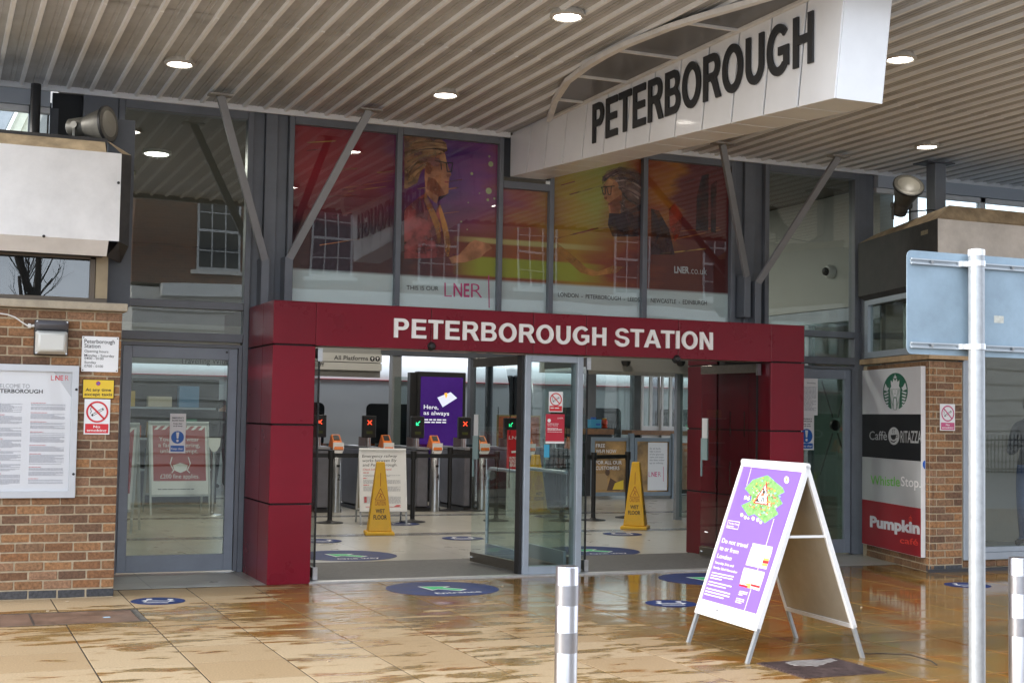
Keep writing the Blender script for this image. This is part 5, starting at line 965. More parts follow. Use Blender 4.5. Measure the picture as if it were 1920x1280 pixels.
# overhead direction sign and beams
ov = thing('platforms_sign', 'overhead white sign pointing to all platforms above the ticket gates', 'sign', (5.8, 20, 2.1)); fO = FY(20.0); a0, a1, b0, b1 = rectpx(fO, 560, 664, 716, 693)
zm = fO.px(640, 678.5)[1]; B(a0, a1, 20.0, 20.06, zm + .006, b1 + .02).out('upper_panel', mat('sign_offwhite', (.42, .42, .40), .5), ov); B(a0, a1, 20.0, 20.06, b0, zm - .006).out('lower_panel', MT['sign_offwhite'], ov); M().box(a0, a1, 20.07, 20.14, b0 - .1, b1 + .5).out('beam', mat('beam_grey', (.24, .24, .23), .5), ov)
text(ov, fO, 'All Platforms', (626, 674), (690, 675.5), 8, INK, .008, c=.003); text(ov, fO, 'Staff', (582, 686), (608, 686.5), 7.5, INK, .004, c=.003)
for x in (698, 708): a, b = fO.px(x, 672.5); M().face(ell(a, b, .038, .038, 18), fO, .003).out('symbol_disc', INK, ov, normals=False); m = M(); stroke(m, fO, (a, b - .02), (a, b + .022), .009, .004); stroke(m, fO, (a, b + .022), (a - .015, b + .005), .008, .0042); stroke(m, fO, (a, b + .022), (a + .015, b + .005), .008, .0044); m.out('symbol', WHT, ov, normals=False)
# rear screen of the hall: posts, head beam, a few glass panes
rg = thing('rear_screen', 'grey posts and glass of the concourse rear wall before the train', 'glazing', (8, 24.6, 0)); FR_ = FY(24.6)
for x in (742, 1108, 1195): a, b = FR_.px(x, 740); B(a - .09, a + .09, 24.55, 24.75, 0, 4.4).out('post', mat('post_grey', (.20, .205, .205), .45, 0, .08, 5), rg)
for x in (885,): a, b = FR_.px(x, 740); B(a - .06, a + .06, 24.55, 24.7, 0, 4.4).out('post', ALUD, rg)
B(-1, 22, 24.52, 24.56, 2.62, 2.72).out('transom', ALUD, rg); B(-1, 22, 24.3, 24.8, 3.0, 4.4).out('head_panel', mat('head_grey', (.10, .10, .10), .6), rg)
x0, x1 = FR_.px(1100, 740)[0], FR_.px(1195, 740)[0]; B(x0, x1, 24.6, 24.61, .02, 2.6).out('pane', GLASSG, rg); x0, x1 = FR_.px(708, 740)[0], FR_.px(738, 740)[0]; B(x0, x1, 23.6, 23.612, .05, 2.2).out('pane', GLASSG, rg)
# shallow lit ceiling pods over the right side of the hall
for k, (x, y) in enumerate(((2.2, 15.5), (5.0, 15.5), (7.6, 15.5), (5.0, 18.6), (8.2, 18.6), (11.6, 18.6), (6.5, 22.2), (9.6, 22.2), (13.2, 22.2), (1.2, 20.5))):
    d = thing('ceiling_light', 'round lit ceiling light inside ' + ['above the left escape door', 'above the left doorway', 'above the right doorway', 'over the emergency works A-board', 'over the hand gel stand', 'over the folding door', 'over the ticket gate numbered 2', 'over the gate beside the wifi poster', 'over the poster gates', 'over the red face covering A-board'][k], 'light', (x, y, 4.37), 'concourse ceiling lights'); M().lathe((x, y, 4.4), (0, 0, -1), [(.16, 0), (.16, .03), (.13, .035), (.13, .025)], 24).out('bezel', WPL, d, smooth=True); M().cyl((x, y, 4.385), (x, y, 4.372), .128, None, 24).out('lens', LENS, d)
    l_ = bpy.data.lights.new('lamp', 'AREA'); l_.shape = 'DISK'; l_.size = .26; l_.energy = 15; l_.color = (1, .93, .82); lo_ = bpy.data.objects.new('lamp', l_); COL.objects.link(lo_); lo_.parent = d; lo_.location = (0, 0, -.02)

# ---- ticket gates: one is built, the others are copies of it and its parts
def dup(root, loc, label):
    n = root.copy(); COL.objects.link(n); n.location = loc; n['label'] = label; ORG[n.name] = V(loc)
    for ch in root.children:
        c = ch.copy(); COL.objects.link(c); c.parent = n; c.matrix_parent_inverse = ch.matrix_parent_inverse
        for g in ch.children: e = g.copy(); COL.objects.link(e); e.parent = c
    return n
GD = mat('gate_steel', (.20, .20, .23), .42, .5, .15, 5); ORA = mat('reader_orange', (.75, .19, .03), .4); YT = 20.7
GX = [5.0] + [5.80 + .81 * k for k in range(6)]
def gate():
    g = thing('ticket_gate', 'steel ticket gate', 'ticket gate', (0, YT, 0), 'row of ticket gates')
    M().box(-.3, -.10, YT + .02, YT + 1.5, .06, .97).out('cabinet', GD, g, bev=.02); B(-.3, -.1, YT + .0, YT + 1.5, .972, 1.01).out('cabinet_top', mat('gate_top', (.34, .34, .36), .35, .4), g); B(-.32, .09, YT - .02, YT + 1.55, 0, .055).out('base_plate', BLK, g)
    M().lathe((0, YT, .0), (0, 0, 1), [(.082, 0), (.082, 1.0), (.07, 1.02), (.001, 1.025)], 24).out('front_post', STEEL, g, smooth=True)
    f = FY(YT - .09); M().prism([(-.085, 1.08), (.085, 1.08), (.085, .98), (.06, .92), (0, .885), (-.06, .92), (-.085, .98)], 0, .02, f).out('reader_surround', mat('reader_white', (.8, .8, .8), .35), g)
    q = M().add([(-.075, YT - .125, .965), (.075, YT - .125, .965), (.075, YT - .11, 1.02), (-.075, YT - .11, 1.02), (-.07, YT + .10, 1.205), (.07, YT + .10, 1.205), (.085, YT + .2, 1.0), (-.085, YT + .2, 1.0)], [(0, 1, 2, 3), (3, 2, 5, 4), (4, 5, 6, 7), (7, 6, 1, 0), (0, 3, 4, 7), (1, 6, 5, 2)]).out('card_reader', ORA, g, bev=.008)
    fs_ = Fr((0, YT - .11, 1.02), (1, 0, 0), (0, .21, .185)); B(-.045, .045, .14, .25, .001, .006, fs_).out('screen', BLK, q)
    M().cyl((.12 - .33, YT + .32, .95), (.12 - .33, YT + .32, 1.16), .04, None, 14).out('display_post', STEEL, g, smooth=True); B(-.32, -.10, YT + .26, YT + .34, 1.15, 1.50).out('display_head', BLK, g, bev=.01); B(-.26, -.16, YT + .255, YT + .26, 1.21, 1.255).out('lower_display', mat('lcd_green', (.06, .07, .015), .4), g)
    B(-.10, .10, YT + .55, YT + .57, .3, 1.05).out('paddle', GLASSD, g); B(-.28, -.12, YT + .6, YT + .62, .98, 1.16).out('side_paddle', mat('paddle_grey', (.2, .18, .2), .3), g)
    B(-.02, .03, YT - .084, YT - .081, .70, .735).out('ticket_slot', BLK, g)
    return g
g0 = gate(); words = ['next to the left portal leg', 'numbered 2', 'numbered 3 behind the emergency works A-board', 'numbered 4 behind a barrier post', 'numbered 5 behind the open glass leaf', 'behind the silver framed panel', 'numbered 7 nearest the wifi poster gates']
LEDR = mat('led_red', (.3, .02, .01), .5, emit=(1, .06, .02), es=1.0); LEDG = mat('led_green', (.02, .3, .1), .5, emit=(.03, 1, .35), es=.6)
gts = []
for k, x in enumerate(GX):
    lb = 'steel ticket gate with orange reader ' + words[k]
    if k == 0: g0.location = (x, YT, 0); g0['label'] = lb; ORG[g0.name] = V((x, YT, 0)); gts.append(g0)
    else: gts.append(dup(g0, (x, YT, 0), lb))
for k, (g, x) in enumerate(zip(gts, GX)):
    f = FY(YT + .258); cx, cz = x - .21, 1.39; m = M(); Q = .62
    if k in (3, 5): stroke(m, f, (cx + .03, cz + .03), (cx - .026, cz - .026), .013, .003); stroke(m, f, (cx - .03, cz + .014), (cx - .03, cz - .036), .012, .0032); stroke(m, f, (cx - .036, cz - .03), (cx + .014, cz - .03), .012, .0034); m.out('arrow_signal', LEDG, g, normals=False)
    else: stroke(m, f, (cx - .034, cz - .034), (cx + .034, cz + .034), .011, .003); stroke(m, f, (cx - .034, cz + .034), (cx + .034, cz - .034), .011, .0032); m.out('cross_signal', LEDR, g, normals=False)
    if k >= 1: textm(M(), str(k + 1), FY(YT - .083), x + .0, .50, x + .045, .50, .09, .004, 0, .001).out('number', INK, g, normals=False)
kk = thing('kiosk', 'dark kiosk with lit shelves of goods behind the red A-board', 'kiosk', (1.6, 23, 0)); B(-.9, 4.4, 23.0, 24.3, 0, 2.05).out('body', IDARK, kk); rk_ = random.Random(41); KC = [mat('goods_%d' % q, c, .5) for q, c in enumerate(((.5, .1, .03), (.1, .25, .45), (.55, .5, .4), (.5, .35, .05), (.1, .3, .2)))]
for q in range(3): B(-.8, 4.3, 22.7, 22.99, .55 + .5 * q, .58 + .5 * q).out('shelf', ALUL, kk)
for q in range(30): xx = -.7 + (q % 10) * .49; zz_ = .585 + .5 * (q // 10); B(xx, xx + rk_.uniform(.2, .42), 22.75, 22.95, zz_, zz_ + rk_.uniform(.15, .36)).out('goods', KC[rk_.randrange(5)], kk)
# ---- retractable barriers
def stanchion(label, x, y, h=1.0):
    t = thing('barrier_post', label, 'barrier', (x, y, 0), 'black queue barrier posts'); M().lathe((x, y, 0), (0, 0, 1), [(.19, 0), (.185, .012), (.05, .03), (.033, .045)], 24).out('base', BLK, t, smooth=True); M().cyl((x, y, .04), (x, y, h), .034, None, 16).out('post', BLK, t, smooth=True); M().cyl((x, y, h - .11), (x, y, h + .01), .045, None, 16).out('head', BLK, t, smooth=True); return V((x, y, h - .06))
sx_ = {}
for n, p, lb in (('a', (618, 980), 'beside the ticket gate numbered 2'), ('b', (773, 978), 'right of the emergency works A-board'), ('c', (842, 957), 'between gates 4 and 5'), ('d', (884, 957), 'in front of gate 5'), ('e', (930, 976), 'behind the open glass leaf'), ('f', (1112, 975), 'left of the wifi poster'), ('g', (1176, 970), 'behind the right yellow cone')):
    a, b = GF.px(*p); sx_[n] = stanchion('black retractable barrier post ' + lb, a, b)
e0 = V((4.2, 18.75, .94)); sx_['z'] = e0; stanchion('black retractable barrier post hidden by the left portal leg', 4.2, 18.75)
sx_['y'] = stanchion('black retractable barrier post behind the fixed panel', 8.6, 18.45)
for p, q, lb in (('z', 'a', 'left of the A-board'), ('a', 'b', 'behind the emergency works A-board'), ('c', 'd', 'across gate 5'), ('b', 'e', 'in front of gates 4 and 5'), ('y', 'f', 'behind the fixed panel'), ('f', 'g', 'in front of the wifi poster')):
    u, v = sx_[p], sx_[q]; f = Fr(u, (v - u).normalized(), (0, 0, 1)); tag(B(.04, (v - u).length - .04, -.03, .03, -.002, .002, f).out('barrier_belt', BLK), 'black barrier belt stretched ' + lb, 'belt', 'queue barrier belts')
# ---- yellow wet floor cones
CR = mat('cone_print', (.36, .06, .0), .5)
def cone(label, x, y, rot):
    t = thing('wet_floor_cone', label, 'cone', (x, y, 0), 'yellow wet floor cones'); c, s = math.cos(rot), math.sin(rot); u, w = V((c, s, 0)), V((-s, c, 0)); o = V((x, y, 0))
    def ring(r, z): return [o + u * (r * a) + w * (r * b) + V((0, 0, z)) for a, b in ((-1, -1), (1, -1), (1, 1), (-1, 1))]
    def loft(rs, nm, bev):
        m = M(); vs = [p for r, z in rs for p in ring(r, z)]; fs = [(3, 2, 1, 0), tuple(range(4 * len(rs) - 4, 4 * len(rs)))]
        for k in range(len(rs) - 1):
            for i in range(4): fs.append((4 * k + i, 4 * k + (i + 1) % 4, 4 * k + 4 + (i + 1) % 4, 4 * k + 4 + i))
        return m.add(vs, fs).out(nm, YEL, t, bev=bev)
    loft([(.185, .0), (.185, .03), (.172, .045)], 'base', .006); loft([(.15, .046), (.052, .92)], 'body', .008)
    for dx, dy in ((0, -1), (1, 0), (-1, 0)):
        out = u * dx + w * dy; rt = V((0, 0, 1)).cross(out) ; slope = math.atan2(.098, .874); up = (V((0, 0, 1)) * math.cos(slope) - out * math.sin(slope)); f = Fr(o + out * .15 + V((0, 0, .046)), rt, up)
        m = M(); textm(m, 'WET', f, -.058, .235, .058, .235, .05, .02, 0, .002); textm(m, 'FLOOR', f, -.085, .155, .085, .155, .055, .02, 0, .002); m.out('lettering', INK, t, normals=False)
        m = M(); textm(m, 'CAUTION', f, -.068, .33, .068, .33, .055, .004, 0, .002)
        for p, q in (((-.065, .40), (.065, .40)), ((.065, .40), (0, .545)), ((0, .545), (-.065, .40))): stroke(m, f, p, q, .007, .002)
        stroke(m, f, (0, .57), (0, .74), .007, .002); stroke(m, f, (-.02, .42), (.01, .48), .008, .002); stroke(m, f, (.02, .42), (.0, .46), .008, .0022); stroke(m, f, (-.02, .49), (.025, .465), .007, .0024); m.out('warning_mark', CR, t, normals=False)
cone('yellow wet floor cone in front of the emergency works A-board', 5.30, 16.85, -.22); cone('yellow wet floor cone in front of the wifi poster', 9.06, 17.0, -.62); a, b = GF.px(1003, 960); cone('yellow wet floor cone half hidden behind the fixed panel', a, b, .1)

SHEEN = mat('glossy_grey_sheet', (.46, .42, .34), .2, .25, .1, 4)
# ---- A-boards
def aboard(label, C, u, w, H, d, s0, frame, back, panelmat, fw=.028):
    """folding board: C base centre, u right of the front face, d half depth, s0 bottom of the panels along the slope"""
    C = V(C); u = V(u).normalized(); n = u.cross(V((0, 0, 1))); t = thing('a_board', label, 'A-board', C); L_ = math.hypot(H, d); fr = []
    for sg in (1, -1):
        uu = u * sg; f = Fr(C + n * sg * d - uu * w / 2, uu, (V((0, 0, H)) - n * sg * d)); fr.append(f)
        for a in (.0, w - fw): B(a, a + fw, 0, s0 + .02, -.022, -.002, f).out('leg', GALV if frame is WFRAME else frame, t)
        M().box(0, w, s0, s0 + fw, -.024, .006, f).box(0, w, L_ - fw - .012, L_ - .012, -.024, .006, f).box(0, fw, s0 + fw, L_ - fw - .012, -.024, .006, f).box(w - fw, w, s0 + fw, L_ - fw - .012, -.024, .006, f).out('frame', frame, t)
        B(fw - .002, w - fw + .002, s0 + fw - .002, L_ - fw - .01, -.010, -.004, f).out('poster' if sg == 1 else 'back_panel', panelmat if sg == 1 else back, t)
        B(fw - .002, w - fw + .002, s0 + fw - .002, L_ - fw - .01, -.018, -.0105, f).out('inner_sheet', SHEEN, t)
    M().cyl(C + V((0, 0, H - .012)) - u * w / 2, C + V((0, 0, H - .012)) + u * w / 2, .02, None, 12).out('ridge_hinge', frame, t, smooth=True)
    for sg in (-1, 1):
        e = C - u * sg * (w / 2 - .012) + V((0, 0, H * .63)); k = d * .37; M().box(-k, k, -.008, .008, -.003, .003, Fr(e, n, (0, 0, 1))).out('stay_bar', frame, t)
    return t, fr[0]
t, f = aboard('white framed A-board with purple rail travel poster standing on the wet paving', (5.245, 7.869, 0), (-.0648, -.9979, 0), .857, 1.25, .435, .21, WFRAME, mat('corrugated_back', (.32, .30, .25), .5, 0, .2, 4), mat('poster_white', (.80, .80, .80), .4), .03)
PUR = mat('poster_purple', (.22, .125, .60), .4); f = f.off(-.003)
q4 = lambda x, y: (1260 + x / 2.91, 840 + y / 2.91); qa = lambda x, y: (1290 + x / 6.096, 850 + y / 6.096); qb = lambda x, y: (1290 + x / 7.112, 1020 + y / 7.112)
poly(t, f, [q4(390, 98), q4(712, 130), q4(460, 903), q4(158, 818)], PUR, .0006, 'poster_field')
PG = mat('map_green', (.20, .44, .14), .5, 0, .5, 40)
poly(t, f, [qa(*p) for p in [(650, 400), (740, 300), (910, 245), (965, 290), (1020, 340), (1085, 390), (1105, 440), (1030, 480), (1085, 570), (1000, 630), (1035, 690), (880, 795), (820, 740), (760, 690), (690, 715), (610, 590), (720, 540), (730, 490)]], PG, .0012, 'map_art')
rq = random.Random(17); cols = [mat('art_%d' % k, c, .5) for k, c in enumerate(((.30, .52, .22), (.55, .26, .09), (.50, .58, .52), (.12, .30, .09), (.50, .40, .10), (.28, .44, .50), (.38, .16, .10)))]
ms = [M() for _ in cols]
for k in range(330):
    x, y = rq.gauss(860, 130), rq.gauss(520, 140)
    if not (abs(x - 860) / 250 + abs(y - 520) / 290 < .9): continue
    s_ = rq.uniform(5, 24); an = rq.uniform(0, 6.28); i = rq.randrange(len(cols)); ms[i].face([f.px(*qa(x + s_ * math.cos(an + t_) * rq.uniform(.5, 1), y + .7 * s_ * math.sin(an + t_))) for t_ in (0, 1.5, 3.0, 4.4)], f, .0016 + k * .00001)
for m_, c_ in zip(ms, cols):
    if m_.f: m_.out('map_art', c_, t, normals=False)
m = M()
for x, y, r_ in ((660, 500, 16), (690, 515, 14), (615, 700, 16), (655, 728, 15), (745, 740, 17), (797, 757, 16), (832, 785, 14), (690, 740, 10)): m.face([f.px(*qa(x + r_ * math.cos(k) * (1 if k else 1.3), y + 1.5 * r_ * math.sin(k))) for k in (0, 1, 2.1, 3.2, 4.2, 5.3)], f, .0012)
m.out('leaf_art', WHT, t, normals=False)
poly(t, f, [qa(905, 325), qa(920, 592), qa(748, 565)], INKR, .0030, 'roadworks_triangle'); poly(t, f, [qa(893, 358), qa(906, 577), qa(772, 557)], WHT, .0034, 'roadworks_triangle')
m = M(); E4 = lambda *p: f.px(*qa(*p))
for p, q, w_ in (((868, 425), (868, 480), .020), ((866, 478), (845, 552), .010), ((872, 478), (866, 555), .010), ((866, 430), (838, 500), .006), ((880, 430), (890, 470), .007), ((838, 498), (825, 555), .005)): stroke(m, f, E4(*p), E4(*q), w_, .0038)
m.face([E4(778, 546), E4(800, 505), E4(815, 552)], f, .0038); m.face([E4(868 + 9 * math.cos(k), 410 + 14 * math.sin(k)) for k in (0, 1, 2, 3, 4, 5)], f, .0038); m.out('roadworks_symbol', INK, t, normals=False)
m = M()
for p, q, w_ in ((qa(725, 165), qa(672, 365), .006), (qa(985, 745), qa(893, 1050), .006), (qb(938, 310), qb(930, 345), .006), (qb(842, 595), qb(752, 885), .006)): stroke(m, f, f.px(*p), f.px(*q), w_, .0011)
for p, q in ((qa(462, 762), qa(592, 782)), (qa(592, 782), qa(570, 865)), (qa(570, 865), qa(442, 842)), (qa(442, 842), qa(462, 762))): stroke(m, f, f.px(*p), f.px(*q), .004, .0011)
m.out('rule_lines', WHT, t, normals=False)
poly(t, f, [qa(1100 + 28 + 28 * math.cos(k), 300 + 42 * math.sin(k)) for k in (0, .7, 1.4, 2.1, 2.8, 3.5, 4.2, 4.9, 5.6)], WHT, .0011, 'balloon_art'); poly(t, f, [qa(1128 + 14 * math.cos(k), 295 + 20 * math.sin(k)) for k in (0, 1, 2, 3, 4, 5)], cols[4], .0016, 'balloon_art')
def tx(s, p, q, hp, bo=.0, mt=WHT, sh=0): a = f.px(*p); b = f.px(*q); e = f.px(p[0] + hp * .42, p[1] - hp); hh = abs(f.px(p[0], p[1] - hp)[1] - a[1]); return textm(M(), s, f, *a, *b, hh, bo, sh, .0011).out('lettering', mt, t, normals=False)
tx('Do not travel', qa(385, 1012), qa(675, 1078), 8.6, .004); tx('to or from', qa(358, 1096), qa(572, 1146), 8.6, .004); tx('London', qa(330, 1185), qa(492, 1222), 8.6, .004)
tx('Saturday 21st and', qb(358, 250), qb(605, 305), 4.6, .012); tx('Sunday 22nd November', qb(338, 315), qb(655, 388), 4.6, .012); tx('The East Coast', qa(462, 800), qa(578, 820), 3.2, .012); tx('Upgrade', qa(450, 830), qa(520, 842), 3.2, .012)
rq = random.Random(31); m = M()
def para(x0, y0, x1, y1, rows, dx, dy, th):
    for k in range(rows):
        a = f.px(*qb(x0 + dx * k, y0 + dy * k)); b = f.px(*qb(x1 + dx * k, y1 + dy * k)); d = V((b[0] - a[0], b[1] - a[1], 0)); L_ = d.length; d.normalize(); p = 0; end = L_ * (1 if k < rows - 1 else rq.uniform(.45, .9))
        while p < end:
            e = min(p + th * rq.uniform(1, 3.5), end); stroke(m, f, (a[0] + d.x * p, a[1] + d.y * p), (a[0] + d.x * e, a[1] + d.y * e), th, .0011); p = e + th * .5
para(322, 372, 610, 432, 3, -13, 34, .008); para(280, 490, 580, 562, 2, -14, 36, .008); para(248, 580, 565, 660, 3, -13, 38, .009); para(690, 620, 800, 645, 3, -9, 22, .006); para(648, 715, 752, 742, 3, -8, 24, .006); para(qa(0, 0)[0] * 0 + 225, -170, 300, -152, 1, -6, 22, .005)
m.out('fine_print', WHT, t, normals=False)
for tp, bt in ((((742, 1020), (970, 1065), (965, 1105), (732, 1060)), ((732, 1060), (965, 1105), (qa(0, 0)[0] * 0 + 905, 1390), (660, 1270))),):
    poly(t, f, [qa(*p) for p in tp], PALEG, .0011, 'calendar_head')
poly(t, f, [qb(850, 35), qb(1125, 85), qb(1045, 332), qb(770, 272)], WHT, .0011, 'calendar')
poly(t, f, [qb(752, 305), qb(1025, 370), qb(1020, 408), qb(738, 340)], PALEG, .0011, 'calendar_head'); poly(t, f, [qb(738, 342), qb(1018, 410), qb(948, 622), qb(690, 530)], WHT, .0011, 'calendar')
poly(t, f, [qb(1015, 180), qb(1085, 195), qb(1080, 225), qb(1003, 212)], cols[4], .0016, 'calendar_mark'); poly(t, f, [qb(1003, 212), qb(1080, 225), qb(1068, 260), qb(993, 248)], INKR, .0018, 'calendar_mark'); poly(t, f, [qb(993, 250), qb(1068, 262), qb(1055, 298), qb(985, 282)], cols[4], .0016, 'calendar_mark')
poly(t, f, [qb(690, 525), qb(800, 552), qb(790, 580), qb(680, 552)], INKR, .0016, 'calendar_mark'); poly(t, f, [qb(740, 510), qb(838, 525), qb(830, 590), qb(790, 580), qb(798, 550)], cols[4], .0018, 'calendar_mark'); poly(t, f, [qb(842, 525), qb(965, 555), qb(955, 585), qb(838, 555)], INKR, .0016, 'calendar_mark')
m = M()
for x, y, w_ in ((142, 808, 6), (283, 838, 10), (388, 875, 26), (480, 908, 8)): a, b = f.px(*qb(x, y)); m.face(ell(a, b, w_ * .0007, .006, 10), f, .0011)
m.out('foot_logos', INKG, t, normals=False)
# emergency works board
a, b = GF.px(717, 983); t, f = aboard('white A-board about emergency railway works behind a yellow cone', (5.85, 18.52, 0), (.985, -.17, 0), .66, 1.04, .30, .19, WFRAME, MT['corrugated_back'], MT['poster_white'], .024); f = f.off(-.003)
z1 = lambda x, y: (590 + x / 5.818, 780 + y / 5.818)
def tx(s, p, q, hp, bo=.0, mt=INK, sh=.15): a = f.px(*p); b = f.px(*q); hh = f.px(p[0], p[1] - hp)[1] - a[1]; return textm(M(), s, f, *a, *b, hh, bo, sh, .0011).out('lettering', mt, t, normals=False)
tx('Emergency railway', z1(518, 449), z1(900, 446), 5.2); tx('works between Ely', z1(522, 498), z1(893, 495), 5.2); tx('and Peterborough.', z1(524, 545), z1(900, 543), 5.2); tx('Check before you travel', z1(526, 590), z1(838, 588), 3.6, 0, INKR)
m, k = M(), M(); rq = random.Random(12); A0_, A1_ = f.px(*z1(530, 700))[0], f.px(*z1(935, 700))[0]
for y0, y1 in ((635, 660), (690, 735), (760, 815), (870, 950)): bars(m, f, A0_, A1_, f.px(*z1(700, y1))[1], f.px(*z1(700, y0))[1], .014, rq, c=.001)
for y in (612, 672, 745): bars(k, f, A0_, A0_ + .08, f.px(*z1(700, y + 8))[1], f.px(*z1(700, y - 6))[1], .018, rq, c=.001)
bb = f.px(*z1(700, 990))[1]; k.face([(A0_ + .03, bb), (A1_, bb), (A1_, bb + .006), (A0_ + .03, bb + .006)], f, .001); k.face([(A1_ - .1, bb + .01), (A1_ - .02, bb + .012), (A1_, bb + .03), (A1_ - .06, bb + .03)], f, .001)
for y in (893, 925): p = f.px(*z1(540, y)); k.face([(p[0], p[1] - .02), (p[0] + .035, p[1] - .02), (p[0] + .035, p[1] + .02), (p[0], p[1] + .02)], f, .001)
m.out('fine_print', INKL, t, normals=False); k.out('red_print', INKR, t, normals=False)
# face covering boards behind the left escape door
FRD = mat('poster_red', (.36, .045, .045), .45)
def mask_board(label, C, u):
    t, f = aboard(label, C, u, .90, 1.36, .3, .27, mat('board_alu', (.45, .48, .48), .4, .3), MT['corrugated_back'], MT['poster_white'], .03); f = f.off(-.003)
    M().face([(.06, .50), (.84, .50), (.84, 1.33), (.06, 1.33)], f, .0006).out('poster_field', FRD, t, normals=False)
    m = M()
    for k in range(7):
        if k not in (3,): m.face([(.08 + k * .11, 1.27), (.13 + k * .11, 1.27), (.19 + k * .11, 1.33), (.14 + k * .11, 1.33)], f, .001)
    for s, y, w in (('You must wear', 1.10, .60), ('a face covering,', 1.01, .62), ('unless exempt.', .92, .56)): textm(m, s, f, .45 - w / 2, y, .45 + w / 2, y, .062, 0, 0, .001)
    textm(m, '£200 fine applies.', f, .16, .54, .74, .54, .062, 0, 0, .001)
    for p, q in (((.34, .86), (.31, .76)), ((.31, .76), (.36, .66)), ((.58, .86), (.61, .76)), ((.61, .76), (.56, .66)), ((.36, .66), (.33, .62)), ((.56, .66), (.6, .62))): stroke(m, f, p, q, .014, .001)
    m.face([(.35, .74), (.46, .77), (.57, .74), (.55, .66), (.46, .62), (.37, .66)], f, .0012); m.out('poster_lettering', WHT, t, normals=False)['kind'] = 'stuff'
    bars(M(), f, .12, .78, .36, .40, .03, random.Random(3), c=.001).out('fine_print', INKG, t, normals=False)
mask_board('red face covering A-board with a £200 fine behind the escape door glass', (3.42, 20.95, 0), (.95, .06, 0)); mask_board('red face covering A-board half hidden by the brick wall end', (2.0, 18.0, 0), (.93, -.3, 0))
st = thing('retractable_stand', 'white oval-headed post beside the red face covering A-board', 'post', (4.0, 20.2, 0)); a, b = FY(20.4).px(401, 828); M().cyl((a, 20.4, 0), (a, 20.4, b), .03, None, 12).out('post', STEEL, st, smooth=True); M().prism([(a - .09, b + .06), (a + .09, b + .06), (a + .08, b - .06), (a + .04, b - .13), (a, b - .15), (a - .04, b - .13), (a - .08, b - .06)], 0, .02, FY(20.37)).out('head', WPL, st); M().lathe((a, 20.4, 0), (0, 0, 1), [(.16, 0), (.155, .012), (.035, .03)], 20).out('base', STEEL, st, smooth=True)

# ---- screen, stands, right-hand fence and shelves
dg = thing('advertising_screen', 'tall black totem with a purple digital advert behind the gates', 'screen', (8.3, 23, 0)); fD = FY(23.0); xa, xb = fD.px(782, 760)[0], fD.px(873, 760)[0]; B(xa, xb, 23.0, 23.18, .0, 2.29).out('housing', BLK, dg, bev=.012); B(xa - .12, xa - .002, 23.05, 23.2, 0, 2.27).out('side_fin', BLK, dg)
B(xa + .06, xb - .06, 22.995, 22.999, .75, 2.2).out('display', mat('screen_purple', (.045, .014, .13), .2, 0, .3, .8, emit=(.10, .022, .36), es=.07), dg)
fD = FY(22.994); SW = mat('screen_white', (.6, .6, .65), .3, emit=(.7, .7, .8), es=.25)
text(dg, fD, 'Here,', (794.5, 766), (822, 767), 7.5, SW, .012, c=.001); text(dg, fD, 'as always', (794, 777), (842, 778.5), 7.5, SW, .012, c=.001); poly(dg, fD, [(820, 745), (845, 735), (857, 746), (830, 763)], mat('screen_card', (.4, .42, .55), .3, emit=(.5, .52, .7), es=.4), .001, 'advert_art'); poly(dg, fD, [(833, 737), (838, 736), (839, 741), (836, 748)], mat('screen_pin', (.5, .2, .02), .3, emit=(.8, .35, .05), es=.5), .002, 'advert_art')
a0, a1, b0, b1 = rectpx(fD, 794, 783, 838, 795); m = bars(M(), fD, a0, a1, b0, b1, .045, random.Random(4), c=.001); a0, a1, b0, b1 = rectpx(fD, 794, 800, 850, 804); bars(m, fD, a0, a1, b0, b1, .04, random.Random(5), c=.001).out('fine_print', SW, dg, normals=False)
hs = thing('sanitiser_stand', 'red and white hand gel stand behind the open glass leaf', 'stand', (8.6, 19.2, 0)); fH = FY(19.2); a0, a1, b0, b1 = rectpx(fH, 952, 806, 990, 882); B(a0, a1, 19.2, 19.24, b0, b1).out('red_panel', INKR, hs); B(a0, a1, 19.2, 19.24, .0, b0 - .002).out('white_panel', WHT, hs)
text(hs, FY(19.199), 'LNER', (954, 823), (982, 824), 6, WHT, .0, c=.001); bars(M(), FY(19.199), a0 + .03, a1 - .03, b0 + .05, b0 + .22, .02, random.Random(8), c=.001).out('fine_print', WHT, hs, normals=False); m = M(); stroke(m, FY(19.199), (a0 + .06, b0 + .28), (a0 + .16, b0 + .29), .03, .001); m.face(ell(a0 + .2, b0 + .34, .035, .045, 14), FY(19.199), .001).out('hand_symbol', WHT, hs, normals=False)
fp_ = thing('framed_poster', 'brass framed rust-coloured picture board behind the gates', 'poster', (9.5, 23.4, 0)); fP = FY(23.4); a0, a1, b0, b1 = rectpx(fP, 932, 778, 1013, 845); M().box(a0, a1, b0, b1, -.03, 0, fP).out('frame', mat('brass', (.38, .28, .12), .4, .5), fp_); B(a0 + .03, a1 - .03, b0 + .03, b1 - .03, 0, .004, fP).out('picture', mat('rust_picture', (.30, .075, .03), .5, 0, .7, 3), fp_); M().box(a0 + .1, a0 + .15, 0, b0, -.03, -.001, fP).out('leg', ALUD, fp_); M().box(a1 - .15, a1 - .1, 0, b0, -.03, -.001, fP).out('leg', ALUD, fp_)
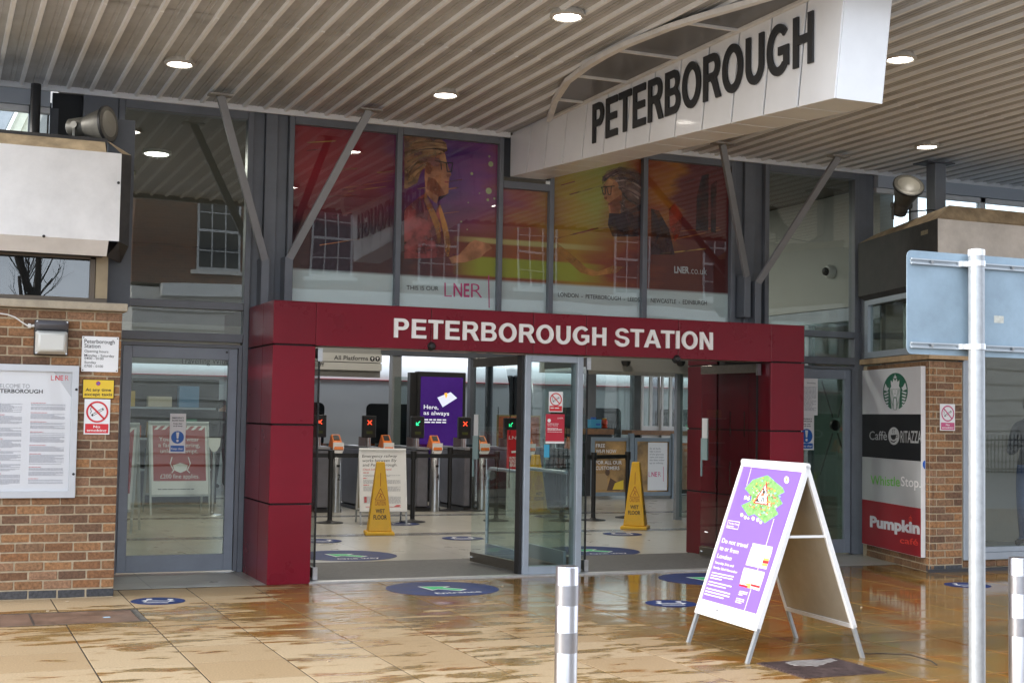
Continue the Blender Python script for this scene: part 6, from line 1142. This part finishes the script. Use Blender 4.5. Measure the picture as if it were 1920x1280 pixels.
# poster gates
WARM = mat('poster_warm', (.36, .21, .07), .5, 0, .75, 2.2)
def pgate(label, x0, x1, kind):
    y = 23.2; f = FY(y); t = thing('poster_gate', label, 'gate', ((x0 + x1) / 2, y, 0)); z0, z1 = .06, 1.16
    M().box(x0, x1, z1 - .07, z1, -.05, 0, f).box(x0, x1, z0, z0 + .07, -.05, 0, f).box(x0, x0 + .06, z0 + .07, z1 - .07, -.05, 0, f).box(x1 - .06, x1, z0 + .07, z1 - .07, -.05, 0, f).out('frame', mat('gate_blue_grey', (.19, .24, .28), .45, 0, .1, 5), t)
    B(x1 + .002, x1 + .09, 0, z1 + .08, -.07, .02, f).out('post', MT['gate_blue_grey'], t); B(x0 + .055, x1 - .055, z0 + .065, z1 - .065, -.03, -.02, f).out('poster_sheet', WARM, t); f2 = f.off(-.019)
    m = M()
    if kind == 0:
        for k, s in enumerate(('FREE', 'WI-FI NOW', 'AVAILABLE', 'FOR ALL OUR', 'CUSTOMERS')): textm(M(), s, f2, x0 + .09, z1 - .19 - .105 * k, x0 + .09 + (.19, .43, .43, .55, .50)[k], z1 - .19 - .105 * k, .065, .006, 0, .001).out('lettering', WHT, t, normals=False)
        M().face([(x0 + .07, z0 + .12), (x0 + .35, z0 + .12), (x0 + .33, z0 + .42), (x0 + .1, z0 + .42)], f2, .0008).out('picture_seat', mat('pic_tan', (.4, .26, .12), .5), t, normals=False)
        M().face([(x0 + .33, z0 + .1), (x0 + .62, z0 + .1), (x0 + .55, z0 + .25), (x0 + .40, z0 + .34)], f2, .0009).face(ell(x0 + .34, z0 + .44, .05, .06, 14), f2, .001).out('picture_figure', mat('pic_dark', (.10, .05, .02), .5), t, normals=False); M().face([(x0 + .45, z0 + .12), (x0 + .68, z0 + .12), (x0 + .68, z0 + .3), (x0 + .5, z0 + .24)], f2, .0012).out('picture_shirt', YSIGN, t, normals=False)
    else:
        M().face([(x0 + .30, z0 + .1), (x1 - .09, z0 + .1), (x1 - .09, z1 - .09), (x0 + .30, z1 - .09)], f2, .0006).out('white_field', WHT, t, normals=False)
        for k, s in enumerate(('So sit back,', 'take a photo', 'of the glorious', 'views and watch', 'the likes ticker', 'up to infinity.')): textm(m, s, f2, x0 + .335, z1 - .22 - .055 * k, x0 + .335 + .03 * len(s) * .68, z1 - .22 - .055 * k, .032, 0, 0, .001)
        m.out('lettering', INKG, t, normals=False); m = M()
        for s, a, b, bo in (('L', .32, .36, -.01), ('NE', .38, .50, .02), ('R', .525, .585, -.01)): textm(m, s, f2, x0 + a, z0 + .36, x0 + b, z0 + .36, .09, bo, 0, .001)
        stroke(m, f2, (x0 + .64, z0 + .27), (x0 + .64, z0 + .55), .01, .001); m.out('logo', INKM, t, normals=False)
pgate('blue-grey gate with the free wifi poster', 11.43, 12.22, 0); pgate('blue-grey gate with the white train company poster', 12.33, 13.14, 1)
wc = thing('wooden_counter', 'wooden topped café counter behind the poster gates', 'counter', (14, 25, 0)); fK = FY(24.0); a0, b0 = fK.px(1185, 812); B(a0, 17, 24.0, 24.45, b0 - .03, b0 + .06).out('top', WOOD, wc)
for x in (1287, 1318): a, b = fK.px(x, 860); B(a - .09, a + .09, 24.1, 24.3, .12, b0 - .032).out('leg', WOOD, wc)
B(a0 + .3, 17, 24.38, 24.44, .02, b0 - .04).out('front', IDARK, wc)
bf = thing('folding_door', 'white folding door with tall narrow panes above the counter', 'door', (14.5, 23.9, 1.2)); fB = FY(24.05)
for k in range(6):
    xa, xb = fB.px(1204 + 18.5 * k, 740)[0], fB.px(1204 + 18.5 * k + 17.5, 740)[0]; zt2 = fB.px(1250, 700)[1]; sk = .05 * (k % 2)
    M().box(xa, xa + .04, 24.05 + sk, 24.1 + sk, 1.05, 2.6).box(xb - .035, xb, 24.05 + sk, 24.1 + sk, 1.05, 2.6).box(xa + .04, xb - .035, 24.05 + sk, 24.1 + sk, 1.05, 1.38).box(xa + .04, xb - .035, 24.05 + sk, 24.1 + sk, 2.35, 2.6).out('leaf_frame', WPL, bf); B(xa + .035, xb - .03, 24.07 + sk, 24.08 + sk, 1.375, 2.36).out('pane', GLASSD if k % 2 else GLASSG, bf)
lt = thing('ceiling_bulkhead', 'pale ceiling bulkhead with two dome cameras inside the right doorway', 'bulkhead', (8, 18, 2.5)); f18 = FY(18.0); x0, x1 = f18.px(1095, 690)[0], f18.px(1310, 690)[0]; zb2 = f18.px(1200, 697)[1]
B(x0, x1 + 1.5, 18.0, 19.6, zb2, zb2 + .9).out('bulkhead', mat('bulkhead_grey', (.40, .40, .38), .5, 0, .05, 3), lt)
for x in (1168, 1270): a, b = f18.px(x, 682); M().lathe((a, 17.9, b + .04), (0, 0, -1), [(.07, 0), (.068, .03), (.045, .07), (.002, .085)], 18).out('dome_camera', BLK, lt, smooth=True)
for nm, x, y, w, h_, mt, lb in (('snack_box', 1116, 802, .22, .17, CYAN, 'light blue box of snacks on the shelf by the train'), ('sweet_jar', 1131, 802, .10, .17, mat('jar_red', (.6, .06, .02), .4), 'red sweet jar on the shelf by the train')):
    a, b = FY(24.3).px(x, y); t = thing(nm, lb, 'box' if 'box' in nm else 'jar', (a, 24.25, b))
    if 'box' in nm: B(a - .17, a + .06, 24.15, 24.35, b, b + .17).out('box', mt, t, bev=.006); B(a - .06, a + .03, 24.146, 24.149, b + .05, b + .09).out('label_patch', INKB, t); B(a - .1, a - .03, 24.2, 24.3, b + .171, b + .21).out('lid_piece', INKB, t)
    else: M().lathe((a, 24.25, b), (0, 0, 1), [(.05, 0), (.065, .02), (.04, .05), (.065, .08), (.065, .13), (.045, .165), (.001, .17)], 18).out('jar', mt, t, smooth=True); M().lathe((a, 24.25, b + .17), (0, 0, 1), [(.04, 0), (.04, .02), (.001, .022)], 14).out('lid', YEL, t)
a, b = FY(24.3).px(1100, 803); B_ = tag(B(a - .4, a + .5, 24.1, 24.45, b - .11, b - .002).out('display_shelf', WOOD), 'wooden shelf holding the snack box by the train', 'shelf'); B(a - .36, a + .46, 24.14, 24.42, 0, b - .112).out('carcass', IDARK, B_)

# ---- train at the platform
TW = mat('train_white', (.62, .64, .65), .3, 0, .03, 1, 0, 80, .3); TG = mat('train_glass', (.012, .014, .016), .08); TR = mat('train_roof', (.42, .43, .45), .5, 0, .1, 1)
def coach(label, x0, x1, wins):
    t = thing('train_coach', label, 'train', ((x0 + x1) / 2, 31.4, -.9), 'coaches of the white train'); y0, y1 = 30.0, 32.8
    prof = [(y0 + .12, -.75), (y0, -.3), (y0, 2.05), (y0 + .05, 2.30), (y0 + .22, 2.62), (y0 + .65, 2.84), (y0 + 1.4, 2.92), (y1 - .65, 2.84), (y1 - .22, 2.62), (y1, 2.05), (y1, -.3), (y1 - .12, -.75)]; n = len(prof)
    M().add([(x0, y, z) for y, z in prof] + [(x1, y, z) for y, z in prof], [tuple(range(n)), tuple(range(2 * n - 1, n - 1, -1))] + [(i, i + n, (i + 1) % n + n, (i + 1) % n) for i in range(n)]).out('body', TW, t, smooth=True)
    f = FY(y0)
    B(x0, x1, y0 - .004, y0 + .05, 2.285, 2.30).out('red_line', INKR, t)
    for a, b in wins: M().prism(rrect(a, b, .78, 1.76, .12), -.02, .004, f).out('window', TG, t)
    for k in range(3): xx = x0 + (x1 - x0) * (.15 + .35 * k); B(xx - .5, xx + .5, y0 + .2, y1 - .2, -1.0, -.74).out('underframe', BLK, t)
    return t
xe = FY(30).px(955, 740)[0]; xs_ = FY(30).px(1000, 740)[0]
c1 = coach('white train coach with dark windows behind the ticket gates', -12, xe, [(-8.5, -6.6), (-5.6, -3.7), (-2.7, -.8), (.2, 2.1), (3.2, 5.1), (6.2, 8.1), (9.07, 10.97)])
coach('white train coach with dark windows behind the folding door', xs_, 36, [(13.66, 15.56), (16.5, 18.4), (19.4, 21.3), (22.2, 24.1), (25, 27)])
for k in range(4): xx = xe + .03 + k * (xs_ - xe - .06) / 4; M().box(xx, xx + (xs_ - xe) / 5, 30.12 + .02 * (k % 2), 32.6, -.4, 2.5).out('gangway_bellow', BLK, c1, bev=.03)
pc = thing('added_shade_roof', 'unseen grey roof added over the platform to shade the train', 'canopy', (8, 27.5, 3.6)); B(-20, 45, 25.45, 29.4, 3.6, 3.75).out('roof', mat('canopy_under', (.3, .3, .3), .6), pc)  # unseen roof, added to keep daylight off the train side
for k in range(7): M().cyl((-14 + 8.5 * k, 28.6, 0), (-14 + 8.5 * k, 28.6, 3.6), .09, None, 14).out('post', ALUD, pc, smooth=True)
struct(B(-60, 80, 29.0, 45, -1.2, -1.0).out('track_bed', mat('ballast', (.12, .11, .10), .9, 0, .3, 9)))
BTEX = bpy.data.materials.new('far_brick'); BTEX.use_nodes = True; _t = BTEX.node_tree; _b = _t.nodes.new('ShaderNodeTexBrick'); _g = _t.nodes.new('ShaderNodeTexCoord'); _m = _t.nodes.new('ShaderNodeMapping'); _m.inputs['Rotation'].default_value = (math.pi / 2, 0, 0)
_b.inputs['Scale'].default_value = 1; _b.inputs['Brick Width'].default_value = .225; _b.inputs['Row Height'].default_value = .075; _b.inputs['Mortar Size'].default_value = .006; _b.inputs['Color1'].default_value = (.20, .085, .045, 1); _b.inputs['Color2'].default_value = (.12, .06, .04, 1); _b.inputs['Mortar'].default_value = (.22, .19, .15, 1)
_t.links.new(_g.outputs['Object'], _m.inputs[0]); _t.links.new(_m.outputs[0], _b.inputs['Vector']); _t.links.new(_b.outputs[0], _t.nodes['Principled BSDF'].inputs['Base Color']); _t.nodes['Principled BSDF'].inputs['Roughness'].default_value = .85
fb = thing('far_building', 'brick building beyond the railway seen over the train roof', 'building', (12, 46, -1)); B(-20, 50, 46, 52, -1, 5.2).out('wall', BTEX, fb); B(-20, 50, 45.7, 52.3, 5.2, 5.5).out('parapet', STONE, fb)
for k in range(12): B(-14 + k * 5, -12.4 + k * 5, 45.93, 45.99, 1.2, 3.2).out('window', TG, fb)

# ================================================================== ACROSS THE STREET (seen mirrored in the glass)
sb = thing('street_building', 'brick house with white rusticated ground floor mirrored in the glazing', 'building', (24, -13, 0)); YSB = -12.5; RUS = mat('white_stucco', (.62, .60, .56), .7, 0, .1, 2)
B(5, 44, -20, YSB, 5.1, 11.5).out('wall', BTEX, sb); B(5, 44, -20, YSB - .06, 0, 5.0).out('ground_floor', RUS, sb); B(5.8, 44.2, YSB - .3, YSB + .25, 4.75, 5.1).out('band', mat('stucco_band', (.72, .72, .70), .6), sb); B(5.7, 44.3, -20.3, YSB + .4, 11.5, 11.9).out('cornice', RUS, sb)
for k in range(9): B(5, 44, YSB - .055, YSB + .02, .3 + .5 * k + .03, .3 + .5 * k + .46).out('stone_course', RUS, sb)
SASH = mat('sash_white', (.5, .5, .5), .5)
for k in range(11):
    xx = 6.7 + 3.3 * k
    for zz0, zz1 in ((5.5, 7.7), (8.6, 10.6)):
        w_ = B(xx, xx + 1.25, YSB - .02, YSB + .02, zz0, zz1).out('window', TG, sb)
        m = M()
        for q in range(4): m.box(xx + .4 * q, xx + .4 * q + (.035 if q in (1, 2) else .06), YSB + .02, YSB + .05, zz0, zz1)
        for q in range(5): m.box(xx, xx + 1.26, YSB + .051, YSB + .07, zz0 + (zz1 - zz0) * q / 4.1, zz0 + (zz1 - zz0) * q / 4.1 + (.07 if q in (0, 2, 4) else .03))
        m.out('glazing_bars', SASH, w_); B(xx - .15, xx + 1.4, YSB, YSB + .12, zz0 - .12, zz0 - .01).out('sill', RUS, w_)
    if k % 2: B(xx - .05, xx + 1.3, YSB + .021, YSB + .05, .9, 3.6).out('window', TG, sb)
rl = thing('iron_railings', 'black iron railings along the street building', 'railings', (26, -11, 0)); B(8, 44, -11.02, -10.98, 1.0, 1.05).out('top_rail', BLK, rl); B(8, 44, -11.02, -10.98, .1, .15).out('bottom_rail', BLK, rl)
m = M()
for k in range(260): m.box(8 + k * .138, 8.02 + k * .138, -11.01, -10.99, 0.0, 1.2)
o = m.out('uprights', BLK, rl); o['kind'] = 'stuff'
# bare street tree
def tree(label, x, y, H, seed):
    t = thing('bare_tree', label, 'tree', (x, y, -.06)); r = random.Random(seed); tr_, tw = M(), M(); BK = mat('tree_bark', (.055, .045, .036), .9, 0, .3, 12)
    def grow(p, d, L_, rad, lv, m):
        n = 5; path = [p]; rs = [rad]
        for k in range(n):
            d = (d + V((r.uniform(-.16, .16), r.uniform(-.16, .16), r.uniform(-.03, .14)))).normalized(); p = p + d * L_ / n; path.append(p); rs.append(rad * (1 - .6 * (k + 1) / n))
        m.tube(path, rad, 7 if lv < 2 else 4, rs)
        if lv < 5:
            for k in range(4 if lv < 3 else 3):
                q = path[r.randrange(2, n + 1)]; ax = V((r.uniform(-1, 1), r.uniform(-1, 1), r.uniform(-.1, .6))); grow(q, (d * .75 + ax * .75).normalized(), L_ * r.uniform(.5, .72), rs[2] * .62, lv + 1, tw)
    grow(V((x, y, -.06)), V((0, 0, 1)), H * .45, .17, 0, tr_); tr_.out('trunk', BK, t, smooth=True); o = tw.out('crown', BK, t, smooth=True)
tree('bare winter street tree mirrored in the office window', 2.6, -8.5, 9, 3)
# shop interior behind the café window
ci = thing('cafe_interior', 'dim café room behind the big window', 'room', (12.5, 13, 0)); B(10.2, 16, 13.02, 13.1, .12, 2.9).out('back_wall', mat('cafe_wall', (.20, .18, .15), .7), ci); B(10.2, 16, 11.5, 13.0, .02, .12).out('floor', mat('cafe_floor', (.25, .24, .22), .5), ci); B(10.2, 16, 11.5, 13.0, 2.9, 2.95).out('ceiling', IDARK, ci)

# ---- people
def person(label, x, y, z, face, jacket, trousers, hair, hgt=1.74, arms=0):
    """one continuous skinned body; clothing colours by height, hair and shoes as parts"""
    k = hgt / 1.74; t = thing('person', label, 'person', (x, y, z)); me = bpy.data.meshes.new('body')
    vs = [(0, 0, .93), (0, 0, 1.10), (0, .01, 1.30), (0, .0, 1.44), (0, -.015, 1.52), (0, -.02, 1.62), (0, -.02, 1.71)]; rd = [(.155, .11), (.14, .10), (.17, .11), (.10, .075), (.058, .058), (.078, .095), (.062, .075)]
    es = [(0, 1), (1, 2), (2, 3), (3, 4), (4, 5), (5, 6)]
    for s in (-1, 1):
        b = len(vs); vs += [(s * .10, 0, .86), (s * .11, -.02, .49), (s * .115, .02, .09), (s * .125, -.14, .04)]; rd += [(.09, .10), (.062, .068), (.042, .048), (.04, .03)]; es += [(0, b), (b, b + 1), (b + 1, b + 2), (b + 2, b + 3)]
        b = len(vs); hand = [(s * .24, -.02, .86), (s * .245, -.03, .78)] if not arms else [(s * .08, -.27, 1.12), (s * .03, -.31, 1.17)]
        elbow = (s * .235, .03, 1.12) if not arms else (s * .24, -.05, 1.10)
        vs += [(s * .19, .0, 1.40), elbow, hand[0], hand[1]]; rd += [(.065, .065), (.048, .048), (.034, .034), (.036, .022)]; es += [(3, b), (b, b + 1), (b + 1, b + 2), (b + 2, b + 3)]
        for q in range(5):
            c = len(vs); h2 = V(hand[1]); dd = (h2 - V(hand[0])).normalized(); sd_ = V((0, 1, 0)) if not arms else V((0, 0, 1)); o2 = h2 + sd_ * (.018 * (q - 2)) + dd * (.05 if q else .02); vs += [tuple(o2), tuple(o2 + dd * (.035 - .004 * abs(q - 2)) + V((0, -.012, 0)))]; rd += [(.009, .009), (.007, .007)]; es += [(b + 3, c), (c, c + 1)]
    me.from_pydata([tuple(V(v) * k) for v in vs], es, []); o = bpy.data.objects.new('body', me); COL.objects.link(o); o.parent = t; o.rotation_euler = (0, 0, face)
    sk = o.modifiers.new('skin', 'SKIN'); 
    for i, (a, b) in enumerate(rd): me.skin_vertices[0].data[i].radius = (a * k, b * k)
    me.skin_vertices[0].data[0].use_root = True; ss = o.modifiers.new('sub', 'SUBSURF'); ss.levels = 2; ss.render_levels = 2; sk.use_smooth_shade = True
    mt = bpy.data.materials.new('clothing'); mt.use_nodes = True; nt_ = mt.node_tree; tc_ = nt_.nodes.new('ShaderNodeTexCoord'); se = nt_.nodes.new('ShaderNodeSeparateXYZ'); rp_ = nt_.nodes.new('ShaderNodeValToRGB'); rp_.color_ramp.interpolation = 'CONSTANT'; dv = nt_.nodes.new('ShaderNodeMath'); dv.operation = 'DIVIDE'; dv.inputs[1].default_value = 1.8 * k
    st_ = [(0, (.02, .02, .022)), (.05, trousers), (.53, jacket), (.845, (.45, .28, .2)), (.945, hair)]
    for i, (p, c) in enumerate(st_):
        e = rp_.color_ramp.elements[i] if i < 2 else rp_.color_ramp.elements.new(p)
        e.position = p; e.color = (*c, 1)
    nt_.links.new(tc_.outputs['Object'], se.inputs[0]); nt_.links.new(se.outputs[2], dv.inputs[0]); nt_.links.new(dv.outputs[0], rp_.inputs[0]); nt_.links.new(rp_.outputs[0], nt_.nodes['Principled BSDF'].inputs['Base Color']); nt_.nodes['Principled BSDF'].inputs['Roughness'].default_value = .8; me.materials.append(mt)
    c_, s_ = math.cos(face), math.sin(face); R_ = lambda p: V((x + (p[0] * c_ - p[1] * s_) * k, y + (p[0] * s_ + p[1] * c_) * k, z + p[2] * k))
    HM = mat('hair_%d' % int(hair[0] * 1000), hair, .7); m = M(); m.lathe(R_((0, .0, 1.60)), (0, 0, 1), [(.075, -.02), (.095, .03), (.098, .08), (.08, .135), (.04, .16), (.002, .165)], 16); m.out('hair', HM, t, smooth=True)
    m = M(); m.lathe(R_((0, -.115, 1.60)), R_((0, -1, 1.60)) - R_((0, 0, 1.60)), [(.016, -.02), (.012, .01), (.004, .02)], 8); m.out('nose', mat('skin_tone', (.42, .26, .19), .6), t, smooth=True)
    for s in (-1, 1): M().lathe(R_((s * .032, -.103, 1.635)), R_((0, -1, 0)) - R_((0, 0, 0)), [(.010, -.005), (.009, .003), (.001, .006)], 8).out('eye', INK, t)
    M().box(-.025, .025, -.004, .004, -.004, .004, Fr(R_((0, -.112, 1.565)), R_((1, 0, 0)) - R_((0, 0, 0)), (0, 0, 1))).out('mouth', mat('lip', (.3, .12, .1), .6), t)
    return t
a, b = GF.px(412, 915); person('person in a long black coat standing on the platform behind the escape door', a, b, .0, .4, (.012, .012, .014), (.015, .015, .02), (.02, .015, .01))
person('person in dark jacket and blue jeans with raised hands behind the café window', 11.75, 12.35, .12, -1.2, (.02, .02, .024), (.04, .07, .16), (.05, .03, .02), 1.72, 1)

for o in bpy.data.objects:
    if o.parent and o.name.split('.')[0] in ('fine_print', 'map_art', 'light_spots', 'leaf_art', 'emblem_lines', 'emblem_white', 'rule_lines', 'red_print', 'headings'): o['kind'] = 'stuff'

for o in lw.children:
    if o.name.startswith(('plain_brickwork', 'return_wall')): o.data.materials[0] = BTEX
